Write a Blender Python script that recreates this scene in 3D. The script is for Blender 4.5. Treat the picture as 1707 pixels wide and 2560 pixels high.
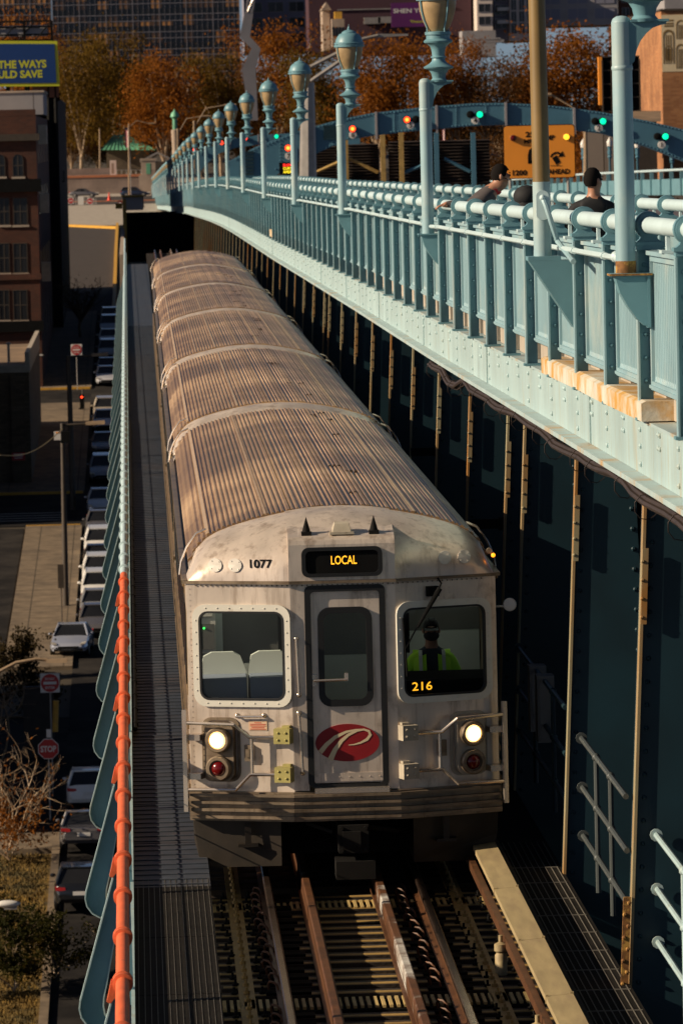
import bpy, bmesh, math, random
from mathutils import Vector, Matrix, Euler
R = math.radians
rnd = random.Random(11)
for o in list(bpy.data.objects): bpy.data.objects.remove(o, do_unlink=True)
SC = bpy.context.scene
COL = SC.collection

# ------------------------------------------------------------------ camera
# world frame: Y runs along the track, X to the right, Z up; z = 0 is the rail head, units metres
CZ = 7.35
F, IW, IH = 12684.0, 1707.0, 2560.0
yc = Vector(((320-IW/2)/F, (IH/2-359)/F, -1)).normalized()
t = Vector((-math.sin(.026), math.cos(.026), 0))
zc = (t-yc*t.dot(yc)).normalized()
xc = yc.cross(zc)
CAMROT = Matrix((xc, yc, zc))          # camera -> world
cam = bpy.data.cameras.new('camera')
cam.sensor_fit = 'HORIZONTAL'; cam.sensor_width = 24; cam.lens = 24*F/IW
cam.clip_start = 1; cam.clip_end = 6000
cam.dof.use_dof = True; cam.dof.focus_distance = 52; cam.dof.aperture_fstop = 8
camo = bpy.data.objects.new('camera', cam); COL.objects.link(camo)
camo.matrix_world = Matrix.Translation((0, 0, CZ)) @ CAMROT.to_4x4()
SC.camera = camo

def at(x, y, Y):
    """point of the plane Y = const seen at photograph pixel (x, y)"""
    d = CAMROT @ Vector(((x-IW/2)/F, (IH/2-y)/F, -1))
    k = Y/d.y
    return Vector((d.x*k, Y, CZ+d.z*k))

# ------------------------------------------------------------------ light
SUN_EL, SUN_AZ = R(25), R(11)      # to the left of the track, a little towards the camera
sd = Vector((-math.cos(SUN_EL)*math.cos(SUN_AZ), -math.cos(SUN_EL)*math.sin(SUN_AZ), math.sin(SUN_EL)))
W = bpy.data.worlds.new('World'); SC.world = W; W.use_nodes = True
nt = W.node_tree; bg = nt.nodes['Background']
sky = nt.nodes.new('ShaderNodeTexSky'); sky.sky_type = 'NISHITA'; sky.sun_disc = False
sky.sun_elevation = SUN_EL; sky.sun_rotation = math.atan2(sd.x, sd.y)
sky.air_density = 0.36; sky.dust_density = 0.5; sky.ozone_density = 1.0
nt.links.new(sky.outputs[0], bg.inputs[0]); bg.inputs[1].default_value = 0.05
sun = bpy.data.lights.new('sun', 'SUN'); sun.energy = 5.0; sun.angle = R(.5); sun.color = (1, .83, .62)
so = bpy.data.objects.new('sun', sun); COL.objects.link(so)
so.rotation_euler = sd.to_track_quat('Z', 'Y').to_euler()
SC.view_settings.view_transform = 'Standard'; SC.view_settings.look = 'None'
SC.view_settings.exposure = 0.36; SC.view_settings.gamma = 1
try:
    SC.cycles.use_denoising = True; SC.cycles.max_bounces = 6; SC.cycles.diffuse_bounces = 3
    SC.cycles.glossy_bounces = 3; SC.cycles.transmission_bounces = 6; SC.cycles.transparent_max_bounces = 8
    SC.cycles.caustics_reflective = False; SC.cycles.caustics_refractive = False
    SC.cycles.sample_clamp_indirect = 3
except Exception: pass

# ------------------------------------------------------------------ materials
MATS = {}
def mat(name, col, rough=.6, metal=0, var=.18, vs=3, stain=None, ss=1.5, sl=.55, sh=.7, bump=0, bs=25, spec=.5, streak=None, coat=0, drip=None):
    m = bpy.data.materials.new(name); m.use_nodes = True; MATS[name] = m
    n = m.node_tree.nodes; l = m.node_tree.links
    b = n['Principled BSDF']; b.inputs['Roughness'].default_value = rough; b.inputs['Metallic'].default_value = metal
    b.inputs['Specular IOR Level'].default_value = spec; b.inputs['Coat Weight'].default_value = coat
    tc = n.new('ShaderNodeTexCoord'); oi = n.new('ShaderNodeObjectInfo')
    mul = n.new('ShaderNodeMath'); mul.operation = 'MULTIPLY'; mul.inputs[1].default_value = 37
    l.new(oi.outputs['Random'], mul.inputs[0])
    src = tc.outputs['Object']
    if streak:
        mp = n.new('ShaderNodeMapping'); mp.inputs['Scale'].default_value = streak; l.new(src, mp.inputs[0]); ssrc = mp.outputs[0]
    else: ssrc = src
    nz = n.new('ShaderNodeTexNoise'); nz.noise_dimensions = '4D'; nz.inputs['Scale'].default_value = vs; nz.inputs['Detail'].default_value = 5
    l.new(ssrc, nz.inputs['Vector']); l.new(mul.outputs[0], nz.inputs['W'])
    cr = n.new('ShaderNodeValToRGB'); cr.color_ramp.elements[0].position = .3; cr.color_ramp.elements[1].position = .72
    cr.color_ramp.elements[0].color = (*[c*(1-var) for c in col], 1); cr.color_ramp.elements[1].color = (*[min(1, c*(1+var)) for c in col], 1)
    l.new(nz.outputs[0], cr.inputs[0]); out = cr.outputs[0]
    if stain:
        n2 = n.new('ShaderNodeTexNoise'); n2.noise_dimensions = '4D'; n2.inputs['Scale'].default_value = ss; n2.inputs['Detail'].default_value = 7
        n2.inputs['Roughness'].default_value = .65
        l.new(ssrc, n2.inputs['Vector']); l.new(mul.outputs[0], n2.inputs['W'])
        c2 = n.new('ShaderNodeValToRGB'); c2.color_ramp.elements[0].position = sl; c2.color_ramp.elements[1].position = sh
        l.new(n2.outputs[0], c2.inputs[0])
        mx = n.new('ShaderNodeMix'); mx.data_type = 'RGBA'; l.new(c2.outputs[0], mx.inputs[0]); l.new(out, mx.inputs[6]); mx.inputs[7].default_value = (*stain, 1)
        out = mx.outputs[2]
    if drip:
        m4 = n.new('ShaderNodeMapping'); m4.inputs['Scale'].default_value = (11, 11, .9); l.new(src, m4.inputs[0])
        n4 = n.new('ShaderNodeTexNoise'); n4.inputs['Scale'].default_value = 1.0; n4.inputs['Detail'].default_value = 6; n4.inputs['Roughness'].default_value = .7; l.new(m4.outputs[0], n4.inputs['Vector'])
        c4 = n.new('ShaderNodeValToRGB'); c4.color_ramp.elements[0].position = .52; c4.color_ramp.elements[1].position = .75; c4.color_ramp.elements[1].color = (.75, .75, .75, 1); l.new(n4.outputs[0], c4.inputs[0])
        x4 = n.new('ShaderNodeMix'); x4.data_type = 'RGBA'; l.new(c4.outputs[0], x4.inputs[0]); l.new(out, x4.inputs[6]); x4.inputs[7].default_value = (*drip, 1); out = x4.outputs[2]
        r4 = n.new('ShaderNodeMapRange'); r4.inputs[3].default_value = rough*.7; r4.inputs[4].default_value = rough*1.5; l.new(nz.outputs[0], r4.inputs[0]); l.new(r4.outputs[0], b.inputs['Roughness'])
    l.new(out, b.inputs['Base Color'])
    if bump:
        n3 = n.new('ShaderNodeTexNoise'); n3.inputs['Scale'].default_value = bs; n3.inputs['Detail'].default_value = 4; l.new(src, n3.inputs['Vector'])
        bp = n.new('ShaderNodeBump'); bp.inputs['Strength'].default_value = bump; bp.inputs['Distance'].default_value = .02
        l.new(n3.outputs[0], bp.inputs['Height']); l.new(bp.outputs[0], b.inputs['Normal'])
    return m
def emis(name, col, strength):
    m = bpy.data.materials.new(name); m.use_nodes = True; MATS[name] = m
    b = m.node_tree.nodes['Principled BSDF']; b.inputs['Base Color'].default_value = (*[c*.3 for c in col], 1)
    b.inputs['Emission Color'].default_value = (*col, 1); b.inputs['Emission Strength'].default_value = strength
    return m
def glass(name, tint=(1, 1, 1), refl=1.0, trans=.85):
    m = bpy.data.materials.new(name); m.use_nodes = True; MATS[name] = m
    n = m.node_tree.nodes; l = m.node_tree.links; n.remove(n['Principled BSDF']); o = n['Material Output']
    tr = n.new('ShaderNodeBsdfTransparent'); tr.inputs[0].default_value = (*[c*trans for c in tint], 1)
    gl = n.new('ShaderNodeBsdfGlossy'); gl.inputs['Roughness'].default_value = .03
    fr = n.new('ShaderNodeFresnel'); fr.inputs[0].default_value = 1.45
    mx = n.new('ShaderNodeMixShader'); mm = n.new('ShaderNodeMath'); mm.operation = 'MULTIPLY'; mm.inputs[1].default_value = refl
    l.new(fr.outputs[0], mm.inputs[0]); l.new(mm.outputs[0], mx.inputs[0]); l.new(tr.outputs[0], mx.inputs[1]); l.new(gl.outputs[0], mx.inputs[2]); l.new(mx.outputs[0], o.inputs[0])
    return m
def brick(name, c1, c2, mortar, bw=.5, bh=.16, rough=.85):
    m = mat(name, c1, rough); n = m.node_tree.nodes; l = m.node_tree.links; b = n['Principled BSDF']
    tc = n.new('ShaderNodeTexCoord'); sp = n.new('ShaderNodeSeparateXYZ'); l.new(tc.outputs['Object'], sp.inputs[0])
    ad = n.new('ShaderNodeMath'); ad.operation = 'ADD'; l.new(sp.outputs[0], ad.inputs[0]); l.new(sp.outputs[1], ad.inputs[1])
    cb = n.new('ShaderNodeCombineXYZ'); l.new(ad.outputs[0], cb.inputs[0]); l.new(sp.outputs[2], cb.inputs[1])
    br = n.new('ShaderNodeTexBrick'); br.inputs['Scale'].default_value = 1; br.inputs['Brick Width'].default_value = bw; br.inputs['Row Height'].default_value = bh
    br.inputs['Mortar Size'].default_value = .012; br.inputs['Color1'].default_value = (*c1, 1); br.inputs['Color2'].default_value = (*c2, 1); br.inputs['Mortar'].default_value = (*mortar, 1)
    l.new(cb.outputs[0], br.inputs[0])
    nz = n.new('ShaderNodeTexNoise'); nz.inputs['Scale'].default_value = .35; nz.inputs['Detail'].default_value = 6; l.new(tc.outputs['Object'], nz.inputs[0])
    mx = n.new('ShaderNodeMix'); mx.data_type = 'RGBA'; mx.blend_type = 'MULTIPLY'; mx.inputs[0].default_value = .8
    cr = n.new('ShaderNodeValToRGB'); cr.color_ramp.elements[0].position = .3; cr.color_ramp.elements[0].color = (.45, .42, .4, 1); cr.color_ramp.elements[1].position = .7
    l.new(nz.outputs[0], cr.inputs[0]); l.new(br.outputs[0], mx.inputs[6]); l.new(cr.outputs[0], mx.inputs[7]); l.new(mx.outputs[2], b.inputs['Base Color'])
    return m

RUST = (.16, .06, .015); OCHRE = (.42, .24, .06)
mat('teal', (.13, .265, .305), .45, vs=2, var=.15, stain=(.13, .10, .06), ss=4, sl=.68, sh=.8, bump=.05)
mat('teal_pale', (.34, .455, .46), .5, vs=1.5, var=.12, stain=(.36, .27, .13), ss=1.3, sl=.60, sh=.8, bump=.08, streak=(1.2, 1.2, .4), drip=(.30, .27, .17))
mat('teal_panel', (.25, .385, .42), .45, vs=1.2, var=.12, stain=(.4, .46, .43), ss=.9, sl=.5, sh=.7)
mat('teal_white', (.52, .65, .66), .4, vs=2, var=.07, stain=(.40, .45, .42), ss=3, sl=.62, sh=.75)
mat('rail_shaded', (.05, .058, .055), .5)  # handrail colour darkened to stand for the shadow in its bay
mat('walk_bar', (.085, .075, .06), .6, .1, vs=4, var=.3)
mat('tread', (.045, .052, .065), .6, .1, vs=4, var=.4)
mat('teal_dark', (.0045, .026, .036), .5, vs=1.5, var=.25, stain=(.05, .04, .03), ss=2, sl=.66, sh=.8)  # teal darkened for shaded steel, the shade is in the colour
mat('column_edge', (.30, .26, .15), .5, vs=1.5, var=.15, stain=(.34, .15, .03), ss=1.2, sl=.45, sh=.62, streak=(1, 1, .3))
mat('steel_rusty', (.10, .04, .015), .6, vs=6, var=.5, stain=RUST, ss=8, bump=.2)
mat('rail_rust', (.085, .034, .012), .5, vs=5, var=.4, stain=(.08, .03, .012), ss=4, bump=.15, spec=.4)
mat('rail_head', (.12, .08, .06), .25, .8, vs=3, var=.3)
mat('guard_paint', (.095, .036, .012), .55, vs=5, var=.4, stain=(.55, .52, .46), ss=.55, sl=.50, sh=.58, bump=.2)
mat('guard_rust', (.095, .036, .012), .55, vs=5, var=.4, stain=(.55, .52, .46), ss=.7, sl=.61, sh=.65, bump=.2)
mat('tie_wood', (.018, .010, .005), .8, vs=3, var=.6, stain=(.07, .04, .014), ss=4, sl=.5, sh=.7, bump=.6, bs=12, streak=(.6, 6, 6))
mat('dark_steel', (.009, .008, .007), .8, 0, spec=.15, vs=3, var=.4)
mat('black', (.007, .007, .007), .85, 0, spec=.08, var=.2)
mat('rubber', (.006, .006, .006), .5, var=.3)
mat('cover_board', (.34, .26, .13), .65, vs=3, var=.18, stain=(.25, .18, .10), ss=2, sl=.5, sh=.75, streak=(4, .6, 4), bump=.1)
mat('grate_tan', (.50, .36, .14), .6, var=.3, vs=3)
mat('tan_steel', (.38, .24, .07), .6, vs=4, var=.25, stain=RUST, ss=5, sl=.6, sh=.75)
mat('orange_paint', (.70, .13, .04), .6, vs=4, var=.16, stain=(.40, .12, .06), ss=9, sl=.62, sh=.72, bump=.1)
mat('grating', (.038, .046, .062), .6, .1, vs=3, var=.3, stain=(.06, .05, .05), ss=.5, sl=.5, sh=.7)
mat('grating_dark', (.014, .012, .010), .85, 0, spec=.1, vs=3, var=.3)  # darker copy of grating, railing shade over the near walk in its colour
mat('grating_bar', (.15, .135, .11), .6, .1, vs=4, var=.2)
mat('steel_roof', (.30, .175, .08), .36, .22, vs=.5, var=.4, stain=(.62, .41, .22), ss=.5, sl=.47, sh=.68, streak=(1.0, .55, 1))
mat('steel_front', (.76, .63, .51), .3, .45, vs=3.5, var=.16, stain=(.24, .15, .09), ss=5, sl=.55, sh=.78, streak=(1, 1, .7), bump=.03, drip=(.26, .17, .11))
mat('steel_bright', (.68, .58, .48), .25, .8, vs=3, var=.15)
mat('steel_side', (.36, .25, .13), .35, .6, vs=2, var=.3, stain=(.1, .06, .03), ss=3)
mat('bumper_steel', (.24, .18, .12), .42, .5, vs=5, var=.3, stain=(.1, .06, .035), ss=4, sl=.5, sh=.75, streak=(.6, 1, 2), drip=(.05, .03, .015))
mat('skirt', (.014, .009, .004), .55, .2, vs=4, var=.4, stain=(.03, .02, .012), ss=3, sl=.45, sh=.7)
mat('window_frame', (.72, .68, .58), .4, .2, vs=5, var=.06, stain=(.4, .3, .2), ss=6, sl=.66, sh=.8)
mat('box_yellow', (.36, .31, .10), .5, vs=8, var=.15, stain=(.12, .08, .02), ss=9, sl=.6, sh=.75)
mat('box_tan', (.42, .36, .27), .5, vs=8, var=.15, stain=(.12, .08, .05), ss=9, sl=.6, sh=.75)
mat('red_oval', (.26, .006, .009), .5, var=.12, vs=6)
mat('cream', (.72, .58, .36), .5, var=.06)
mat('white_plate', (.62, .57, .5), .45, .2, var=.08)
mat('seat_grey', (.68, .70, .62), .6, var=.05)
mat('seat_blue', (.30, .34, .42), .6, var=.05)
mat('cab_dark', (.11, .105, .095), .6, var=.1)
mat('cab_panel', (.42, .44, .40), .6, var=.08)
mat('warn', (.62, .42, .27), .5, var=.05)
mat('warn_red', (.5, .08, .04), .5, var=.05)
mat('tail_red', (.12, .004, .004), .2, var=.2)
glass('cab_glass', (.9, .95, .92), 1.2, .82)
glass('dark_glass', (.2, .2, .2), 1.2, .6)
emis('headlamp', (1, .55, .16), 3.2); emis('headlamp_core', (1, .85, .55), 14); emis('headlamp_glow', (1, .42, .08), .9); emis('cab_fill_glow', (.9, 1, .85), 5)
emis('led_amber', (1, .42, .02), 1.6); emis('led_green', (.05, 1, .12), 2.0); emis('lamp_orange', (1, .27, .01), 2.2)
emis('signal_red', (1, .045, .01), 2.6); emis('signal_green', (0.0, .85, .38), 1.3); emis('signal_core', (1, .22, .02), 3.5)
emis('sign_amber', (1, .42, .02), 2.2); emis('led_red', (1, .03, .02), 2); emis('led_yellow', (1, .75, .02), 1.4)
mat('ochre_pier', (.62, .36, .08), .8, var=.15, stain=(.4, .22, .08), ss=1)
mat('seam_steel', (.52, .36, .22), .4, .3, var=.1)
mat('rust_stain', (.20, .085, .02), .8, vs=20, var=.5, stain=(.45, .25, .05), ss=14, sl=.5, sh=.6)
mat('lantern', (.36, .25, .13), .35, var=.25, vs=6, spec=.4)
mat('olive_paint', (.20, .125, .04), .5, var=.15, vs=2)
mat('concrete', (.40, .34, .27), .85, vs=2, var=.18, stain=(.2, .16, .12), ss=1, sl=.5, sh=.75, bump=.15)
mat('ledge', (.56, .53, .44), .8, vs=3, var=.15, stain=(.50, .27, .06), ss=2.2, sl=.42, sh=.6, bump=.2)
mat('cable', (.03, .018, .013), .6, var=.3)
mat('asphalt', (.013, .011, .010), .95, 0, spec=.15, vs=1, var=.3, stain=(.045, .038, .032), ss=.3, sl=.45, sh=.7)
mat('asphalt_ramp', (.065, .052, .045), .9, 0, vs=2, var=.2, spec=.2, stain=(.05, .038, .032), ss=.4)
mat('road_purple', (.11, .085, .09), .8, vs=1, var=.25)
mat('sidewalk', (.18, .13, .08), .85, vs=1.5, var=.3, stain=(.09, .065, .042), ss=.45, sl=.48, sh=.7, bump=.05)
mat('paint_white', (.62, .58, .52), .7, var=.15)
mat('paint_yellow', (.58, .30, .03), .6, var=.15, stain=(.35, .2, .06), ss=1)
mat('earth', (.05, .035, .018), .9, vs=.5, var=.4, stain=(.08, .055, .02), ss=.2)
mat('grass_ground', (.15, .085, .010), .9, vs=.8, var=.6, stain=(.04, .035, .008), ss=.5, sl=.45, sh=.65)
mat('pole_dark', (.05, .035, .022), .6, var=.2); mat('pole_tan', (.28, .19, .11), .6, var=.2); mat('galv', (.3, .27, .24), .45, .4, var=.15)
mat('bark_pale', (.34, .24, .15), .8, vs=1, var=.4, stain=(.14, .09, .05), ss=1.5)
mat('bark', (.07, .045, .025), .85, vs=2, var=.4)
mat('plum_wall', (.05, .017, .025), .8, vs=.1, var=.2)
mat('sign_red', (.45, .02, .02), .4, var=.05); mat('sign_white', (.7, .66, .6), .4, var=.05)
mat('sign_orange', (.95, .33, .03), .45, var=.06, vs=1)
mat('bill_blue', (.005, .035, .15), .4, var=.05); mat('bill_yellow', (.50, .50, .02), .45, var=.05)
mat('purple', (.10, .01, .10), .5, var=.15, vs=.2); mat('rust_panel', (.13, .045, .02), .7, var=.3, vs=.4)
mat('grey_wall', (.28, .26, .26), .8, vs=.5, var=.1); mat('roof_tan', (.42, .33, .25), .9, vs=.4, var=.15)
mat('roof_brown', (.20, .13, .075), .9, vs=.5, var=.4)
mat('corr_dark', (.045, .032, .026), .6, vs=.6, var=.4); mat('copper_green', (.12, .34, .20), .5, vs=.5, var=.3)
mat('orange_brick', (.40, .14, .06), .8, var=.15); mat('stone', (.36, .27, .20), .85, vs=.5, var=.2, stain=(.2, .15, .12), ss=.3)
mat('white_wall', (.60, .50, .43), .8, vs=.1, var=.08); mat('grey_blue', (.20, .20, .25), .8, vs=.1, var=.1)
mat('window_dark', (.016, .016, .017), .22, 0, spec=.45, var=.3, vs=.5); mat('mullion', (.34, .30, .30), .4, .5, var=.1)
mat('silver', (.40, .34, .30), .35, .75, vs=.3, var=.15)
mat('navy', (.01, .012, .03), .25, var=.1); mat('cone_orange', (.8, .06, .02), .5, var=.05)
mat('skin', (.36, .17, .10), .5, var=.06); mat('hair', (.010, .008, .007), .95, 0, spec=.1, var=.2); mat('hoodie', (.075, .062, .06), .85, var=.2, vs=8)
mat('cloth_black', (.006, .006, .007), .8, var=.2); mat('cloth_red', (.5, .02, .02), .7, var=.1); mat('hivis', (.55, 1.0, .05), .6, var=.08)
mat('reflective', (.6, .6, .55), .4, var=.05); mat('denim', (.03, .035, .05), .8, var=.15)
mat('flange_pale', (.36, .46, .46), .5, vs=1.5, var=.1, stain=(.45, .25, .07), ss=1.6, sl=.52, sh=.72, bump=.1)
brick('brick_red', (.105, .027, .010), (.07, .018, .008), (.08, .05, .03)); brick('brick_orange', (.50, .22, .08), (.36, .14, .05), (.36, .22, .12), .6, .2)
brick('brick_tan', (.16, .115, .07), (.10, .07, .04), (.08, .06, .04))
brick('block_stone', (.34, .25, .20), (.28, .21, .17), (.14, .10, .08), 4.2, 1.25)

# ------------------------------------------------------------------ mesh helpers
class MB:
    def __init__(s): s.v = []; s.f = []; s.m = []
    def add(s, vs, fs, mi=0):
        o = len(s.v); s.v.extend([tuple(p) for p in vs]); s.f.extend([tuple(i+o for i in f) for f in fs]); s.m.extend([mi]*len(fs)); return s
    def box(s, x0, x1, y0, y1, z0, z1, mi=0):
        return s.add([(x0,y0,z0),(x1,y0,z0),(x1,y1,z0),(x0,y1,z0),(x0,y0,z1),(x1,y0,z1),(x1,y1,z1),(x0,y1,z1)],
                     [(0,3,2,1),(4,5,6,7),(0,1,5,4),(1,2,6,5),(2,3,7,6),(3,0,4,7)], mi)
    def obox(s, M, x0, x1, y0, y1, z0, z1, mi=0):
        k = MB().box(x0,x1,y0,y1,z0,z1); return s.add([M @ Vector(p) for p in k.v], k.f, mi)
    def prism(s, pts, axis, a, b, mi=0):
        """polygon pts in the two other axes, extruded along axis from a to b"""
        def mk(p, t):
            return {'x': (t, p[0], p[1]), 'y': (p[0], t, p[1]), 'z': (p[0], p[1], t)}[axis]
        n = len(pts); v = [mk(p, a) for p in pts]+[mk(p, b) for p in pts]
        f = [tuple(range(n-1, -1, -1)), tuple(range(n, 2*n))]+[(i, (i+1) % n, n+(i+1) % n, n+i) for i in range(n)]
        return s.add(v, f, mi)
    def ring(s, o, i, axis, a, b, mi=0):
        """frame between two outlines with the same number of points"""
        def mk(p, t): return {'x': (t, p[0], p[1]), 'y': (p[0], t, p[1]), 'z': (p[0], p[1], t)}[axis]
        n = len(o); v = [mk(p, a) for p in o]+[mk(p, a) for p in i]+[mk(p, b) for p in o]+[mk(p, b) for p in i]; f = []
        for k in range(n):
            j = (k+1) % n
            f += [(k, j, n+j, n+k), (2*n+k, 3*n+k, 3*n+j, 2*n+j), (k, 2*n+k, 2*n+j, j), (n+k, n+j, 3*n+j, 3*n+k)]
        return s.add(v, f, mi)
    def tube(s, pts, r, n=10, mi=0, caps=True, r2=None):
        pts = [Vector(p) for p in pts]; k = len(pts); vs = []; prev = None
        for i, p in enumerate(pts):
            d = (pts[min(i+1, k-1)]-pts[max(i-1, 0)]).normalized()
            if prev is None:
                a = d.cross(Vector((0, 0, 1)) if abs(d.z) < .9 else Vector((1, 0, 0))).normalized()
            else: a = (prev-d*prev.dot(d)).normalized()
            prev = a; b = d.cross(a); rr = r if r2 is None else r+(r2-r)*i/(k-1)
            if isinstance(r, (list, tuple)): rr = r[i]
            for j in range(n):
                t = 2*math.pi*j/n; vs.append(p+a*(rr*math.cos(t))+b*(rr*math.sin(t)))
        fs = [(i*n+j, i*n+(j+1) % n, (i+1)*n+(j+1) % n, (i+1)*n+j) for i in range(k-1) for j in range(n)]
        if caps: fs += [tuple(range(n-1, -1, -1)), tuple((k-1)*n+j for j in range(n))]
        return s.add(vs, fs, mi)
    def lathe(s, prof, c=(0, 0, 0), n=16, axis='z', mi=0):
        vs = []
        for r, h in prof:
            for j in range(n):
                t = 2*math.pi*j/n; a, b = r*math.cos(t), r*math.sin(t)
                p = {'z': (a, b, h), 'y': (a, h, b), 'x': (h, a, b)}[axis]
                vs.append((p[0]+c[0], p[1]+c[1], p[2]+c[2]))
        k = len(prof); fs = []
        for i in range(k-1):
            for j in range(n):
                q = (i*n+j, i*n+(j+1) % n, (i+1)*n+(j+1) % n, (i+1)*n+j)
                fs.append(q if axis != 'y' else q[::-1])
        e0, e1 = tuple(range(n-1, -1, -1)), tuple((k-1)*n+j for j in range(n))
        fs += [e0, e1] if axis != 'y' else [e0[::-1], e1[::-1]]
        return s.add(vs, fs, mi)
    def loft(s, secs, mi=0, close=True, caps=True):
        n = len(secs[0]); vs = [p for q in secs for p in q]; fs = []
        for i in range(len(secs)-1):
            for j in range(n if close else n-1):
                fs.append((i*n+j, i*n+(j+1) % n, (i+1)*n+(j+1) % n, (i+1)*n+j))
        if caps and close: fs += [tuple(range(n-1, -1, -1)), tuple((len(secs)-1)*n+j for j in range(n))]
        return s.add(vs, fs, mi)
    def sphere(s, c, r, n=12, k=7, mi=0, sc=(1, 1, 1)):
        prof = [(max(1e-4, r*math.sin(math.pi*i/k)), -r*math.cos(math.pi*i/k)) for i in range(k+1)]
        q = MB().lathe(prof, (0, 0, 0), n); return s.add([(p[0]*sc[0]+c[0], p[1]*sc[1]+c[1], p[2]*sc[2]+c[2]) for p in q.v], q.f, mi)
    def xf(s, M): s.v = [tuple(M @ Vector(p)) for p in s.v]; return s
    def mesh(s, name, mats, smooth=None):
        me = bpy.data.meshes.new(name); me.from_pydata(s.v, [], s.f)
        for m in (mats if isinstance(mats, (list, tuple)) else [mats]): me.materials.append(MATS[m])
        me.polygons.foreach_set('material_index', s.m)
        bm = bmesh.new(); bm.from_mesh(me); bmesh.ops.recalc_face_normals(bm, faces=bm.faces); bm.to_mesh(me); bm.free()
        if smooth:
            me.polygons.foreach_set('use_smooth', [True]*len(me.polygons)); me.set_sharp_from_angle(angle=R(smooth))
        me.update(); return me
    def build(s, name, mats, parent=None, smooth=None, loc=None, **kw):
        o = bpy.data.objects.new(name, s.mesh(name, mats, smooth)); COL.objects.link(o)
        if parent: o.parent = parent
        if loc: o.location = loc
        for k, v in kw.items(): o[k] = v
        return o
def thing(name, label, cat, loc=(0, 0, 0), group=None, rot=None):
    o = bpy.data.objects.new(name, None); COL.objects.link(o); o.location = loc; o.empty_display_size = .2
    if rot: o.rotation_euler = rot
    o['label'] = label; o['category'] = cat
    if group: o['group'] = group
    return o
def tag(o, label, cat, group=None):
    o['label'] = label; o['category'] = cat
    if group: o['group'] = group
    return o
def struct(o): o['kind'] = 'structure'; return o
def copy_tree(o, parent=None, label=None, loc=None, rot=None, scale=None):
    c = o.copy(); COL.objects.link(c); c.parent = parent
    if label: c['label'] = label
    if loc is not None: c.location = loc
    if rot is not None: c.rotation_euler = rot
    if scale is not None: c.scale = scale
    for ch in list(o.children): copy_tree(ch, c)
    return c
def put(me, name, parent, loc=(0, 0, 0), rot=None, scale=None, **kw):
    """another object using a mesh already made"""
    o = bpy.data.objects.new(name, me); COL.objects.link(o); o.parent = parent; o.location = loc
    if rot: o.rotation_euler = rot
    if scale: o.scale = scale
    for k, v in kw.items(): o[k] = v
    return o
def text_mb(txt, size, width=None, off=0.0, depth=.002, align='CENTER', spacing=1.0):
    """lettering in the XZ plane, facing -Y, centred on the origin"""
    cu = bpy.data.curves.new('txt', 'FONT'); cu.body = txt; cu.size = 1; cu.extrude = 0; cu.offset = off; cu.resolution_u = 3; cu.space_character = spacing
    o = bpy.data.objects.new('txt', cu); COL.objects.link(o)
    dg = bpy.context.evaluated_depsgraph_get(); me = bpy.data.meshes.new_from_object(o.evaluated_get(dg))
    vs = [v.co.copy() for v in me.vertices]; fs = [tuple(p.vertices) for p in me.polygons]
    bpy.data.objects.remove(o); bpy.data.meshes.remove(me)
    x0, x1 = min(v.x for v in vs), max(v.x for v in vs); y0, y1 = min(v.y for v in vs), max(v.y for v in vs)
    k = size/(y1-y0); kx = k if width is None else width/(x1-x0)
    q = MB(); cx = (x0+x1)/2 if align == 'CENTER' else (x1 if align == 'RIGHT' else x0)
    q.add([((v.x-cx)*kx, 0, (v.y-(y0+y1)/2)*k) for v in vs], fs); return q
def rrect(x0, x1, z0, z1, r, n=5):
    p = []
    for cx, cz, a in ((x1-r, z1-r, 0), (x0+r, z1-r, 90), (x0+r, z0+r, 180), (x1-r, z0+r, 270)):
        for i in range(n+1):
            t = R(a+90*i/n); p.append((cx+r*math.cos(t), cz+r*math.sin(t)))
    return p
def interp(tab, x):
    if x <= tab[0][0]:
        (a, b), (c, d) = tab[0], tab[1]; return b+(d-b)*(x-a)/(c-a)
    for (a, b), (c, d) in zip(tab, tab[1:]):
        if x <= c: return b+(d-b)*(x-a)/(c-a)
    (a, b), (c, d) = tab[-2], tab[-1]; return b+(d-b)*(x-a)/(c-a)
NUM = ['nearest', 'second', 'third', 'fourth', 'fifth', 'sixth', 'seventh', 'eighth', 'ninth', 'tenth', 'eleventh', 'twelfth', 'thirteenth', 'fourteenth', 'fifteenth',
       'sixteenth', 'seventeenth', 'eighteenth', 'nineteenth', 'twentieth', 'twenty-first', 'twenty-second', 'twenty-third', 'twenty-fourth', 'twenty-fifth', 'twenty-sixth',
       'twenty-seventh', 'twenty-eighth', 'twenty-ninth', 'thirtieth', 'thirty-first', 'thirty-second', 'thirty-third', 'thirty-fourth', 'thirty-fifth', 'thirty-sixth',
       'thirty-seventh', 'thirty-eighth', 'thirty-ninth', 'fortieth', 'forty-first', 'forty-second', 'forty-third', 'forty-fourth', 'forty-fifth', 'forty-sixth', 'forty-seventh', 'forty-eighth']
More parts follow.
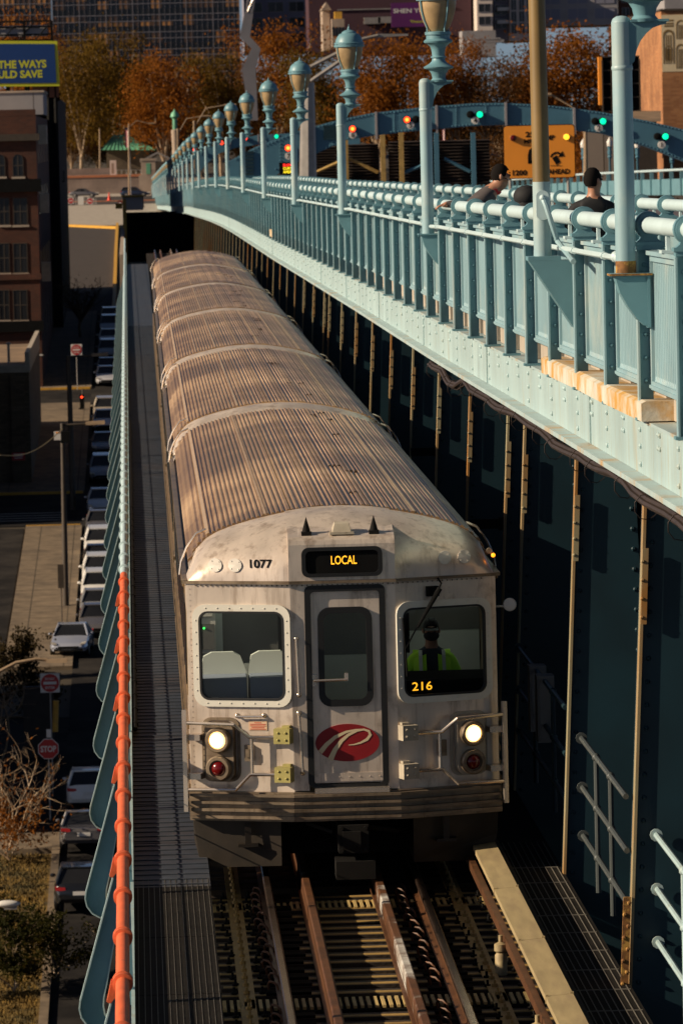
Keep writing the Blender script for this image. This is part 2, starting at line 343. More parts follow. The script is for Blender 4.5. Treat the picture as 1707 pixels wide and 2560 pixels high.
# walkway profile: depth of the lamp feet below the eye; ground profile below the bridge
PB = [(30, 1.08), (40, 1.12), (68, 1.28), (93, 1.38), (119, 1.51), (148, 1.66), (174, 1.75), (201, 1.86), (229, 2.03), (259, 2.28), (370, 3.4), (484, 4.85), (582, 5.9), (845, 9.1)]
def zb(Y): return CZ-interp(PB, Y)
def slope(Y): return math.atan((zb(Y+2)-zb(Y-2))/4)
GB = [(60, 32.3), (172, 27.75), (250, 24.55), (350, 20.4), (450, 16.35), (600, 12.3), (835, 8.8), (1000, 6.5), (1300, 3.0)]
def gz(Y): return CZ-interp(GB, Y)
def gdist(y, h=0.0):
    """distance at which ground + h is seen at pixel row y (left of the bridge)"""
    lo, hi = 100, 1200
    for _ in range(40):
        m = (lo+hi)/2
        if 359+F*(CZ-gz(m)-h)/m > y: lo = m
        else: hi = m
    return (lo+hi)/2
# ------------------------------------------------------------------ train
TX, TY, TROT = 2.005, 50.0, -.002
ARCH = [(0, 3.665), (.3, 3.65), (.6, 3.605), (.9, 3.54), (1.15, 3.465), (1.3, 3.395), (1.42, 3.285), (1.5, 3.14), (1.54, 2.98)]
def zarch(x): return interp(ARCH, abs(x))
LP = math.hypot(1.02, .36)
def yfr(x): return max(0, (abs(x)-.52)*.36/1.02)
def PM(side):      # frame of a swept side panel: u outwards, y inwards, z up
    U = Vector((side*1.02/LP, .36/LP, 0)); N = Vector((-side*.36/LP, 1.02/LP, 0))
    m = Matrix.Identity(4)
    for i in range(3): m[i][0] = U[i]; m[i][1] = N[i]; m[i][3] = (side*.52, 0, 0)[i]
    return m
def roof_mb(y0, y1, strips):
    xs = []; P = .05
    x = -1.50
    pts = []
    n = int(3.0/P)*4
    for i in range(n+1):
        xx = -1.5+3.0*i/n; ph = (xx/P) % 1
        h = .017*(1 if ph < .5 else 0)
        for sx, sw in strips:
            if abs(xx-sx) < sw: h = .024
        dx = .01; sl = (zarch(xx+dx)-zarch(xx-dx))/(2*dx); nn = Vector((-sl, 0, 1)).normalized()
        pts.append((xx+nn.x*h, zarch(xx)+nn.z*h))
    m = MB(); secs = [[(px, yy, pz) for px, pz in pts] for yy in [y0+(y1-y0)*k/4 for k in range(5)]]
    m.loft(secs, close=False)
    # closed ends of the ribs
    for yy in (y0, y1):
        q = [(px, yy, pz) for px, pz in pts]; b = [(px, yy, pz-.03) for px, pz in pts]; k = len(q)
        m.add(q+b, [(i, i+1, k+i+1, k+i) for i in range(k-1)])
    return m
def roof_parts(root, y0, y1, strips, seed):
    for sx, sw in strips:
        sl = (zarch(sx+.01)-zarch(sx-.01))/.02; nn = Vector((-sl, 0, 1)).normalized(); tt = Vector((nn.z, 0, -nn.x)); c = Vector((sx, 0, zarch(sx)))
        p = [c+tt*(-sw*.6), c+tt*sw*.6, c+tt*sw*.6+nn*.021, c-tt*sw*.6+nn*.021]
        MB().loft([[(q.x, y, q.z) for q in p] for y in (y0+.02, y1-.02)]).build('roof_seam', 'seam_steel', root)
    r = random.Random(seed); m = MB()
    for k in range(8):
        x = r.uniform(.1, .5); y = r.uniform(y0+.5, y1-.5); x = round(x/.05)*.05
        for j in range(r.choice((1, 2, 3))): m.box(x+.05*j, x+.05*j+.03, y+.05*(j % 2), y+.1+.05*(j % 2), zarch(x)-.005, zarch(x)+.021)
    m.build('rib_patches', 'tie_wood', root, kind='stuff')
def cap_mb(front=True):
    m = MB(); rows = []
    K = 9; X = [-1.54+3.08*i/28 for i in range(29)]
    for s in range(K+1):
        a = s/K*math.pi/2; row = []
        for x in X:
            za = max(zarch(x), 2.981); yf = yfr(x)
            row.append((x, yf+(1.06-yf)*(1-math.cos(a)), 2.98+(za-.004-2.98)*math.sin(a)**.85))
        rows.append(row)
    m.loft(rows, close=False)
    return m
def capy(x, z):
    za = max(zarch(x), 2.99)-.004; s = min(1, max(0, (z-2.98)/(za-2.98)))**(1/.85); yf = yfr(x)
    return yf+(1.06-yf)*(1-math.cos(math.asin(s)))
def grab_irons(root, side, yy):
    for dy in (0, .12):
        pts = []
        for x, z in ((1.30, 3.42), (1.40, 3.38), (1.50, 3.24), (1.56, 3.1), (1.58, 2.97)):
            pts.append((side*(x+.02), yy+dy, z+.02))
        MB().tube(pts, .012, 6).build('grab_iron', 'steel_bright', root, 40)
def car_common(root, L=20.35, strips=()):
    roof_mb(1.0, L-.72, ()).build('roof', 'steel_roof', root); roof_parts(root, 1.0, L-.72, strips, int(root.location.y))
    cap_mb().build('end_cap', 'steel_front', root, 50)
    m = cap_mb(); m.v = [(x, L-y, z) for x, y, z in m.v]; m.build('end_cap', 'steel_front', root, 50)
    b = MB()
    for s in (-1, 1):
        b.prism([(s*1.54, .62), (s*1.54, 2.98), (s*1.50, 2.98), (s*1.50, .62)], 'y', 1.75, L-.3)
        b.box(s*1.56-.03, s*1.56+.03, .36, L-.3, 2.965, 3.0)
        for z in (.75, .9, 1.05, 1.2, 1.35, 1.5): b.box(s*1.55-.015, s*1.55+.015, .42, L-.3, z, z+.05)
        for k in range(60): b.sphere((s*1.57, .6+k*.33, 2.93), .018, 5, 3)
    b.build('body_side', 'steel_side', root)
    w = MB()
    for s in (-1, 1):
        for k in range(9):
            y = 2.2+k*1.95; w.prism(rrect(y, y+1.3, 1.75, 2.6, .1, 3), 'x', s*1.542, s*1.55)
    w.build('side_windows', 'window_dark', root, kind='stuff')
    u = MB(); u.box(-1.35, 1.35, 1.2, L-1, .35, .63); u.box(-1.1, 1.1, 3, 6, .1, .36); u.box(-1.1, 1.1, L-6, L-3, .1, .36)
    u.box(-1.5, 1.5, .4, L-.3, .58, .64)
    u.build('underframe', 'dark_steel', root)
    for s in (-1, 1):
        for yy in (1.15, L-1.0): grab_irons(root, s, yy)
ND = ['second', 'third', 'fourth', 'fifth', 'sixth']
lead = thing('subway_car', 'leading stainless subway car with lit headlights, LOCAL sign and red oval emblem', 'subway car', (TX, TY, 0), 'coupled cars of the subway train', (0, 0, TROT))
STR = [((-1.3, .035), (-.72, .02), (.78, .02)), ((-1.3, .03), (-.6, .02), (.8, .02)), ((-1.3, .03), (-.95, .015), (-.6, .02), (-.2, .015), (.2, .02), (.6, .015), (.95, .015)),
       ((-1.3, .02), (-.95, .015), (-.6, .02), (-.2, .015), (.8, .015)), ((-1.3, .02), (-.6, .02), (.8, .02)), ((-1.3, .02), (-.6, .02), (.8, .02))]
car_common(lead, strips=STR[0])
for i in range(1, 6):
    y = i*20.7
    c = thing('subway_car', ['second subway car, roof with two pale seam lines, coupled behind the leading car', 'third subway car back, roof crossed by many thin pale seam lines',
              'fourth subway car back, between the car with many seam lines and the fifth', 'fifth subway car from the front, next to last, short in view',
              'last subway car at the tail by the dark tunnel mouth'][i-1], 'subway car', (TX-TROT*y, TY+y, 0), 'coupled cars of the subway train', (0, 0, TROT))
    car_common(c, strips=STR[i])
    e = MB(); e.prism([(-1.54, .45), (-.52, .05), (.52, .05), (1.54, .45), (1.54, .6), (-1.54, .6)], 'z', .62, 2.98); e.build('end_wall', 'steel_front', c)
    MB().box(-.08, .08, -.4, .3, .5, .7).build('coupler', 'dark_steel', c)
# --- front of the leading car
T = lead
NX = .015
for side in (-1, 1):
    M = PM(side); p = MB()
    u0, u1, z0, z1 = .06, .965, 1.79, 2.71          # window hole
    for a, b, c, d in ((0, LP, z1, 2.98), (0, LP, .88, z0), (0, u0, z0, z1), (u1, LP, z0, z1)): p.obox(M, a, b, 0, .03, c, d)
    # corner post, rounded back to the side
    p.prism([(side*1.54, .36), (side*1.545, .40), (side*1.545, 1.75), (side*1.51, 1.75), (side*1.51, .39)], 'z', .88, 1.70)
    p.prism([(side*1.54, .36), (side*1.545, .40), (side*1.545, .62), (side*1.51, .62), (side*1.51, .39)], 'z', 1.70, 2.66)
    p.prism([(side*1.54, .36), (side*1.545, .40), (side*1.545, 1.75), (side*1.51, 1.75), (side*1.51, .39)], 'z', 2.66, 2.98)
    for k in range(36): p.obox(M, LP-.035, LP-.027, -.006, 0, .95+k*.056, .958+k*.056)
    p.build('front_panel', 'steel_front', T)
    f = MB(); f.ring(rrect(.0, 1.02, 1.74, 2.76, .13), rrect(.07, .95, 1.81, 2.69, .09), 'y', -.03, .02)
    for k in range(7):
        for zz in (1.775, 2.725): f.sphere((.14+k*.123, -.031, zz), .009, 5, 3)
        for uu in (.035, .985): f.sphere((uu, -.031, 1.9+k*.117), .009, 5, 3)
    f.xf(M); wf = f.build('window_frame', 'window_frame', T, 40)
    g = MB(); g.add([(.06, .012, 1.8), (.96, .012, 1.8), (.96, .012, 2.7), (.06, .012, 2.7)], [(0, 1, 2, 3)]); g.xf(M); g.build('pane', 'cab_glass', wf)
    r = MB(); r.ring(rrect(.065, .955, 1.805, 2.695, .095), rrect(.085, .935, 1.825, 2.675, .08), 'y', -.034, .01); r.xf(M); r.build('gasket', 'rubber', wf)
    # headlight unit
    h = MB(); h.ring(rrect(.555, .955, .985, 1.63, .1), rrect(.585, .925, 1.015, 1.60, .09), 'y', -.012, 0)
    h.prism(rrect(.60, .90, 1.0, 1.59, .09), 'y', -.09, 0)
    for k in range(9):
        h.sphere((.57, -.013, 1.07+k*.06), .007, 5, 3); h.sphere((.94, -.013, 1.07+k*.06), .007, 5, 3)
    h.xf(M); h.build('light_housing', 'box_tan' if side > 0 else 'bumper_steel', T, 40)
    for zz, nm in ((1.415, 'headlight'), (1.13, 'tail_light')):
        q = MB(); q.lathe([(.128, 0), (.128, -.05), (.115, -.065), (.088, -.065), (.084, -.04)], (.75, -.09, zz), 24, 'y'); q.xf(M)
        lo = q.build(nm, 'bumper_steel', T, 40)
        q = MB(); q.sphere((.75, -.125, zz), .088 if nm == 'headlight' else .072, 20, 8, 0, (1, .35, 1)); q.xf(M)
        # sphere helper scales about origin; rebuilt as a shallow lens
        q = MB(); rr = .09 if nm == 'headlight' else .075
        q.lathe([(rr, -.04), (rr*.8, -.062), (rr*.4, -.075), (.002, -.078)], (.75, -.09, zz), 20, 'y'); q.xf(M)
        ln = q.build('lens', 'headlamp' if nm == 'headlight' else 'tail_red', lo, 40)
        if nm == 'headlight':
            q = MB(); q.lathe([(.066, -.074), (.04, -.08), (.002, -.083)], (.75, -.09, zz), 20, 'y'); q.xf(M); q.build('bulb_glare', 'headlamp_core', ln, 40)
        if nm == 'headlight':
            q = MB(); q.lathe([(.1, -.042), (.1, -.05), (.088, -.05), (.088, -.042)], (.75, -.09, zz), 20, 'y'); q.xf(M); q.build('glow_ring', 'headlamp_glow', lo, 40)  # emissive ring paints the warm halo around the lit lens
    # gate brackets and bars
    for zz in (1.46, 1.075):
        b = MB(); b.obox(M, .0, .165, -.13, 0, zz-.075, zz+.075)
        for k in range(4):
            b.sphere(M @ Vector((.04+.08*(k % 2), -.131, zz-.035+.07*(k//2))), .014, 6, 4)
        b.obox(M, .02, .10, -.06, .0, zz+.075, zz+.10)
        b.build('bar_bracket', 'box_yellow' if side < 0 else 'box_tan', T)
    k = .19
    hb = MB()
    hb.tube([M @ Vector(p) for p in ((.16, -.1, 1.45), (.42, -.12, 1.45), (.55, -.2, 1.58), (1.07, -.17, 1.59))], .019, 8)
    hb.tube([M @ Vector(p) for p in ((.16, -.1, 1.075), (.42, -.12, 1.075), (.55, -.2, .93), (1.07, -.17, .92))], .019, 8)
    hb.tube([M @ Vector(p) for p in ((.40, -.11, 1.075), (.40, -.11, 1.45))], .018, 8)
    hb.obox(M, 1.055, 1.10, -.19, -.15, .70, 1.72)
    hb.obox(M, .93, 1.07, -.15, 0, 1.41, 1.47, 0); hb.obox(M, .93, 1.07, -.15, 0, 1.02, 1.08, 0)
    hb.build('guard_bar', 'steel_bright', T, 40)
    l = MB(); l.obox(M, .42, .50, -.05, 0, 1.2, 1.36); l.obox(M, .44, .48, -.07, -.05, 1.24, 1.32); l.build('latch', 'bumper_steel', T)
    # round blanking plates on the cap
    for lx, zz in ((.81+.44, 3.15), (.81+.245, 3.15)) if side < 0 else ((1.035, 3.17), (1.235, 3.17)):
        yy = yfr(lx)+.038
        d = MB(); d.lathe([(.066, 0), (.066, -.03), (.001, -.034)], (side*lx, yy, zz), 18, 'y')
        for a in range(4): d.sphere((side*lx+.05*math.cos(a*1.57+.7), yy-.034, zz+.05*math.sin(a*1.57+.7)), .006, 5, 3)
        d.v = [(x, y-yy+capy(x, z)+.018, z) for x, y, z in d.v]
        d.build('blanking_plate', 'white_plate', T, 40)
    # skirts under the bumper
    s = MB(); pts = [(side*.66, .63), (side*.66, .13), (side*1.30, .10), (side*1.41, .13), (side*1.48, .2), (side*1.52, .36), (side*1.53, .63)]
    n = len(pts); s.add([(x, yfr(x)+.1+(.04 if z < .5 else 0), z) for x, z in pts]+[(x, yfr(x)+1.2, z) for x, z in pts], [tuple(range(n)), tuple(range(2*n-1, n-1, -1))]+[(i, (i+1) % n, n+(i+1) % n, n+i) for i in range(n)])
    s.build('skirt', 'skirt', T)
    st = MB(); st.box(side*.99-.1, side*.99+.1, .16, .30, .33, .36); st.box(side*.99-.03, side*.99+.03, .17, .2, .36, .62); st.build('step', 'skirt', T)
# centre section, door
p = MB(); D0, D1 = -.385+NX, .395+NX
for a, b, c, d in ((-.52, D0, .9, 2.98), (D1, .52, .9, 2.98), (D0, D1, 2.93, 2.98)): p.box(a, b, 0, .03, c, d)
p.build('front_panel', 'steel_front', T)
door = MB(); wx0, wx1, wz0, wz1 = -.235+NX, .235+NX, 1.77, 2.69
for a, b, c, d in ((D0+.05, D1-.05, wz1, 2.88), (D0+.05, D1-.05, .97, wz0), (D0+.05, wx0, wz0, wz1), (wx1, D1-.05, wz0, wz1)): door.box(a, b, .015, .045, c, d)
door.box(D0+.05, D1-.05, -.0, .02, .985, 1.07)
for k in range(7): door.sphere((D0+.1+k*.1, 0, 1.03), .008, 5, 3)
dr = door.build('door', 'steel_front', T)
MB().ring(rrect(D0-.01, D1+.01, .93, 2.945, .06), rrect(D0+.05, D1-.05, .96, 2.885, .04), 'y', -.02, .03).build('door_seal', 'rubber', T, 40)
wf = MB().ring(rrect(-.27+NX, .27+NX, 1.735, 2.725, .12), rrect(-.21+NX, .21+NX, 1.80, 2.665, .08), 'y', -.012, .03).build('door_window', 'rubber', dr, 40)
g = MB(); g.add([(wx0, .02, wz0), (wx1, .02, wz0), (wx1, .02, wz1), (wx0, .02, wz1)], [(0, 1, 2, 3)]); g.build('door_glass', 'cab_glass', dr)
hnd = MB(); hnd.box(-.325, -.28, 0, .02, 1.94, 2.06); hnd.tube([(-.305, 0, 2.0), (-.305, -.05, 2.0), (.03, -.05, 2.005)], .013, 8); hnd.box(.0, .035, -.055, .0, 1.99, 2.07); hnd.build('door_handle', 'steel_bright', dr, 40)
MB().box(-.32, .42, -.1, .06, .88, .93).build('threshold', 'steel_bright', T)
# red oval with a cream swoosh letter
oz = 1.37; el = [(NX+.318*math.cos(2*math.pi*i/48), oz+.187*math.sin(2*math.pi*i/48)) for i in range(48)]
ov = MB().prism(el, 'y', .004, .016).build('oval_emblem', 'red_oval', dr)
def sw(cx, cy): return (-1.6637+.002187*cx-.0000569*(cy+901)+.0, 3.787-.002187*(cy+901)-.0000569*cx)
def ribbon(cl, w):
    pts = [Vector((sw(*c)[0], 0, sw(*c)[1])) for c in cl]; m = MB(); L_, R_ = [], []
    for i, q in enumerate(pts):
        d = (pts[min(i+1, len(pts)-1)]-pts[max(i-1, 0)]).normalized(); nn = Vector((-d.z, 0, d.x)); h = w[i]*.002187/2
        L_.append(q+nn*h); R_.append(q-nn*h)
    k = len(pts); vs = [(a.x, .0015, a.z) for a in L_]+[(a.x, .0015, a.z) for a in R_]
    m.add(vs, [(i, i+1, k+i+1, k+i) for i in range(k-1)]); return m
m = ribbon([(672, 228), (700, 193), (740, 158), (790, 134), (835, 124), (860, 122)], [22, 20, 16, 11, 7, 4])
q = ribbon([(718, 262), (740, 215), (768, 175), (800, 147), (840, 128), (870, 123), (893, 131), (899, 148), (885, 168), (855, 184), (825, 192), (800, 194)], [26, 21, 16, 13, 10, 9, 11, 14, 13, 9, 6, 3])
q.v = [(x, y-.001, z) for x, y, z in q.v]
m.add(q.v, q.f); m.build('emblem_swoosh', 'cream', ov)
# bumper with ribs
bp = MB()
def band(z0, z1, o, x=1.56):
    return bp.prism([(-x, .36-o), (-.53, -o), (.53, -o), (x, .36-o), (x, .5), (-x, .5)], 'z', z0, z1)
band(.60, .89, .06); band(.625, .655, .10); band(.70, .73, .12); band(.775, .80, .12); band(.85, .875, .13)
bp.build('bumper', 'bumper_steel', T)
# gutter over the windows
gb = MB(); gb.prism([(-1.58, .36), (-.53, -.045), (.53, -.045), (1.58, .36), (1.56, .45), (-1.56, .45)], 'z', 2.965, 2.995)
for k in range(58): gb.sphere((-1.45+k*.05, yfr(-1.45+k*.05)-.012, 2.95), .009, 5, 3)
gb.build('rain_gutter', 'bumper_steel', T)
# sign housing on the cap
sh = MB(); sh.loft([[(x, -.012, 2.995), (x, -.005, 3.35), (x, .015, 3.39), (x, .07, 3.425), (x, .98, zarch(x)+.004), (x, 1.0, 2.995)] for x in [-.53+.1055*k for k in range(11)]]); sh.build('sign_housing', 'steel_front', T)
ds = MB().ring(rrect(-.40, .40, 3.03, 3.325, .07), rrect(-.36, .36, 3.065, 3.29, .05), 'y', -.05, .02).build('destination_sign', 'rubber', T, 40)
MB().prism(rrect(-.365, .365, 3.06, 3.295, .05), 'y', -.03, .0).build('screen', 'black', ds)
q = text_mb('LOCAL', .085, .255, .004); q.xf(Matrix.Translation((.02, -.033, 3.195))); q.build('lettering', 'led_amber', ds)
q = text_mb('1077', .085, .215, .02); q.v = [(x-.80, capy(x-.80, z+3.165)-.006, z+3.165) for x, y, z in q.v]; q.build('car_number', 'black', T)
for x in (-.34, .33):
    c = MB(); c.box(x-.05, x+.05, .10, .22, 3.42, 3.47); c.lathe([(.042, 0), (.035, .03), (.012, .11), (.002, .145)], (x, .16, 3.47), 12); c.build('horn', 'dark_steel', T, 40)
c = MB(); c.loft([[(-.095+.01, .08, 3.45), (.095+.01, .08, 3.45), (.095+.01, .26, 3.49), (-.085, .26, 3.49)], [(-.06, .12, 3.545), (.08, .12, 3.545), (.08, .22, 3.56), (-.06, .22, 3.56)]]); c.box(-.11, .13, .07, .28, 3.44, 3.465); c.build('roof_light', 'box_tan', T)
# grab handles
for pts, r in (([(-.47, 0, 2.42), (-.47, -.06, 2.42), (-.455, -.06, 1.86), (-.455, 0, 1.86)], .014), ([(-.46, 0, 1.68), (-.46, -.06, 1.66), (-.435, -.06, 1.10), (-.435, 0, 1.08)], .014)):
    h = MB().tube(pts, r, 8); h.sphere(pts[0], .028, 8, 5); h.sphere(pts[-1], .028, 8, 5); h.build('grab_handle', 'steel_bright', T, 40)
M = PM(-1); h = MB().tube([M @ Vector(p) for p in ((.30, 0, 1.655), (.30, -.05, 1.65), (.58, -.05, 1.645), (.58, 0, 1.65))], .012, 8); h.sphere(M @ Vector((.3, 0, 1.655)), .026, 8, 5); h.sphere(M @ Vector((.58, 0, 1.65)), .026, 8, 5); h.build('grab_handle', 'steel_bright', T, 40)
wp = MB(); wp.obox(M, .27, .46, -.008, 0, 1.505, 1.6); wpl = wp.build('warning_plate', 'warn', T)
wr = MB()
for k, (a, b) in enumerate(((.33, .40), (.285, .445), (.285, .445), (.30, .43), (.285, .445))): wr.obox(M, a, b, -.0115, -.009, 1.578-k*.016, 1.585-k*.016)
wr.build('warning_lines', 'warn_red', wpl)
# wiper
M = PM(1); w = MB(); w.obox(M, .33, .45, -.06, 0, 2.80, 2.9); w.tube([M @ Vector(p) for p in ((.44, -.05, 2.98), (.46, -.09, 2.93), (.42, -.1, 2.86))], .01, 6)
w.tube([M @ Vector(p) for p in ((.44, -.1, 2.88), (.20, -.08, 2.5))], .028, 8, r2=.012); w.tube([M @ Vector(p) for p in ((.40, -.1, 2.86), (.08, -.06, 2.3))], .008, 6)
w.tube([M @ Vector(p) for p in ((.06, -.05, 2.6), (.09, -.05, 2.02))], .012, 6); w.build('windscreen_wiper', 'black', T, 40)
# mirror disc on a rod and the amber marker lamp
mi = MB(); mi.tube([(1.55, .55, 2.64), (1.70, .5, 2.64)], .012, 6); mi.lathe([(.004, -.02), (.06, -.012), (.068, 0), (.06, .012), (.004, .014)], (1.69, .48, 2.66), 20, 'y'); mi.build('mirror', 'sign_white', T, 40)
ml = MB().sphere((1.535, .5, 3.16), .022, 10, 6); ml.build('marker_lamp', 'lamp_orange', T, 40)
ml = MB().lathe([(.03, 0), (.03, .06)], (1.50, .52, 3.2), 10, 'y'); ml.build('marker_lamp_body', 'bumper_steel', T, 40)
# coupler
c = MB(); c.box(-.1, .2, -.12, .5, .28, .56); c.box(-.13, .26, -.15, .4, .02, .2); c.box(-.06, .12, -.16, -.12, .34, .5)
for x, z in ((-.07, .53), (.17, .53), (-.07, .31), (.17, .31)): c.lathe([(.02, -.14), (.02, -.1)], (x, 0, z), 8, 'y')
c.tube([(.2, .0, .52), (.5, .2, .45), (.7, .6, .5)], .025, 6); c.tube([(-.15, .0, .48), (-.4, .2, .55)], .02, 6); c.box(-.72, .7, .9, 1.0, .15, .6)
c.build('coupler', 'dark_steel', T)
# inside of the cab
fl = MB(); fl.box(-1.5, 1.5, .45, 2.3, 1.0, 1.04); fl.box(-1.5, 1.5, .45, 2.3, 2.94, 2.96); fl.box(-.6, 1.5, 2.28, 2.33, 1.04, 2.94); fl.box(-1.5, -.6, 1.9, 1.95, 1.04, 2.94); fl.build('cab_lining', 'cab_dark', T)
fl = MB(); fl.box(-1.49, -1.17, 1.84, 1.89, 2.0, 2.75); fl.box(-1.49, -.62, 1.84, 1.89, 1.04, 2.0); fl.box(-.36, .5, 2.2, 2.27, 1.04, 2.02); fl.box(.52, 1.49, 2.2, 2.27, 1.3, 2.25); fl.build('cab_panel', 'cab_panel', T)
ip = MB(); ip.box(-1.44, -1.24, 1.79, 1.84, 2.12, 2.68); ip.box(-1.42, -1.27, 1.77, 1.80, 2.5, 2.64); ipl = ip.build('control_panel', 'white_plate', T)
MB().box(-1.425, -1.255, 1.775, 1.785, 2.16, 2.42).build('control_box', 'cab_dark', ipl)
MB().sphere((-1.36, 1.77, 2.38), .012, 8, 5).build('indicator', 'led_green', ipl)
for x in (-1.18, -.70):
    s = MB(); o = [(x-.24, 1.5), (x-.235, 1.98), (x-.20, 2.16), (x-.12, 2.2), (x+.10, 2.2), (x+.17, 2.16), (x+.235, 1.99), (x+.24, 1.5)]
    s.prism(o, 'y', 1.05, 1.15); st = s.build('passenger_seat', 'seat_grey', T)
    MB().box(x-.22, x+.22, .62, 1.05, 1.6, 1.98).build('cushion', 'seat_blue', st)
db = MB(); db.prism([(.40, 1.66), (.40, 1.93), (.75, 1.99), (.75, 1.66)], 'x', .5, 1.48); db.build('dashboard', 'black', T)
M = PM(1); q = text_mb('216', .085, .215, .006); q.xf(M @ Matrix.Translation((.29, .05, 1.90))); 
nb = MB(); nb.obox(M, .12, .46, .055, .09, 1.84, 1.96); nbo = nb.build('run_number_display', 'black', T); q.build('lettering', 'led_amber', nbo)
db = MB(); db.obox(M, .06, .96, .085, .1, 1.78, 1.94); db.build('dash_front', 'black', T)
for xa, xb in ((-1.3, -.6), (.6, 1.4)): MB().box(xa, xb, 1.3, 1.36, 2.90, 2.935).build('cab_fill_strip', 'cab_fill_glow', T)  # added glowing strips that brighten the cab interior
lt = MB().box(.56, 1.45, 1.0, 1.04, 2.60, 2.62); lt.build('cab_rail', 'steel_bright', T)
MB().box(.56, .68, .5, .56, 2.2, 2.6).build('cab_monitor', 'black', T)
# ------------------------------------------------------------------ track
CX = 1.93                                              # centre line
def tieloc(y): return CX+.0015*(y-42)
tm = MB(); tm.box(-1.33, 1.62, -.12, .12, -.42, -.20)
for s in (-1, 1):
    for sx in (-.717, .717):
        tm.box(sx-.2, sx+.2, -.09, .09, -.20, -.175, 1)
for o_ in (-.075, -.045, -.015): tm.box(-1.31, 1.6, o_-.012, o_+.012, -.20, -.194, 2)  # tan strips paint the sunlit lines across each sleeper top
tme = tm.mesh('railway_sleeper', ['tie_wood', 'dark_steel', 'tan_steel'])
tclip = MB()
for sx in (0,):
    for o in (-1,):
        pts = [(sx+o*.09, -.05, -.17), (sx+o*.10, -.05, -.12), (sx+o*.13, -.03, -.09), (sx+o*.165, .02, -.09), (sx+o*.18, .05, -.12), (sx+o*.17, .06, -.17)]
        tclip.tube(pts, .011, 5)
cme = tclip.mesh('rail_clip', 'steel_rusty', 40)
bolt = MB()
bolt.lathe([(.03, -.2), (.03, -.17), (.012, -.17), (.012, -.13)], (0, 0, 0), 6)
bme = bolt.mesh('bolt', 'dark_steel')
ties = []
y = 39.2; k = 0
while y < 50.5:
    if k == 11 or k == 12:
        y += .41; k += 1; continue
    lab = 'dark timber railway sleeper, %s from the bottom edge of the photo' % NUM[len(ties)]
    tt = bpy.data.objects.new('railway_sleeper', tme); COL.objects.link(tt); tt.location = (tieloc(y)+rnd.uniform(-.03, .03), y, rnd.uniform(-.008, .008)); tt.rotation_euler.z = rnd.uniform(-.006, .006)
    tag(tt, lab, 'sleeper', 'timber sleepers of the open track deck'); ties.append(tt)
    [put(cme, 'rail_clip', tt, (sx, 0, 0)) for sx in (-.717, .717)]; [put(bme, 'bolt', tt, (sx, 0, 0)) for sx in (-.36, .36, -.95, -1.2, 1.05, 1.35)]
    y += .41; k += 1
def cross_strip(y):
    m = MB()
    for j in range(44): m.box(-1.3+j*.063, -1.27+j*.063, -.23, .23, -.205, -.18)
    m.box(-1.33, 1.55, -.26, .26, -.30, -.215, 1)
    o = m.build('drain_grate', ['grate_tan', 'black']); o.location = (tieloc(y), y, 0); return tag(o, '', 'grate')
g = cross_strip(39.2+.41*11.5); g['label'] = 'slotted cross drain grate between sleepers in the foreground'
g = cross_strip(49.6); g['label'] = 'slotted cross drain grate at the foot of the train front'
fm = MB(); y = 51
while y < 350: fm.box(tieloc(y)-1.33, tieloc(y)+1.62, y-.12, y+.12, -.42, -.20); y += .45
o = fm.build('sleepers', 'tie_wood'); tag(o, 'run of sleepers under the train towards the tunnel', 'sleepers'); o['kind'] = 'stuff'
def rail_path(dx): return [(tieloc(y)+dx, y) for y in (37, 60, 120, 200, 280, 352)]
def rail(dx, label, guard=False):
    t_ = thing('guard_rail' if guard else 'rail', label, 'rail')
    prof = [(-.065, -.175), (.065, -.175), (.065, -.16), (.012, -.145), (.012, -.045), (-.012, -.045), (-.012, -.145), (-.065, -.16)]
    hd = [(-.036, -.045), (.036, -.045), (.036, -.008), (.026, 0), (-.026, 0), (-.036, -.008)]
    if guard: prof = [(-.075, -.175), (.075, -.175), (.075, -.15), (-.075, -.15)]; hd = [(-.042, -.15), (.042, -.15), (.042, -.02), (.03, -.01), (-.03, -.01), (-.042, -.02)]
    for nm, pf, mm in (('web', prof, 'rail_rust'), ('head', hd, guard if guard else 'rail_head')):
        MB().loft([[(x+px, y, pz) for px, pz in pf] for x, y in rail_path(dx)]).build('rail_'+nm, mm, t_)
    return t_
rail(-.753, 'left running rail with rusty orange web under the train'); rail(.753, 'right running rail with rusty orange web under the train')
rail(-.36, 'left inner guard rail, mostly rust with few white paint patches', 'guard_rust'); rail(.36, 'right inner guard rail streaked with white paint', 'guard_paint')
for dx, lb in ((-1.08, 'left long steel tie strap bolted over the sleeper ends'), (1.12, 'right long steel tie strap bolted over the sleeper ends')):
    m = MB(); m.loft([[(x+px, y, pz) for px, pz in ((-.07, -.195), (.07, -.195), (.07, -.18), (-.07, -.18))] for x, y in rail_path(dx)[:2]])
    for k in range(36): m.lathe([(.028, -.18), (.028, -.15), (.012, -.15), (.012, -.12)], (tieloc(38+k*.41)+dx, 38.3+k*.41, 0), 6)
    tag(m.build('tie_strap', 'tan_steel'), lb, 'strap')
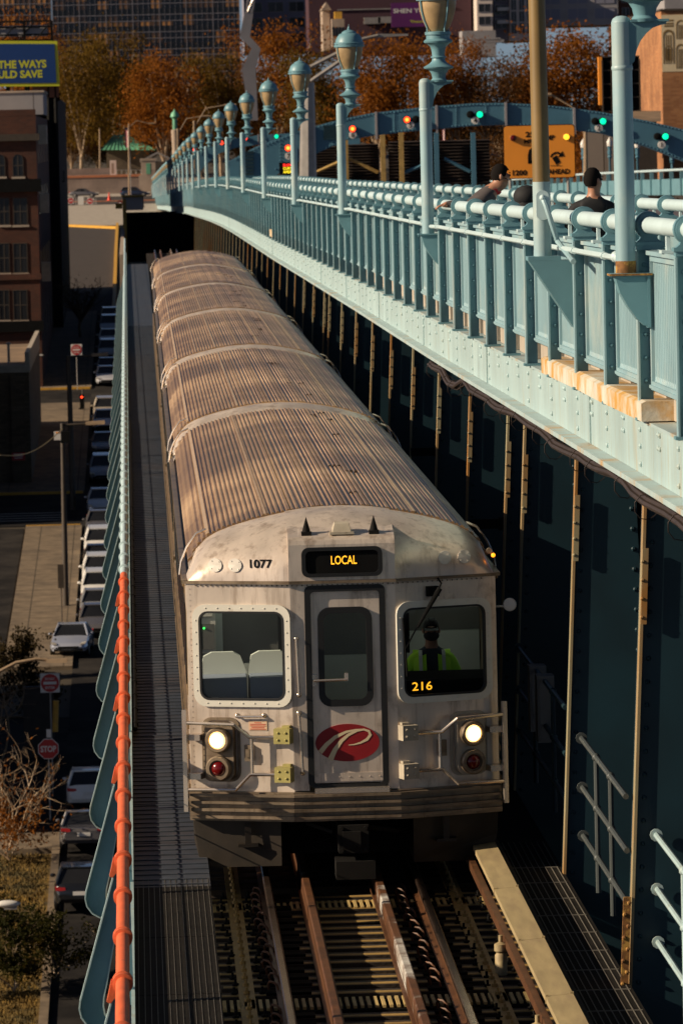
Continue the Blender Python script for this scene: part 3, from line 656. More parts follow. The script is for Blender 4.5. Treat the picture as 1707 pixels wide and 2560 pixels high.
# third rail cover
t_ = thing('third_rail_cover', 'pale protective cover boards over the third rail right of the track', 'rail cover')
def covx(y): return 3.36+.0015*(y-42)
ys = [37, 41.35, 44.3, 47.4, 50.6, 54, 60, 70, 85, 110, 150, 200, 260, 330]
for a, b in zip(ys, ys[1:]):
    m = MB(); m.loft([[(covx(y)-.10, y, .20), (covx(y)+.125, y, .22), (covx(y)+.125, y, .27), (covx(y)-.10, y, .25)] for y in (a+.006, b-.006)])
    m.box(covx(b)-.105, covx(b)-.08, b-.015, b+.015, .19, .265); m.box(covx(b)+.10, covx(b)+.13, b-.015, b+.015, .21, .285)
    m.build('cover_board', 'cover_board', t_)
m = MB(); m.loft([[(covx(y)-.16, y, .05), (covx(y)-.10, y, .05), (covx(y)-.10, y, .14), (covx(y)-.16, y, .14)] for y in (37, 90, 330)])
m.build('contact_rail', 'rail_rust', t_)
m = MB(); m.loft([[(covx(y)+.16, y, .02), (covx(y)+.20, y, .02), (covx(y)+.20, y, .2), (covx(y)+.16, y, .2)] for y in (37, 90, 330)]); m.build('side_board', 'tie_wood', t_)
for i, (y, lb) in enumerate(((41.0, 'pale insulator post under the third rail cover, nearer one'), (45.2, 'pale insulator post under the third rail cover, farther one'))):
    m = MB().lathe([(.055, -.2), (.055, -.02), (.04, 0), (.06, .02), (.06, .08), (.02, .1), (.02, .16)], (covx(y)-.20, y, 0), 12)
    tag(m.build('insulator', 'cover_board', None, 40), lb, 'insulator', 'third rail insulators')
# added black floor far under the sleepers, standing for the shade below
o = MB().box(-.2, 8.2, 30, 360, -1.1, -1.0).build('dark_void_floor', 'black'); struct(o)
# ------------------------------------------------------------------ left grating walk and railing
def pipe_x(y): return -.195-.0006*(y-40)
WL = [(-.14, .60)]
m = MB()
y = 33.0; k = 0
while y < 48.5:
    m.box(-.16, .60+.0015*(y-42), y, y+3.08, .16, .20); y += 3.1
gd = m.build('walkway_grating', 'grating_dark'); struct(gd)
m = MB()
while y < 300:
    m.box(-.16-.0006*(y-40), .60+.0015*(y-42), y, y+3.05, .16, .20); y += 3.1
struct(m.build('walkway_grating', 'grating'))
m = MB()
for j in range(14): m.loft([[(x+px, y, pz) for px, pz in ((-.003, .20), (.003, .20), (.003, .205), (-.003, .205))] for x, y in ((-.1+j*.052, 33), (-.1+j*.052+.01, 49))])
o = m.build('grating_bars', 'walk_bar', gd)
m = MB()
y = 48.6
while y < 200:
    m.box(-.12-.0006*(y-40), .58+.0015*(y-42), y, y+.03+.0002*y, .20, .212); y += .34+.002*(y-48)
m.build('walkway_treads', 'tread', gd)
m = MB().loft([[(pipe_x(y)+.04, y, .13), (pipe_x(y)+.07, y, .13), (pipe_x(y)+.07, y, .33), (pipe_x(y)+.04, y, .33)] for y in (30, 45, 80, 160, 330)])
struct(m.build('walkway_kerb', 'teal_pale'))
RY = [29.48+2.06*k for k in range(100)]
ZP = 1.42
colm = MB().lathe([(.05, -.07), (.075, -.065), (.075, -.03), (.062, -.025), (.062, .025), (.075, .03), (.075, .065), (.05, .07)], (0, 0, 0), 16, 'y')
# tilted plates from the pipe to the outside of the floor beams
def bracket_mb(s=1):
    m = MB()
    outer = [(-.03, .03), (-.065, -.05), (-.385, -1.15), (-.395, -1.22), (-.38, -1.29), (-.33, -1.36), (-.26, -1.40), (-.16, -1.41)]
    inner = [(.03, .0), (.02, -.12), (-.16, -1.0), (-.19, -1.13), (-.195, -1.2), (-.185, -1.27), (-.16, -1.31), (-.11, -1.35)]
    n = len(outer); th = .008
    vs = [(x, -th, z) for x, z in outer]+[(x, -th, z) for x, z in inner]+[(x, th, z) for x, z in outer]+[(x, th, z) for x, z in inner]
    fs = []
    for i in range(n-1):
        fs += [(i, i+1, n+i+1, n+i), (2*n+i, 3*n+i, 3*n+i+1, 2*n+i+1)]
    m.add(vs, fs)
    for line, w in ((outer, .05), (inner, .02)):
        for a, b in zip(line, line[1:]):
            d = Vector((b[0]-a[0], 0, b[1]-a[1])); L = d.length
            if L < 1e-4: continue
            d.normalize(); nn = Vector((d.z, 0, -d.x))
            p = [Vector((a[0], 0, a[1]))+nn*h for h in (-.006, .006)]+[Vector((b[0], 0, b[1]))+nn*h for h in (.006, -.006)]
            m.add([(q.x, -w, q.z) for q in p]+[(q.x, w, q.z) for q in p], [(0, 1, 2, 3), (7, 6, 5, 4), (0, 4, 5, 1), (1, 5, 6, 2), (2, 6, 7, 3), (3, 7, 4, 0)], 1)
    # plate going on down from the pipe to the walk
    m.prism([(.03, .0), (.05, -.1), (.06, -1.2), (.02, -1.2), (.0, -.5)], 'y', -.006, .006)
    return m
brme = bracket_mb().mesh('bracket', ['teal', 'teal_pale'])
clme = MB().prism([(-.08, .02), (-.115, -.13), (-.09, -.14), (-.02, -.06), (.0, -.05)], 'y', -.06, .06).mesh('clamp', 'orange_paint')
ND0 = 20
for nm, lab, mt, r0, r1 in (('pipe_railing', 'orange painted pipe railing with ring collars along the left walkway', 'orange_paint', 0, ND0), ('pipe_railing', 'pale blue pipe railing with ring collars beyond the orange length', 'teal_white', ND0, 97)):
    t_ = thing(nm, lab, 'railing')
    ya, yb = (RY[r0]-1.0 if r0 == 0 else RY[r0]-.9), RY[r1]-.95+(90 if r0 else 0)
    MB().tube([(pipe_x(ya+(yb-ya)*k/8), ya+(yb-ya)*k/8, ZP) for k in range(9)], .05, 14).build('pipe', mt, t_, 40)
    cm = colm.mesh('collar', mt, 40); nb = 0
    for k in range(r0, r1):
        put(cm, 'collar', t_, (pipe_x(RY[k]), RY[k], ZP))
        if k % 3 == 0:
            if r0 == 0: put(clme, 'clamp', t_, (pipe_x(RY[k]), RY[k], ZP))
            put(brme, 'bracket', t_, (pipe_x(RY[k]), RY[k], ZP-.02))
    m = MB()
    for zz in (.45, .75, 1.05): m.tube([(pipe_x(ya+(yb-ya)*k/8)+.01, ya+(yb-ya)*k/8, zz) for k in range(9)], .007, 5)
    m.build('wire', 'teal_pale', t_)
# thin service pipe beside the walk
m = MB().tube([(-.085-.0006*(y-40), y, .29) for y in (61, 75, 90, 130)], .03, 8)
for k in range(24): m.lathe([(.04, -.04), (.04, .04)], (-.085-.0006*(21+k*1.6), 61.5+k*1.6, .29), 8, 'y')
tag(m.build('conduit_pipe', 'dark_steel', None, 40), 'dark thin service pipe along the left walkway edge', 'pipe')
# ------------------------------------------------------------------ right side: columns, girder, parapet, walkway
XR = 4.22
cl = [43.1, 49.7, 56.2, 58.7]+[58.7+6.55*k for k in range(1, 9)]+[113.9]+[113.9+6.6*k for k in range(1, 34)]
cl = [c for i, c in enumerate(cl) if c < 345]
def column_me():
    m = MB(); h0, h1 = -1.0, 4.55
    # camera facing plate, tapered
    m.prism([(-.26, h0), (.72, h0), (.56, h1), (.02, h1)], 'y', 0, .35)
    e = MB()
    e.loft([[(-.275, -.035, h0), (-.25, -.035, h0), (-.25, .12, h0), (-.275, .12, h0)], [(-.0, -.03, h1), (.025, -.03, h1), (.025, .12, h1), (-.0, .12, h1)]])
    rv = MB()
    for k in range(26):
        z = -.8+k*.2; f = (z-h0)/(h1-h0)
        rv.sphere((.72-.16*f-.05, -.0, z), .026, 6, 4); rv.sphere((-.19+.27*f, -.0, z), .022, 6, 4)
    gp = MB(); gp.loft([[(-.058, -.055, 3.3), (-.01, -.055, 3.3), (-.01, -.036, 3.3), (-.058, -.036, 3.3)], [(-.03, -.055, 3.95), (.02, -.055, 3.95), (.02, -.036, 3.95), (-.03, -.036, 3.95)]])
    for k in range(4): gp.sphere((-.05+.006*k, -.05, 3.36+k*.16), .018, 6, 4)
    return m.mesh('web_plate', 'teal_dark'), e.mesh('edge_flange', 'column_edge'), rv.mesh('rivets', 'teal_dark'), gp.mesh('splice_plate', 'column_edge')
wme, eme, rme, sme = column_me()
CLAB = 'tapered dark blue steel column with sunlit left edge, %s from the camera on the right side'
for i, y in enumerate(cl):
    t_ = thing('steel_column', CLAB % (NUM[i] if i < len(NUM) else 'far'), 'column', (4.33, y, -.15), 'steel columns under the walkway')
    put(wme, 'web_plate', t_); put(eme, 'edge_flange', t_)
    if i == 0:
        q = MB(); q.loft([[(-.30+.05*z, -.062, z), (-.235+.05*z, -.062, z), (-.235+.05*z, -.036, z), (-.30+.05*z, -.036, z)] for z in (-.9, .0, .95)])
        for k in range(9): q.sphere((-.285+.05*(-.8+k*.2), -.062, -.8+k*.2), .02, 6, 4); q.sphere((-.25+.05*(-.7+k*.2), -.062, -.7+k*.2), .02, 6, 4)
        q.build('rusty_splice_plate', 'rust_stain', t_)
    if y < 130: put(rme, 'rivets', t_); put(sme, 'splice_plate', t_)
ST = [30+4*k for k in range(36)]+[180+12*k for k in range(15)]+[370+30*k for k in range(17)]
def strip(prof, ys=ST):
    """loft of (x, z offset from the walkway profile) along the bridge"""
    return MB().loft([[(px, y, zb(y)+pz) for px, pz in prof] for y in ys])
t_ = thing('fascia_girder', 'long pale blue riveted edge girder under the walkway parapet', 'girder')
m = strip([(XR-.03, -1.70), (XR+.02, -1.70), (XR+.02, -1.25), (XR-.03, -1.25)])
y = 36.
while y < 190:
    for dz in (-1.33, -1.47, -1.62): m.sphere((XR-.03, y, zb(y)+dz), .026, 6, 4)
    for dy in (.0, .12):
        for dz in (-1.31, -1.42): m.sphere((XR-.03, y+1.4+dy, zb(y)+dz), .024, 6, 4)
    y += 2.957
m.build('girder_web', 'teal_pale', t_)
strip([(XR-.17, -1.75), (XR+.12, -1.75), (XR+.12, -1.70), (XR-.17, -1.705)]).build('bottom_flange', 'flange_pale', t_)
strip([(XR-.06, -1.25), (XR+.25, -1.25), (XR+.25, -1.225), (XR-.06, -1.225)]).build('top_flange', 'flange_pale', t_)
for y in (46.5, 60, 73, 86, 99, 112, 150, 215):
    MB().box(XR-.045, XR-.02, y, y+.25, zb(y)-1.69, zb(y)-1.26).build('splice_plate', 'teal_pale', t_)
m = MB()
pts = [(XR-.12+.03*math.sin(k*1.7), 34+k*1.1, zb(34+k*1.1)-1.81-.06*abs(math.sin(k*.35))-(.1 if 27 < k < 31 else 0)) for k in range(34)]
for dx, dz in ((0, 0), (.05, -.03), (.03, .03)): m.tube([(p[0]+dx, p[1], p[2]+dz) for p in pts], .024, 6)
for p in pts[::2]: m.tube([(p[0]+.1*math.cos(a)+.02, p[1]+.02*a, p[2]-.03+.11*math.sin(a)) for a in [q*.7 for q in range(10)]], .005, 4)
tag(m.build('cable_bundle', 'cable', None, 40), 'drooping bundle of dark cables hung under the edge girder', 'cable')
m = MB().loft([[(XR-.12, y, zb(y)-1.215), (XR+.22, y, zb(y)-1.215), (XR+.22, y, zb(y)-1.06), (XR-.08, y, zb(y)-1.05), (XR-.12, y, zb(y)-1.07)] for y in (40.9, 42.5, 44.5, 47, 51)])
m.v = [(x+.01*math.sin(y*9), y, z) for x, y, z in m.v]
tag(m.build('concrete_ledge', 'ledge'), 'rust stained pale concrete ledge between girder and parapet feet', 'ledge')
m = MB().box(XR-.1, XR+.12, 148, 150.5, zb(149)-1.15, zb(149)-.95); tag(m.build('concrete_ledge', 'ledge'), 'small tan concrete block on the girder far along the parapet', 'ledge')
m = MB()
y = 40
while y < 190: m.box(XR+.14, XR+.5, y, y+.9, zb(y)-1.22, zb(y)-1.0); y += 1.48
struct(m.build('walkway_curb_blocks', 'concrete'))
struct(strip([(XR+.2, -1.0), (8.2, -1.0), (8.2, -.9), (XR+.2, -.9)]).build('walkway_deck', 'concrete'))
# parapet pieces
PP = 2.957
def flute_me():
    m = MB(); n = 20; pts = []
    y0, y1 = .08, PP-.08
    w_ = (y1-y0-.18)/n
    for i in range(n):
        for f_, x in ((0, .012), (.45, .012), (.49, -.004), (.96, -.004)): pts.append((x, y0+.09+w_*(i+f_)))
    pts.append((.012, y1-.09)); N = len(pts)-1
    m.add([(x, y, -.86) for x, y in pts]+[(x, y, .05) for x, y in pts], [(i, i+1, N+2+i, N+1+i) for i in range(N)])
    for zz, s in ((-.86, -1), (.05, 1)):
        a = [(x, y, zz) for x, y in pts]; b = [(-.008, y, zz+s*.04) for x, y in pts]; k = N+1
        m.add(a+b, [(i, i+1, k+i+1, k+i) for i in range(N)])
    f = MB(); f.ring([(y0, -.97), (y1, -.97), (y1, .13), (y0, .13)], [(y0+.09, -.90), (y1-.09, -.90), (y1-.09, .08), (y0+.09, .08)], 'x', -.03, .03)
    f.box(-.06, .06, y0, y1, .131, .165); f.box(-.045, .045, y0, y1, -.955, -.93)
    return m.mesh('fluted_panel', 'teal_panel', 40), f.mesh('panel_frame', 'teal_panel')
def post_me():
    m = MB(); m.box(-.10, .015, -.035, .035, -1.23, .17); m.box(-.108, -.092, -.06, .06, -1.23, .16, 1)
    for k in range(6): m.sphere((-.045, -.036, -.9+k*.19), .02, 6, 4)
    m.box(-.13, .06, -.07, .07, -1.225, -1.2)
    return m.mesh('post', ['teal', 'teal_panel'])
def ped_me():
    m = MB(); m.ring([(.115*math.cos(a), .115*math.sin(a)) for a in [2*math.pi*k/20 for k in range(20)]], [(.07*math.cos(a), .07*math.sin(a)) for a in [2*math.pi*k/20 for k in range(20)]], 'y', -.05, .05)
    m.ring([(.10*math.cos(a), .10*math.sin(a)) for a in [2*math.pi*k/20 for k in range(20)]], [(.07*math.cos(a), .07*math.sin(a)) for a in [2*math.pi*k/20 for k in range(20)]], 'y', -.07, .07)
    pr = [(-.085, -.07), (-.065, -.09), (-.07, -.11), (-.10, -.135), (.10, -.135), (.07, -.11), (.065, -.09), (.085, -.07)]
    m.prism(pr, 'y', -.06, .06); m.box(-.12, .12, -.085, .085, -.165, -.135); m.box(-.105, .105, -.075, .075, -.20, -.165)
    return m.mesh('pedestal', 'teal', 40)
def strut_me():
    m = MB()
    for yy in (PP*.5,):
        m.box(-.06, .06, yy-.10, yy+.10, .166, .19); m.box(-.015, .015, yy-.04, yy+.04, .19, .31)
    return m.mesh('mid_strut', 'teal_white')
fme, fr, pme, dme, sme2 = flute_me()+(post_me(), ped_me(), strut_me())
ZT = .37
def parapet(name, X, label, y0, n, first_full=100, zoff=0, feet=True, near=True):
    t_ = thing(name, label, 'parapet')
    yy = [y0+PP*k for k in range(n+1)]
    full = min(n, first_full)
    m = MB().tube([(X, y, zb(y)+ZT+zoff) for y in yy[:full+1]], .07, 16); m.build('top_tube', 'teal_white', t_, 40)
    if n > full:
        m = MB().tube([(X, y, zb(y)+ZT+zoff) for y in yy[full::4]], .07, 8); m.build('top_tube', 'teal_white', t_, 40)
    far = MB(); 
    for k in range(n):
        y = yy[k]; z = zb(y)+zoff; sl = slope(y+PP/2)
        if k < full:
            if near: put(fme, 'fluted_panel', t_, (X+.02, y, z), (sl, 0, 0)); put(fr, 'panel_frame', t_, (X+.02, y, z), (sl, 0, 0))
            put(pme, 'post', t_, (X, y, z)); put(dme, 'pedestal', t_, (X, y, z+ZT)); put(sme2, 'mid_strut', t_, (X, y, z), (sl, 0, 0))
        else:
            if k % 2 == 0: far.box(X-.13, X+.06, y-.05, y+.05, z-1.2, z+.15); far.box(X-.11, X+.11, y-.1, y+.1, z+.15, z+ZT+.1)
            z2 = zb(y+PP)+zoff
            far.add([(X, y, z-.94), (X, y+PP, z2-.94), (X, y+PP, z2+.15), (X, y, z+.15)], [(0, 1, 2, 3)])
    if n > full: far.build('far_panels', 'teal_panel', t_, kind='stuff')
    return t_
LAMPS = [68.4+27.05*k for k in range(29)]
Y0P = 41.3-2*PP
parapet('bridge_parapet', XR, 'near walkway parapet with fluted blue panels and white top tube beside the train', Y0P, 272)
parapet('bridge_parapet', 6.35, 'second parapet behind the two people, across the walkway', Y0P+.9, 130, 90)
# conduit along the parapet
def cond(y0, y1, hump=None):
    pts = []
    y = y0
    while y <= y1:
        pts.append((XR-.17, y, zb(y)+.09)); y += 2.2
    return pts
m = MB()
for i, a in enumerate([41.4]+LAMPS[:9]):
    b = ([41.4]+LAMPS[:9]+[LAMPS[9]])[i+1]
    m.tube([(XR-.2, a+.1, zb(a)+.1), (XR-.2, a+.35, zb(a)+.14), (XR-.17, a+.7, zb(a)+.09)]+cond(a+1.2, b-.6)+[(XR-.18, b-.1, zb(b)+.08)], .026, 7)
    y = a+2
    while y < b: m.lathe([(.035, -.06), (.035, .06)], (XR-.17, y, zb(y)+.09), 8, 'y'); y += PP
    for q in (.35, .62): m.sphere((XR-.2, a+q, zb(a)+.1), .05, 8, 5)
tag(m.build('conduit_pipe', 'teal_white', None, 40), 'thin pale blue conduit pipe along the parapet face linking the lamps', 'pipe')
# lamps
def lamp_meshes():
    d = {}
    p = MB(); p.tube([(0, 0, -.02), (0, 0, 1.15), (0, 0, 2.02)], .082, 18); p.lathe([(.082, 1.63), (.088, 1.64), (.088, 1.66), (.082, 1.67)], (0, 0, 0), 18); p.lathe([(.082, 2.02), (.07, 2.05), (.04, 2.07), (.002, 2.075)], (0, 0, 0), 18)
    d['pole'] = p.mesh('pole', 'teal_panel', 40)
    # bracket arm at the top, flat plate with a quarter-round underside
    pr = [(.03, 2.03), (.36, 2.03), (.36, 2.0), (.31, 1.99), (.25, 1.97), (.20, 1.93), (.15, 1.87), (.115, 1.79), (.095, 1.7), (.05, 1.66)]
    a = MB().prism(pr, 'y', -.06, .06); a.box(.07, .38, -.08, .08, 2.02, 2.04); d['arm'] = a.mesh('arm', 'teal')
    b = MB(); b.lathe([(.12, 2.0), (.13, 2.03), (.105, 2.06), (.12, 2.13), (.16, 2.19), (.235, 2.215), (.245, 2.235), (.20, 2.26), (.15, 2.29), (.11, 2.33), (.10, 2.37), (.125, 2.385), (.125, 2.40), (.10, 2.41), (.11, 2.50), (.13, 2.56), (.18, 2.60), (.225, 2.62), (.235, 2.645), (.21, 2.67), (.19, 2.68), (.19, 2.74), (.21, 2.745), (.21, 2.79), (.15, 2.80)], (.33, 0, 0), 20)
    d['baluster'] = b.mesh('baluster', 'teal', 35)
    g = MB(); g.lathe([(.15, 2.80), (.19, 2.86), (.245, 2.98), (.285, 3.12), (.30, 3.24), (.30, 3.30)], (.33, 0, 0), 20); d['lantern'] = g.mesh('lantern_glass', 'lantern', 40)
    c = MB()
    for k in range(4):
        t = math.pi/2*k+.5
        c.tube([(.33+rr*math.cos(t), rr*math.sin(t), z) for rr, z in ((.20, 2.78), (.20, 2.86), (.255, 2.98), (.295, 3.12), (.312, 3.24), (.325, 3.36))], .017, 6)
    c.lathe([(.30, 3.28), (.34, 3.285), (.345, 3.33), (.32, 3.335), (.32, 3.35), (.335, 3.355), (.335, 3.38), (.30, 3.39)], (.33, 0, 0), 20); d['cage'] = c.mesh('lantern_frame', 'teal', 40)
    h = MB(); h.lathe([(.31, 3.375), (.30, 3.43), (.26, 3.52), (.21, 3.575), (.165, 3.59), (.165, 3.605), (.15, 3.62), (.10, 3.65), (.04, 3.665), (.03, 3.68), (.035, 3.70), (.012, 3.74), (.002, 3.79)], (.33, 0, 0), 20); d['hood'] = h.mesh('hood', 'teal', 35)
    k = MB(); k.box(-.14, .20, -.13, .13, -.035, -.015)
    gus = [(-.10, -.036), (.16, -.036), (.16, -.45), (.13, -.44), (.07, -.38), (.0, -.28), (-.06, -.17)]
    k.prism(gus, 'y', -.11, .11); k.box(.161, .185, -.12, .12, -.46, -.037)
    d['gusset'] = k.mesh('foot_bracket', 'teal', None)
    for nm in ('baluster', 'lantern', 'cage', 'hood'):
        for v in d[nm].vertices: v.co = ((v.co.x-.33)*.84+.19, v.co.y*.84, 2.02+(v.co.z-2.0)*.85)
    return d
LM = lamp_meshes()
def lamp(y, label, X=4.02):
    t_ = thing('lamp_post', label, 'street lamp', (X, y, zb(y)), 'lantern lamp posts along the parapet')
    for k, me in LM.items():
        if k == 'gusset' and y > 300: continue
        put(me, me.name, t_)
    return t_
t_ = lamp(41.2, 'nearest teal lamp post, lantern above the frame, rust at its foot'); MB().lathe([(.0835, -.014), (.0842, .02), (.0836, .07), (.083, .085)], (0, 0, 0), 18).build('rust_stain', 'rust_stain', t_, 40)
MB().box(-.143, .203, -.133, .133, -.033, -.017).build('rusty_foot_plate', 'rust_stain', t_)
for i, y in enumerate(LAMPS):
    lamp(y, 'teal lamp post with amber lantern, %s in the row from the camera' % NUM[i+1], 4.01-.0004*(y-68))
# tall olive pole on a triangular bracket
y = 47.8; zf = zb(y)+.02
t_ = thing('tall_pole', 'tall pole painted olive above and pale blue below on triangular bracket', 'pole', (3.88, y, zf))
MB().tube([(0, 0, 0), (0, 0, .70)], .084, 18).build('pole_foot', 'teal_panel', t_, 40)
MB().tube([(0, 0, .70), (-.02, 0, 4.5)], .083, 18, r2=.075).build('pole_shaft', 'olive_paint', t_, 40)
b = MB(); b.box(-.15, .16, -.15, .15, -.04, 0)
b.prism([(-.14, -.041), (.30, -.041), (.30, -.68), (.27, -.68)], 'y', -.15, .15); b.box(.301, .33, -.16, .16, -.70, -.02); b.build('triangle_bracket', 'teal', t_)
hh = MB(); hh.prism(rrect(-.06, .06, .34, .62, .055), 'y', -.10, -.07); hh.sphere((0, -.10, .55), .03, 8, 5); hh.build('hand_hole_cover', 'teal_white', t_, 40)
MB().tube([(.01, -.10, .53), (.03, -.14, .47), (.08, -.15, .3), (.13, -.14, .14), (.17, -.3, .07), (.15, -1.6, -.02)], .026, 8).build('cable_conduit', 'teal_panel', t_, 40)
# roadway side below the walkway
struct(MB().box(8.2, 33, 30, 845, 0, .1).xf(Matrix.Identity(4)).build('roadway_bed', 'dark_steel'))
m = MB(); ys = [30, 60, 100, 150, 200, 260, 320, 400, 500, 600, 720, 845]
m.loft([[(8.0, y, min(zb(y)-1.9, 6)), (33, y, min(zb(y)-1.9, 6)), (33, y, zb(y)-2.2), (8.0, y, zb(y)-2.2)] for y in ys]); struct(m.build('roadway', 'road_purple'))
m = MB()
for k in range(60):
    yy = 40+k*12; m.box(11.4, 11.55, yy, yy+3, zb(yy)-1.89, zb(yy)-1.885)
struct(m.build('lane_markings', 'paint_white'))
# handrail on the right service walk, grating
m = MB()
m.loft([[(3.58+.0015*(y-42), y, .0), (4.12+.0015*(y-42), y, .0), (4.12+.0015*(y-42), y, .04), (3.58+.0015*(y-42), y, .04)] for y in (36, 50, 130)]); sg = struct(m.build('service_walk', 'grating_dark'))
m = MB()
for j in range(8): m.loft([[(3.66+j*.06+.0015*(y-42)+px, y, pz) for px, pz in ((-.004, .04), (.004, .04), (.004, .046), (-.004, .046))] for y in (36, 52)])
for k in range(14): m.box(3.58, 4.1, 36.5+k*1.05, 36.52+k*1.05, .04, .047)
m.build('grating_bars', 'grating_bar', sg)
def handrail(label, ya, yb, posts, X=4.62, z0=.15, mt='teal_pale'):
    t_ = thing('pipe_handrail', label, 'handrail')
    for zz in (1.15, .68, .22):
        m = MB().tube([(X, ya, zz+z0), (X, yb, zz+z0)], .026, 8)
        m.lathe([(.055, -.012), (.055, .012)], (X, yb, zz+z0), 10, 'y')
        for p in posts: m.sphere((X, p, zz+z0), .04, 8, 5)
        m.build('rail', mt, t_, 40)
    for p in posts: MB().tube([(X, p, -.1+z0), (X, p, 1.17+z0)], .024, 8).build('post', mt, t_, 40)
handrail('pale pipe handrail in the bay right of the nearest column', 36.5, 43.05, [38.6, 40.9], 4.37, .18)
handrail('pipe handrail in the bay between the nearest and second column', 43.2, 47.5, [44.6, 46.0], 4.13, .50, 'rail_shaded')
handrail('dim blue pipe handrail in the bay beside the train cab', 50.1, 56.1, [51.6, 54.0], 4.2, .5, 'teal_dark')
for i, (yy, lb) in enumerate(((52.6, 'grey equipment box on the handrail, nearer of two'), (53.6, 'grey equipment box on the handrail, farther of two'))):
    m = MB().box(4.12, 4.3, yy, yy+.3, 1.0, 1.7); m.box(4.14, 4.28, yy-.02, yy, 1.03, 1.67); tag(m.build('junction_box', 'galv'), lb, 'box', 'equipment boxes beside the cab')
for i, y in enumerate((62.4, 75.5)):
    m = MB().box(4.1, 4.9, y, y+.08, 2.5+i*.1, 2.62+i*.1); m.box(4.45, 4.55, y-.03, y, 2.48+i*.1, 2.64+i*.1)
    tag(m.build('cross_brace', 'dark_steel'), 'dark cross brace between columns, %s one' % ('nearer', 'farther')[i], 'brace')
# tunnel portal and side wall behind the train
t_ = thing('tunnel_portal', 'black tunnel mouth under the street where the track goes', 'tunnel')
m = MB(); m.box(-.55, 1.2, 433.1, 433.5, 1.85, 2.85); m.box(-.75, -.5, 330, 430, -2.5, .2); m.build('lintel', 'stone', t_)
m = MB().box(-.6, 6, 450, 451, -5, 1.3); m.box(-.6, 1.25, 433.6, 450, 1.95, 2.0); m.build('end_wall', 'black', t_)  # black wall stands for the darkness inside the tunnel
# ------------------------------------------------------------------ people
def skin(name, J, mats, parent=None, sub=2, scale=1.0, close=None):
    """J: list of (pos, radius, parent index, material); one continuous skinned body"""
    me = bpy.data.meshes.new(name); me.from_pydata([Vector(j[0])*scale for j in J], [(j[2], i) for i, j in enumerate(J) if j[2] >= 0], [])
    o = bpy.data.objects.new(name, me); COL.objects.link(o)
    sk = o.modifiers.new('skin', 'SKIN'); sk.use_smooth_shade = True
    for i, j in enumerate(J):
        r = j[1] if isinstance(j[1], tuple) else (j[1], j[1])
        me.skin_vertices[0].data[i].radius = (r[0]*scale, r[1]*scale); me.skin_vertices[0].data[i].use_root = (i == 0)
    s = o.modifiers.new('sub', 'SUBSURF'); s.levels = sub; s.render_levels = sub
    dg = bpy.context.evaluated_depsgraph_get(); dg.update()
    new = bpy.data.meshes.new_from_object(o.evaluated_get(dg)); bpy.data.objects.remove(o)
    new.materials.clear()
    for m in mats: new.materials.append(MATS[m])
    P = [Vector(j[0])*scale for j in J]
    for f in new.polygons:
        c = f.center; b = min(range(len(P)), key=lambda i: (P[i]-c).length/(max(J[i][1]) if isinstance(J[i][1], tuple) else J[i][1])**.5)
        f.material_index = J[b][3]; f.use_smooth = True
    new.name = name
    ob = bpy.data.objects.new(name, new); COL.objects.link(ob)
    if parent: ob.parent = parent
    return ob
def head_extras(root, c, face, s=1.0, cap=False, mask=False, hat='hair'):
    """hair, ears, eyes: face = heading of the face in the XY plane"""
    f = Vector((math.cos(face), math.sin(face), 0)); l = Vector((-f.y, f.x, 0)); c = Vector(c); up = Vector((0, 0, 1))
    m = MB(); n = 18
    # hair: cap of the skull, low at the nape, high at the forehead
    vs = []; K = 8
    for i in range(K+1):
        for j in range(n):
            a = 2*math.pi*j/n; ca = math.cos(a); low = -.075 if ca < .25 else .045
            if abs(math.sin(a)) > .8 and ca > -.1: low = -.02
            t = i/K; ph = math.pi/2*(1-t)+0; zz = low+(.115-low)*math.sin(math.pi/2*t)
            rr = math.cos(math.asin(max(-1, min(1, (zz)/.118)))); 
            jg = 1+.05*math.sin(a*7+i*2.3)*(1 if hat == 'hair' else 0); p = c+f*(.098*rr*jg*ca-.008)+l*(.083*rr*jg*math.sin(a))+up*(zz+.012)
            vs.append(c+(p-c)*s)
    m.add(vs, [(i*n+j, i*n+(j+1) % n, (i+1)*n+(j+1) % n, (i+1)*n+j) for i in range(K) for j in range(n)]); m.build('cap' if cap else 'hair', hat, root, 60)
    if cap:
        b = MB(); b.loft([[c+(f*(.08+q)+l*w+up*(.03-q*.25))*s for w in (-.07, -.03, .03, .07)] for q in (0, .05, .09)], close=False); b.build('peak', hat, root)
    for sg in (-1, 1):
        e = MB(); e.sphere((0, 0, 0), .03*s, 8, 6, 0, (.6, .35, 1)); M = Matrix.Translation(c+(l*.083*sg-f*.005-up*.01)*s) @ Matrix.Rotation(face, 4, 'Z'); e.xf(M); e.build('ear', 'skin', root, 60)
        e = MB().sphere(c+(f*.088+l*.032*sg+up*.005)*s, .012*s, 6, 4); e.build('eye', 'cloth_black', root)
        e = MB().obox(Matrix.Translation(c+(f*.092+l*.032*sg+up*.03)*s) @ Matrix.Rotation(face, 4, 'Z'), -.006*s, .006*s, -.018*s, .018*s, -.004*s, .004*s); e.build('eyebrow', 'hair', root)
    if mask:
        q = MB().sphere(c+(f*.03-up*.055)*s, .085*s, 12, 8, 0, (1, 1, .75)); q.v = [tuple(Vector(p)) for p in q.v]
        # sphere() scales about the origin, so build it centred and move it
        q = MB().sphere((0, 0, 0), .085*s, 12, 8, 0, (1, .95, .68)); q.xf(Matrix.Translation(c+(f*.035-up*.055)*s) @ Matrix.Rotation(face, 4, 'Z')); q.build('face_mask', 'cloth_black', root, 60)
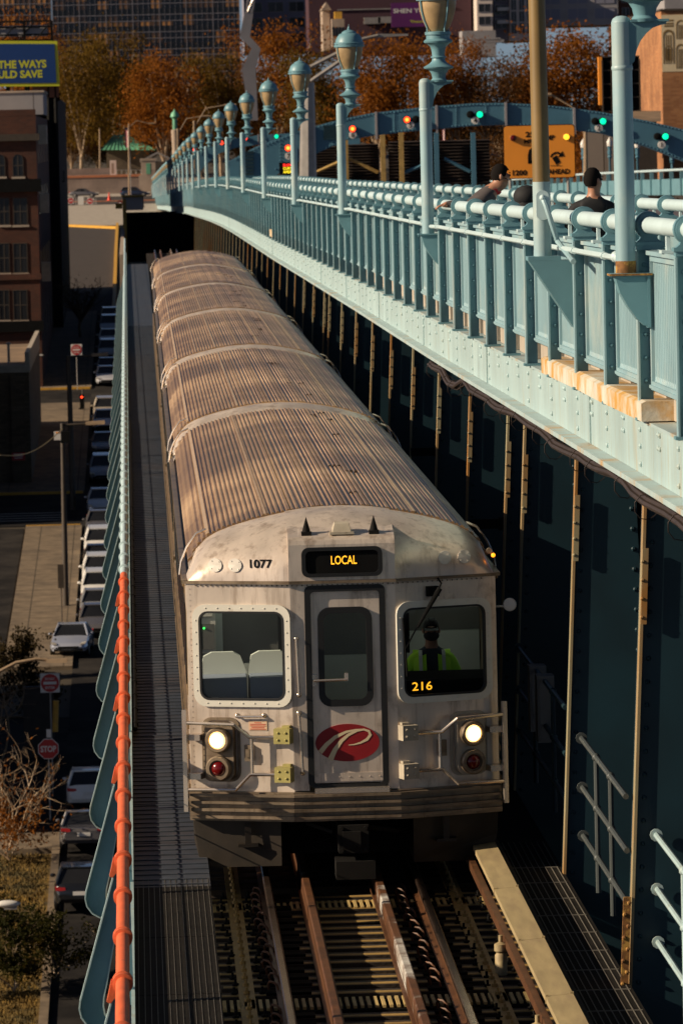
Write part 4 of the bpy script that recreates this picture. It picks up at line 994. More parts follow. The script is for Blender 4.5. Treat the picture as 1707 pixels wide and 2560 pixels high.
def head_joints(c, face, base, m=0):
    """skull, brow, nose, jaw appended to joint list; base = neck index"""
    f = Vector((math.cos(face), math.sin(face), 0)); c = Vector(c); u = Vector((0, 0, 1))
    return [(c-u*.06-f*.005, .072, base, m), (c+u*.01-f*.005, (.088, .092), None, m), (c+u*.06-f*.008, .075, None, m)]
def fingers(J, wi, d, side, down, mat_):
    """five short finger chains from wrist index wi along d"""
    w = Vector(J[wi][0]); d = d.normalized(); sd_ = side.normalized(); dn = down.normalized()
    J.append((w+d*.05, (.034, .022), wi, mat_)); pi = len(J)-1
    for k, (o, L) in enumerate(((-.030, .060), (-.010, .072), (.010, .075), (.030, .066))):
        b = w+d*.085+sd_*o; J.append((b, .0115, pi, mat_)); a = len(J)-1
        J.append((b+d*L*.5+dn*.008, .0105, a, mat_)); J.append((b+d*L*.8+dn*.035, .009, a+1, mat_))
    b = w+d*.04-sd_*.045; J.append((b, .0125, pi, mat_)); J.append((b+d*.035-sd_*.015+dn*.012, .010, len(J)-1, mat_))
# --- person leaning on the parapet
Y1 = 65.5; hc = at(1252, 441, Y1)
p1 = thing('person', 'person in grey hoodie with red collar leaning over the parapet, face in profile', 'person', hc)
S = 1.25
J = [((-.10, -.16, -.80), (.15, .12), -1, 3), ((-.20, -.14, -.58), (.17, .15), 0, 1), ((-.27, -.06, -.34), (.20, .17), 1, 1), ((-.17, .0, -.20), (.12, .11), 2, 1), ((-.08, .0, -.125), .062, 3, 0)]
b = len(J); J += [((-.012, 0, -.055), .07, 4, 0), ((0, 0, .01), (.085, .092), b, 0), ((-.008, 0, .055), .074, b+1, 0), ((.095, 0, -.018), .016, b+1, 0), ((.065, 0, -.088), .035, b, 0)]
k = len(J); J += [((-.24, -.17, -.24), .075, 3, 1), ((-.34, -.21, -.31), .062, k, 1), ((-.47, -.22, -.27), .048, k+1, 1), ((-.55, -.22, -.265), .04, k+2, 1)]
fingers(J, k+3, Vector((-1, .1, -.15)), Vector((.1, 1, 0)), Vector((-.2, 0, -1)), 0)
k = len(J); J += [((-.2, .2, -.24), .075, 3, 1), ((-.14, .26, -.42), .06, k, 1), ((-.0, .2, -.52), .05, k+1, 1), ((.1, .14, -.50), .038, k+2, 0)]
fingers(J, k+3, Vector((1, -.2, 0)), Vector((.2, 1, 0)), Vector((0, 0, -1)), 0)
k = len(J); J += [((-.10, -.24, -.95), .09, 0, 2), ((-.08, -.24, -1.15), .07, k, 2), ((-.10, -.24, -1.34), .05, k+1, 2), ((.0, -.24, -1.37), .04, k+2, 3)]
k = len(J); J += [((-.08, -.04, -.95), .09, 0, 2), ((-.05, -.02, -1.15), .07, k, 2), ((-.08, -.02, -1.34), .05, k+1, 2), ((.02, -.02, -1.37), .04, k+2, 3)]
skin('body', J, ['skin', 'hoodie', 'denim', 'cloth_black', 'orange_paint'], p1, 2, S)
head_extras(p1, (0, 0, .012), 0.0, S)
MB().lathe([(.09, -.03), (.115, 0), (.105, .045), (.085, .05)], (-.09*S, 0, -.16*S), 12).build('collar', 'cloth_red', p1, 50)
q = MB().sphere((0, 0, 0), .15, 12, 8, 0, (1.2, 1.0, .75)); q.xf(Matrix.Translation((-.27*S, -.12*S, -.36*S))); q.build('bag_strap', 'cloth_black', p1, 60)
# --- second person
Y2 = 52.9; hc = at(1482, 452, Y2)
p2 = thing('person', 'person in black T-shirt seen from behind, short black hair, beside the tall pole', 'person', hc)
J = [((.0, .05, -.78), (.15, .11), -1, 2), ((0, .05, -.55), (.15, .11), 0, 1), ((0, .03, -.34), (.17, .115), 1, 1), ((0, .02, -.225), (.115, .085), 2, 1), ((.005, .01, -.15), .06, 3, 0)]
b = len(J); J += [((.01, .012, -.055), .07, 4, 0), ((0, 0, .01), (.085, .092), b, 0), ((0, -.008, .055), .074, b+1, 0), ((.075, .06, -.02), .015, b+1, 0)]
for sg in (-1, 1):
    k = len(J); J += [((sg*.19, .03, -.27), .068, 3, 1), ((sg*.245, .04, -.40), .06, k, 1), ((sg*.26, .06, -.56), .042, k+1, 0), ((sg*.22, .22, -.72), .034, k+2, 0)]
    fingers(J, k+3, Vector((0, 1, -.3)), Vector((1, 0, 0)), Vector((0, .2, -1)), 0)
    k = len(J); J += [((sg*.10, .05, -.98), .095, 0, 2), ((sg*.11, .03, -1.2), .07, k, 2), ((sg*.11, .05, -1.52), .05, k+1, 2), ((sg*.11, .16, -1.57), .042, k+2, 1)]
skin('body', J, ['skin', 'cloth_black', 'denim'], p2, 2, 1.04)
head_extras(p2, (0, 0, .012), R(38), 1.04)
m = MB().sphere((0, 0, 0), .15, 14, 9, 0, (1, 1, .85)); q = at(1316, 490, 56.5); m.xf(Matrix.Translation(q)); m.tube([q+Vector((.09, 0, .1)), q+Vector((.12, 0, .17)), q+Vector((.15, 0, .1))], .012, 6)
m.lathe([(.12, -.3), (.13, 0), (.1, .1)], q, 12)  # bag form standing in for a head in a black cap
tag(m.build('rucksack', 'cloth_black', None, 60), 'round black stand-in for a capped head, modelled as a rucksack behind the top tube, left of the tall pole', 'bag')
# --- driver
dc = Vector((TX+.93, TY+1.05, 2.36))
p3 = thing('person', 'train driver in hi-vis vest, dark cap and face mask behind the right cab window', 'person', dc)
J = [((0, .05, -.75), (.15, .12), -1, 2), ((0, .05, -.52), (.15, .11), 0, 1), ((0, .03, -.34), (.165, .115), 1, 1), ((0, .02, -.225), (.115, .085), 2, 1), ((0, .0, -.15), .058, 3, 0)]
b = len(J); J += [((0, -.012, -.055), .07, 4, 0), ((0, 0, .01), (.085, .092), b, 0), ((0, .008, .055), .074, b+1, 0), ((0, -.1, -.02), .015, b+1, 0)]
for sg in (-1, 1):
    k = len(J); J += [((sg*.19, .02, -.28), .07, 3, 3), ((sg*.27, -.02, -.48), .058, k, 3), ((sg*.24, -.22, -.56), .045, k+1, 3), ((sg*.2, -.33, -.55), .034, k+2, 0)]
    fingers(J, k+3, Vector((0, -1, -.1)), Vector((1, 0, 0)), Vector((0, -.2, -1)), 0)
    k = len(J); J += [((sg*.11, -.15, -.82), .09, 0, 2), ((sg*.12, -.42, -.84), .07, k, 2), ((sg*.12, -.45, -1.15), .05, k+1, 2), ((sg*.12, -.53, -1.27), .042, k+2, 2)]
skin('body', J, ['skin', 'denim', 'cloth_black', 'hivis'], p3, 2)
head_extras(p3, (0, 0, .012), R(-90), 1.0, True, True, 'cloth_black')
v = MB()
for sg in (-1, 1):
    v.loft([[(sg*(.06+a), -.15-b_, z), (sg*(.19+a), -.10-b_, z), (sg*(.19+a), -.08-b_, z), (sg*(.06+a), -.13-b_, z)] for z, a, b_ in ((-.62, .02, 0), (-.40, 0, 0), (-.24, .0, -.07), (-.19, -.0, -.12))])
v.build('vest', 'hivis', p3, 40)
v = MB()
for sg in (-1, 1): v.loft([[(sg*(.10+a), -.158-b_, z), (sg*(.135+a), -.145-b_, z), (sg*(.135+a), -.14-b_, z), (sg*(.10+a), -.15-b_, z)] for z, a, b_ in ((-.62, .02, 0), (-.40, 0, 0), (-.24, .0, -.07), (-.19, -.0, -.12))])
v.build('reflective_stripe', 'reflective', p3)
# ------------------------------------------------------------------ ground and streets
GY = [60, 110, 172, 210, 250, 300, 350, 400, 450, 500, 550, 600, 650, 720, 780, 835, 900, 1000, 1300, 1800]
def sheet(X0, X1, Y0, Y1, off, name, m, **kw):
    ys = [Y0]+[y for y in GY if Y0 < y < Y1]+[Y1]
    f0 = X0 if callable(X0) else (lambda y: X0); f1 = X1 if callable(X1) else (lambda y: X1)
    q = MB(); n = len(ys); q.add([(f0(y), y, gz(y)+off) for y in ys]+[(f1(y), y, gz(y)+off) for y in ys], [(i, n+i, n+i+1, i+1) for i in range(n-1)])
    return struct(q.build(name, m, **kw))
def kerbed(X0, X1, Y0, Y1, name, m, h=.15):
    ys = [Y0]+[y for y in GY if Y0 < y < Y1]+[Y1]
    return struct(MB().loft([[(X0, y, gz(y)-.05), (X1, y, gz(y)-.05), (X1, y, gz(y)+h), (X0, y, gz(y)+h)] for y in ys]).build(name, m))
sheet(-900, 900, 60, 1800, -.03, 'ground', 'earth')
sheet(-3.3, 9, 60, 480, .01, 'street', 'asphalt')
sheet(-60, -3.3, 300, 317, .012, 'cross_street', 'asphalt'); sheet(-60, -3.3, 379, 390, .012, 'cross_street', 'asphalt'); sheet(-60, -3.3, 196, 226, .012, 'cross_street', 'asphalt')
kerbed(-6.6, -3.3, 241, 299, 'sidewalk', 'sidewalk'); kerbed(-9, -3.3, 317.5, 378, 'sidewalk', 'sidewalk'); kerbed(-8, -3.3, 391, 476, 'sidewalk', 'sidewalk')
sheet(-40, -6.7, 226, 299, .012, 'parking_lot', 'asphalt')
kerbed(-40, -4.1, 226, 240, 'planted_verge', 'earth', .1)
o = sheet(-30, -3.6, 130, 192, .02, 'lawn', 'grass_ground')
kerbed(-3.6, -3.3, 130, 196, 'kerb', 'sidewalk'); kerbed(-30, -3.6, 192.5, 196, 'sidewalk', 'sidewalk')
m = MB()
for y0, y1, x0 in ((241, 299, -6.6), (317.5, 378, -9), (391, 476, -8)):
    y = y0+2
    while y < y1: m.box(x0, -3.5, y, y+.05, gz(y)+.13, gz(y)+.154); y += 2.2
    for x in (x0+.9, -3.75): m.loft([[(x, y, gz(y)+.13), (x+.05, y, gz(y)+.13), (x+.05, y, gz(y)+.153), (x, y, gz(y)+.153)] for y in [y0]+[g for g in GY if y0 < g < y1]+[y1]])
struct(m.build('sidewalk_joints', 'earth'))
m = MB()
for k in range(4): m.box(-8.6, -4.6, 303.0+k*1.25, 303.55+k*1.25, gz(305)-.1-.0, gz(303.0+k*1.25)+.02)
struct(m.build('crosswalk', 'paint_white'))
m = MB()
for a, b, y0, y1 in ((-3.1, -2.2, 199, 201.5), (-2.9, -2.2, 204, 205)):
    m.add([(a, y0, gz(y0)+.022), (b, y0, gz(y0)+.022), (b, y1, gz(y1)+.022), (a, y1, gz(y1)+.022)], [(0, 1, 2, 3)])
struct(m.build('stop_line', 'paint_white'))
m = MB()
for (a, b, y) in ((-9, -3.4, 317.2), (-9, -3.4, 390.7), (-6.6, -3.4, 299.2)): m.box(a, b, y, y+.25, gz(y), gz(y)+.165)
struct(m.build('yellow_kerb_paint', 'paint_yellow'))
sheet(-9.5, -1.9, 476, 690, .03, 'ramp', 'asphalt_ramp')
struct(MB().loft([[(-1.9, y, gz(y)-.2), (-1.55, y, gz(y)-.2), (-1.55, y, gz(y)+.35), (-1.9, y, gz(y)+.35)] for y in (440, 476, 500, 550, 600, 650, 690)]).build('ramp_kerb', 'paint_yellow'))
sheet(-60, 30, 690, 1000, .02, 'plaza', 'concrete')
m = MB(); m.loft([[(-9.5, 690, gz(690)), (-9.5, 692, gz(692)), (-9.5, 692, gz(692)+.3), (-9.5, 690, gz(690)+.3)], [(-1.55, 672, gz(672)), (-1.55, 675, gz(675)), (-1.55, 675, gz(675)+.35), (-1.55, 672, gz(672)+.35)]]); struct(m.build('ramp_kerb', 'paint_yellow'))
sheet(-60, 30, 795, 845, .035, 'plaza_road', 'asphalt_ramp')
struct(MB().box(-60, 5, 812, 818, gz(815)-.3, gz(812)+.14).build('brick_median', 'orange_brick'))
# ------------------------------------------------------------------ cars
def car_meshes(kind):
    suv = kind == 'suv'; L = 4.7; H = 1.58 if suv else 1.42; wb = .9
    b = MB(); hood = .98 if suv else .90; belt = 1.02 if suv else .93
    st = [(-L/2, .36, .62, .52), (-L/2+.12, .28, .80, .62), (-L/2+.5, .26, .90, hood-.22), (-L/2+1.3, .24, .92, hood), (-L/2+1.65, .24, .925, belt), (.6, .24, .925, belt+.02), (L/2-.75, .25, .92, belt+.06), (L/2-.12, .34, .84, belt+.02 if suv else belt-.02), (L/2, .48, .74, .80)]
    b.loft([[(-w, y, z0+.12), (-w*.92, y, z0), (w*.92, y, z0), (w, y, z0+.12), (w, y, z1-.16), (w*.93, y, z1-.04), (w*.6, y, z1), (-w*.6, y, z1), (-w*.93, y, z1-.04), (-w, y, z1-.16)] for y, z0, w, z1 in st])
    ya, yb = (-L/2+1.45, L/2-.12) if suv else (-L/2+1.5, L/2-.7); ra, rb = ya+.8, yb-(.45 if suv else .85)
    rf = MB(); rf.loft([[(-.62, ra, H-.05), (.62, ra, H-.05), (.62, ra, H-.0), (-.62, ra, H)], [(-.66, (ra+rb)/2, H-.03), (.66, (ra+rb)/2, H-.03), (.64, (ra+rb)/2, H+.03), (-.64, (ra+rb)/2, H+.03)], [(-.62, rb, H-.05), (.62, rb, H-.05), (.62, rb, H), (-.62, rb, H)]])
    for s in (-1, 1):
        for (p, q) in (((.84, ya, belt-.03), (.64, ra, H-.02)), ((.84, yb, belt-.03), (.64, rb, H-.02)), ((.86, (ya+yb)/2+.1, belt-.03), (.66, (ra+rb)/2, H))):
            rf.tube([(s*p[0], p[1], p[2]), (s*q[0], q[1], q[2])], .045, 6)
        rf.tube([(s*.64, ra, H-.03), (s*.66, (ra+rb)/2, H), (s*.64, rb, H-.03)], .05, 6)
    g = MB()
    gl = [[(-.82, ya+.03, belt-.02), (.82, ya+.03, belt-.02), (.82, yb-.03, belt-.02), (-.82, yb-.03, belt-.02)], [(-.60, ra+.03, H-.06), (.60, ra+.03, H-.06), (.60, rb-.03, H-.06), (-.60, rb-.03, H-.06)]]
    g.loft(gl)
    w = MB(); w.lathe([(.2, -.1), (.33, -.1), (.345, -.06), (.345, .06), (.33, .1), (.2, .1)], (0, 0, 0), 16, 'x'); rm = MB().lathe([(.21, -.105), (.21, .105)], (0, 0, 0), 12, 'x')
    h = MB()
    h.prism([(.55, .60), (.84, .64), (.86, .74), (.60, .68)], 'y', -L/2+.04, -L/2+.3)
    t = MB().prism([(.50, .78), (.86, .80), (.88, .93), (.52, .90)], 'y', L/2-.25, L/2-.01)
    gr = MB().box(-.5, .5, -L/2-.005, -L/2+.1, .42, .53); gr.box(-.7, .7, -L/2-.0, -L/2+.12, .3, .42)
    mi = MB().sphere((0, 0, 0), .1, 8, 5, 0, (1.1, .6, .7)); pl = MB().box(-.25, .25, L/2-.02, L/2+.015, .62, .76)
    return dict(body=b, roof=rf, glazing=g, wheel=w, rim=rm, headlight=h, tail=t, grille=gr, mirror=mi, plate=pl, L=L, belt=belt, ya=ya)
CM = {k: car_meshes(k) for k in ('suv', 'sedan')}
CACHE = {}
def carmesh(kind, part, m, sm=35):
    key = (kind, part, m)
    if key not in CACHE: CACHE[key] = CM[kind][part].mesh(part, m, sm)
    return CACHE[key]
def car_paint(col):
    n = 'car_paint_%s' % col
    if n not in MATS:
        c = {'white': (.82, .78, .72), 'silver': (.6, .58, .58), 'grey': (.34, .33, .33), 'black': (.02, .02, .021), 'dark': (.14, .13, .13), 'tan': (.5, .42, .32), 'blue': (.02, .03, .06), 'steel': (.42, .44, .52)}[col]
        mat(n, c, .22, .3 if col not in ('white',) else 0, var=.05, coat=.6)
    return n
def parked(label, kind, col, X, Y, group='cars parked along the street', back=False, rz=0, z=None):
    zz = gz(Y)+.02 if z is None else z
    t_ = thing('parked_car', label, 'car', (X, Y, zz), group, (math.atan((gz(Y+2)-gz(Y-2))/4) if not rz else 0, 0, (math.pi if back else 0)+rz))
    c = CM[kind]; pm = car_paint(col)
    bo = put(carmesh(kind, 'body', pm), 'body', t_); put(carmesh(kind, 'roof', pm), 'roof', t_); put(carmesh(kind, 'glazing', 'window_dark', None), 'glazing', t_)
    put(carmesh(kind, 'grille', 'black', None), 'grille', t_); put(carmesh(kind, 'plate', 'sign_white', None), 'number_plate', t_)
    for s in (-1, 1):
        put(carmesh(kind, 'headlight', 'white_plate'), 'headlight', t_, scale=(s, 1, 1)); put(carmesh(kind, 'tail', 'sign_red'), 'tail_light', t_, scale=(s, 1, 1))
        put(carmesh(kind, 'mirror', pm), 'mirror', t_, (s*1.0, c['ya']+.35, c['belt']+.05))
        for yy in (-1.42, 1.38):
            w = put(carmesh(kind, 'wheel', 'rubber'), 'wheel', t_, (s*.84, yy, .345)); put(carmesh(kind, 'rim', 'galv'), 'rim', w)
    return t_
def cary(y): return gdist(y, 1.15)+1.3
row = [(1532, 'sedan', 'dark', 'dark sedan parked directly behind the moving silver car'), (1494, 'sedan', 'grey', 'grey sedan parked behind the dark sedan'),
       (1455, 'suv', 'white', 'white car parked nearest to the camera, below the white one with a sunroof'), (1414, 'suv', 'white', 'white car with sunroof parked behind the other white car'),
       (1380, 'sedan', 'black', 'black sedan parked between two white cars'), (1344, 'suv', 'white', 'white car with roof rails parked behind the black sedan'),
       (1292, 'sedan', 'dark', 'dark car parked level with the base of the wooden pole'), (1236, 'sedan', 'silver', 'silver sedan parked just this side of the cross street'),
       (1157, 'suv', 'grey', 'grey car with dark windscreen parked first beyond the crosswalk'), (1093, 'sedan', 'dark', 'dark car parked second beyond the crosswalk'),
       (1035, 'sedan', 'silver', 'silver grey car parked third beyond the crosswalk'), (1010, 'suv', 'tan', 'beige car parked last before the traffic light'),
       (924, 'sedan', 'silver', 'silver car parked first beyond the traffic light'), (903, 'sedan', 'grey', 'grey car parked second beyond the traffic light'),
       (862, 'suv', 'grey', 'grey car with pale roof parked behind the do not enter sign'), (830, 'sedan', 'white', 'white car parked far up the street below the bare tree'),
       (800, 'suv', 'grey', 'dark grey car parked next to last, under the bare tree'), (780, 'suv', 'tan', 'beige car parked last up the street before the ramp')]
for y, kd, c, lb in row: parked(lb, kd, c, -2.15+.0007*(cary(y)-250), cary(y))
parked('silver blue car with dark windscreen pulling out at the corner, facing the camera', 'sedan', 'steel', -3.35, 246.5, 'cars on the street', rz=R(-4))
parked('white car seen from behind, parked farthest of three beside the lawn', 'suv', 'white', -2.2, 202.5, 'cars parked beside the lawn', True)
parked('dark grey sedan with red tail lights parked beside the lawn', 'sedan', 'dark', -2.35, 193.4, 'cars parked beside the lawn', True)
parked('black car parked nearest the camera beside the lawn', 'suv', 'black', -2.4, 181.5, 'cars parked beside the lawn', True)
q = at(210, 492, 830); parked('silver and dark sedan driving across the plaza, left one', 'sedan', 'dark', q.x, 830, 'cars on the plaza', rz=R(80), z=q.z)
q = at(338, 491, 826); parked('dark blue car with bright roof on the plaza beside the lamp pole', 'suv', 'blue', q.x, 826, 'cars on the plaza', rz=R(84), z=q.z)
# ------------------------------------------------------------------ signs and poles of the street
def disc(r, n, rot=0): return [(r*math.cos(2*math.pi*k/n+rot), r*math.sin(2*math.pi*k/n+rot)) for k in range(n)]
def sign_pole(root, h, m='galv', r=.035): MB().tube([(0, .05, -h), (0, .05, .3)], r, 6).build('post', m, root)
p = at(121, 1873, 199.5); t_ = thing('stop_sign', 'red octagonal STOP sign on a thin post at the corner', 'sign', p); hgt = p.z-gz(199.5); sign_pole(t_, hgt)
MB().prism(disc(.435, 8, R(22.5)), 'y', -.0, .02).build('border', 'sign_white', t_); pl = MB().prism(disc(.405, 8, R(22.5)), 'y', -.012, -.002).build('sign_plate', 'sign_red', t_)
q = text_mb('STOP', .25, .62, .03); q.v = [(x, -.016, z) for x, y, z in q.v]; q.build('lettering', 'sign_white', pl)
m = MB().box(-.06, .12, 0, .02, .45, .78); m.build('top_plate', 'sign_white', t_)
def dne(x, y, Y, s, lb, words=True, foot=True, tilt=0):
    p = at(x, y, Y); t_ = thing('do_not_enter_sign', lb, 'sign', p, 'do not enter signs', (0, tilt, 0)); h = p.z-gz(Y)
    if foot: sign_pole(t_, h)
    MB().box(-s/2, s/2, 0, .015, -s/2, s/2).build('back_plate', 'sign_white', t_)
    d = MB().prism(disc(s*.47, 24), 'y', -.012, -.002).build('red_disc', 'sign_red', t_)
    MB().box(-s*.34, s*.34, -.02, -.0125, -s*.07, s*.07).build('white_bar', 'sign_white', d)
    if words:
        for w, zz in (('DO NOT', .22), ('ENTER', -.24)):
            q = text_mb(w, s*.13, s*.5, .02); q.v = [(a, -.016, c+zz*s) for a, b, c in q.v]; q.build('lettering', 'sign_white', d)
dne(125, 1708, 205, .78, 'do not enter sign nearest the camera, above the STOP sign')
dne(191, 874, 390, .85, 'do not enter sign on a white square beside the parked cars')
dne(177, 501, 790, .9, 'small do not enter sign on the plaza barrier, leftmost', False); dne(225, 502, 788, .95, 'small do not enter sign leaning on a white stand at the plaza', False, True, R(12)); 
p = at(300, 506, 700); t_ = thing('round_sign', 'dark red round sign beside the ochre pier', 'sign', p); MB().prism(disc(.33, 20), 'y', 0, .02).build('disc', 'tail_red', t_); MB().box(-.22, .22, -.01, -.002, -.04, .04).build('white_bar', 'sign_white', t_); sign_pole(t_, 1.2)
p = at(202, 501, 792); t_ = thing('white_sign', 'small white notice sign between two red signs on the plaza', 'sign', p); MB().box(-.45, .45, 0, .02, -.65, .65).build('plate', 'sign_white', t_); sign_pole(t_, 1.5)
m = MB(); Yb = 795
for x in (165, 190, 213, 235, 240): a = at(x, 495, Yb); m.tube([a, a+Vector((0, 0, -2.2))], .05, 6)
m.tube([at(160, 492, Yb), at(240, 492, Yb)], .04, 6); m.tube([at(160, 500, Yb), at(240, 500, Yb)], .03, 6); tag(m.build('barrier', 'galv'), 'low metal barrier fence across the plaza road end', 'barrier')
p = at(273, 500, 800); m = MB(); m.lathe([(.45, 0), (.45, .06), (.26, .07), (.06, 1.25), (.001, 1.26)], p, 12); tag(m.build('traffic_cone', 'cone_orange', None, 40), 'single orange traffic cone on the plaza road', 'cone')
def arm_pole(lb, base, top, Y, m_, r, armdx, headx, crossname='arm', box=False):
    b = at(base[0], base[1], Y); t = at(top[0], top[1], Y); zb_ = gz(Y)
    t_ = thing('street_lamp', lb, 'street lamp', (b.x, Y, zb_)); MB().tube([(0, 0, 0), (t.x-b.x, 0, t.z-zb_)], r, 10, r2=r*.7).build('pole', m_, t_, 40)
    h = t.z-zb_
    MB().tube([(t.x-b.x, 0, h-.1), (t.x-b.x+armdx, 0, h-.05)], .07, 6).build('arm', m_, t_, 40)
    l = MB(); l.loft([[(t.x-b.x+armdx-.3, -.12, h-.12), (t.x-b.x+armdx-.3, .12, h-.12), (t.x-b.x+armdx-.3, .12, h+.05), (t.x-b.x+armdx-.3, -.12, h+.05)], [(t.x-b.x+armdx+.7, -.2, h-.1), (t.x-b.x+armdx+.7, .2, h-.1), (t.x-b.x+armdx+.7, .15, h+.1), (t.x-b.x+armdx+.7, -.15, h+.1)]]); l.build('lamp_head', 'pole_tan', t_)
    if box:
        MB().box(t.x-b.x-.45, t.x-b.x-.02, -.2, .1, h-.85, h-.42).build('meter_box', 'sign_white', t_); MB().box(t.x-b.x-.35, t.x-b.x-.15, -.21, -.2, h-.5, h-.43).build('box_top', 'sign_orange', t_)
        MB().box(t.x-b.x-.1, t.x-b.x+.35, -.3, .1, h-1.0, h-.4).build('transformer', 'black', t_)
    return t_
arm_pole('tall dark street lamp pole with arm reaching over the cars, farther one', (183, 1274), (171, 887), 308, 'pole_dark', .2, 1.7, 0)
arm_pole('street lamp pole with white box near its top on the sidewalk', (165, 1516), (156, 1058), 263, 'pole_dark', .17, 1.5, 0, box=True)
m = MB(); a, b = at(156, 1072, 262), at(0, 1138, 250); m.tube([a.lerp(b, k/12)+Vector((0, 0, -.5*math.sin(math.pi*k/12))) for k in range(13)], .025, 5); tag(m.build('overhead_wire', 'cover_board'), 'overhead wire sagging from the boxed pole to the left edge', 'wire')
p = at(152, 1441, 255); t_ = thing('parking_sign', 'dark sign panel seen from behind on a thin post by the sidewalk', 'sign', p); MB().box(-.15, .15, 0, .03, -.6, .6).build('plate', 'pole_dark', t_); sign_pole(t_, p.z-gz(255), 'pole_dark')
p = at(205, 1003, 372); t_ = thing('traffic_light', 'small traffic light with red aspect at the cross street', 'traffic light', p); MB().box(-.16, .16, -.15, .15, -.5, .5).build('housing', 'black', t_); MB().sphere((0, -.14, .32), .09, 8, 5).build('red_lens', 'signal_red', t_); MB().tube([(.05, .1, gz(372)-p.z), (.05, .1, .9)], .06, 6).build('post', 'pole_dark', t_)
MB().box(-.25, .05, .2, .4, -.9, -.5).build('signal_back', 'black', t_)
p = at(97, 887, 381); t_ = thing('one_way_sign', 'black one way arrow sign under a green street name blade', 'sign', p); MB().box(-.42, .42, 0, .02, -.13, .13).build('plate', 'black', t_)
m = MB().prism([(-.3, -.035), (.12, -.035), (.12, -.09), (.36, 0), (.12, .09), (.12, .035), (-.3, .035)], 'y', -.012, -.002); m.build('arrow', 'sign_white', t_); MB().tube([(0, .05, gz(381)-p.z), (-.1, .05, 1.7)], .05, 6).build('post', 'galv', t_); MB().box(-.35, .05, 0, .02, 1.35, 1.6).build('street_name_blade', 'copper_green', t_)
p = at(46, 1141, 322.6); m = MB().box(-.42, .42, 0, .03, -.25, .25); o = m.build('wall_sign', 'sign_red', None, None, p); tag(o, 'small red and white notice on the low building wall', 'sign')
m = MB()
for k, w in enumerate((.6, .6, .5)): m.box(-w/2, w/2, -.008, -.002, .12-k*.12, .17-k*.12)
m.build('lines', 'sign_white', o)
# near street lamp arm and lamp head at the left edge
m = MB(); pts = [at(-60, 1712, 185), at(0, 1678, 185), at(40, 1657, 185), at(90, 1648, 185), at(120, 1650, 185)]; m.tube(pts, .06, 8)
t_ = thing('street_lamp', 'curved tan street lamp arm with flat head among bare twigs', 'street lamp', at(-60, 1712, 185)); m.v = [tuple(Vector(p)-t_.location) for p in m.v]; m.build('arm', 'pole_tan', t_, 40)
q = at(143, 1652, 185)-t_.location; MB().loft([[q+Vector((-.4, -.12, -.06)), q+Vector((-.4, .12, -.06)), q+Vector((-.4, .1, .06)), q+Vector((-.4, -.1, .06))], [q+Vector((.36, -.18, -.08)), q+Vector((.36, .18, -.08)), q+Vector((.36, .12, .08)), q+Vector((.36, -.12, .08))]]).build('lamp_head', 'pole_tan', t_)
q = Vector((0, 0, 0)); MB().tube([(0, 0, 0), (-.4, 0, -.6), (-.5, 0, gz(185)-t_.location.z)], .09, 8).build('pole', 'pole_tan', t_, 40)
q = at(18, 2261, 158); t_ = thing('street_lamp', 'white street lamp head poking in low at the left edge', 'street lamp', q)
m = MB().sphere((0, 0, 0), .14, 12, 8, 0, (3.0, 1.1, .85)); m.build('lamp_head', 'sign_white', t_, 50); MB().tube([(-.3, 0, 0), (-1.6, 0, -.1), (-1.7, 0, gz(158)-q.z)], .06, 8).build('pole', 'galv', t_, 40); MB().box(-.1, .3, -.1, .1, -.17, -.1).build('sensor', 'galv', t_)
m = MB().tube([at(138, 1830, 206), at(140, 1752, 206)], .12, 8); tag(m.build('bollard', 'paint_yellow'), 'yellow post behind the do not enter sign', 'bollard')
m = MB(); p = at(90, 1770, 215); m.box(p.x-.55, p.x+.75, 215, 215.3, gz(215), p.z+.9); tag(m.build('utility_cabinet', 'cable'), 'grey cabinet among the shrubs left of the do not enter sign', 'cabinet')
# ------------------------------------------------------------------ buildings on the left
def wbox(name, m, root, x0, x1, y0, y1, z0, z1, **kw): return MB().box(x0, x1, y0, y1, z0, z1).build(name, m, root, **kw)
def mkwin(root, x, y, z, w, h, arch=False, fm='pole_dark', n=2):
    if arch:
        o = [(x-w/2, z), (x+w/2, z)]+[(x+w/2*math.cos(a), z+h-w/2+w/2*math.sin(a)) for a in [math.pi*k/10 for k in range(11)]]
    else: o = [(x-w/2, z), (x+w/2, z), (x+w/2, z+h), (x-w/2, z+h)]
    g = MB().prism(o, 'y', y-.012, y-.004).build('window', 'window_dark', root)
    f = MB(); c = (sum(p[0] for p in o)/len(o), sum(p[1] for p in o)/len(o))
    f.ring(o, [(c[0]+(px-c[0])*.9, c[1]+(pz-c[1])*.95) for px, pz in o], 'y', y-.05, y-.01)
    f.box(x-w/2, x+w/2, y-.04, y-.013, z+h*.5-.04, z+h*.5+.04)
    for k in range(1, n): f.box(x-w/2+w*k/n-.03, x-w/2+w*k/n+.03, y-.035, y-.014, z, z+h*.95)
    f.build('frame', fm, g); MB().box(x-w/2-.1, x+w/2+.1, y-.12, y-.0, z-.14, z).build('sill', 'roof_tan', g)
    return g
Yb = 392
b0, b1 = at(0, 290, Yb), at(110, 965, Yb)
zt = b0.z; zg = gz(Yb)-.3
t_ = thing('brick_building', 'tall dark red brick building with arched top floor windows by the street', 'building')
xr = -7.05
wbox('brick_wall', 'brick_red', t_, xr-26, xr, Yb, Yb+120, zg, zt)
wbox('cornice', 'pole_dark', t_, xr-26, xr+.25, Yb-.35, Yb-.003, at(0, 352, Yb).z, at(0, 338, Yb).z+.1)
wbox('ledge_band', 'black', t_, xr-26, xr+.3, Yb-.45, Yb-.003, at(0, 480, Yb).z, at(0, 448, Yb).z)
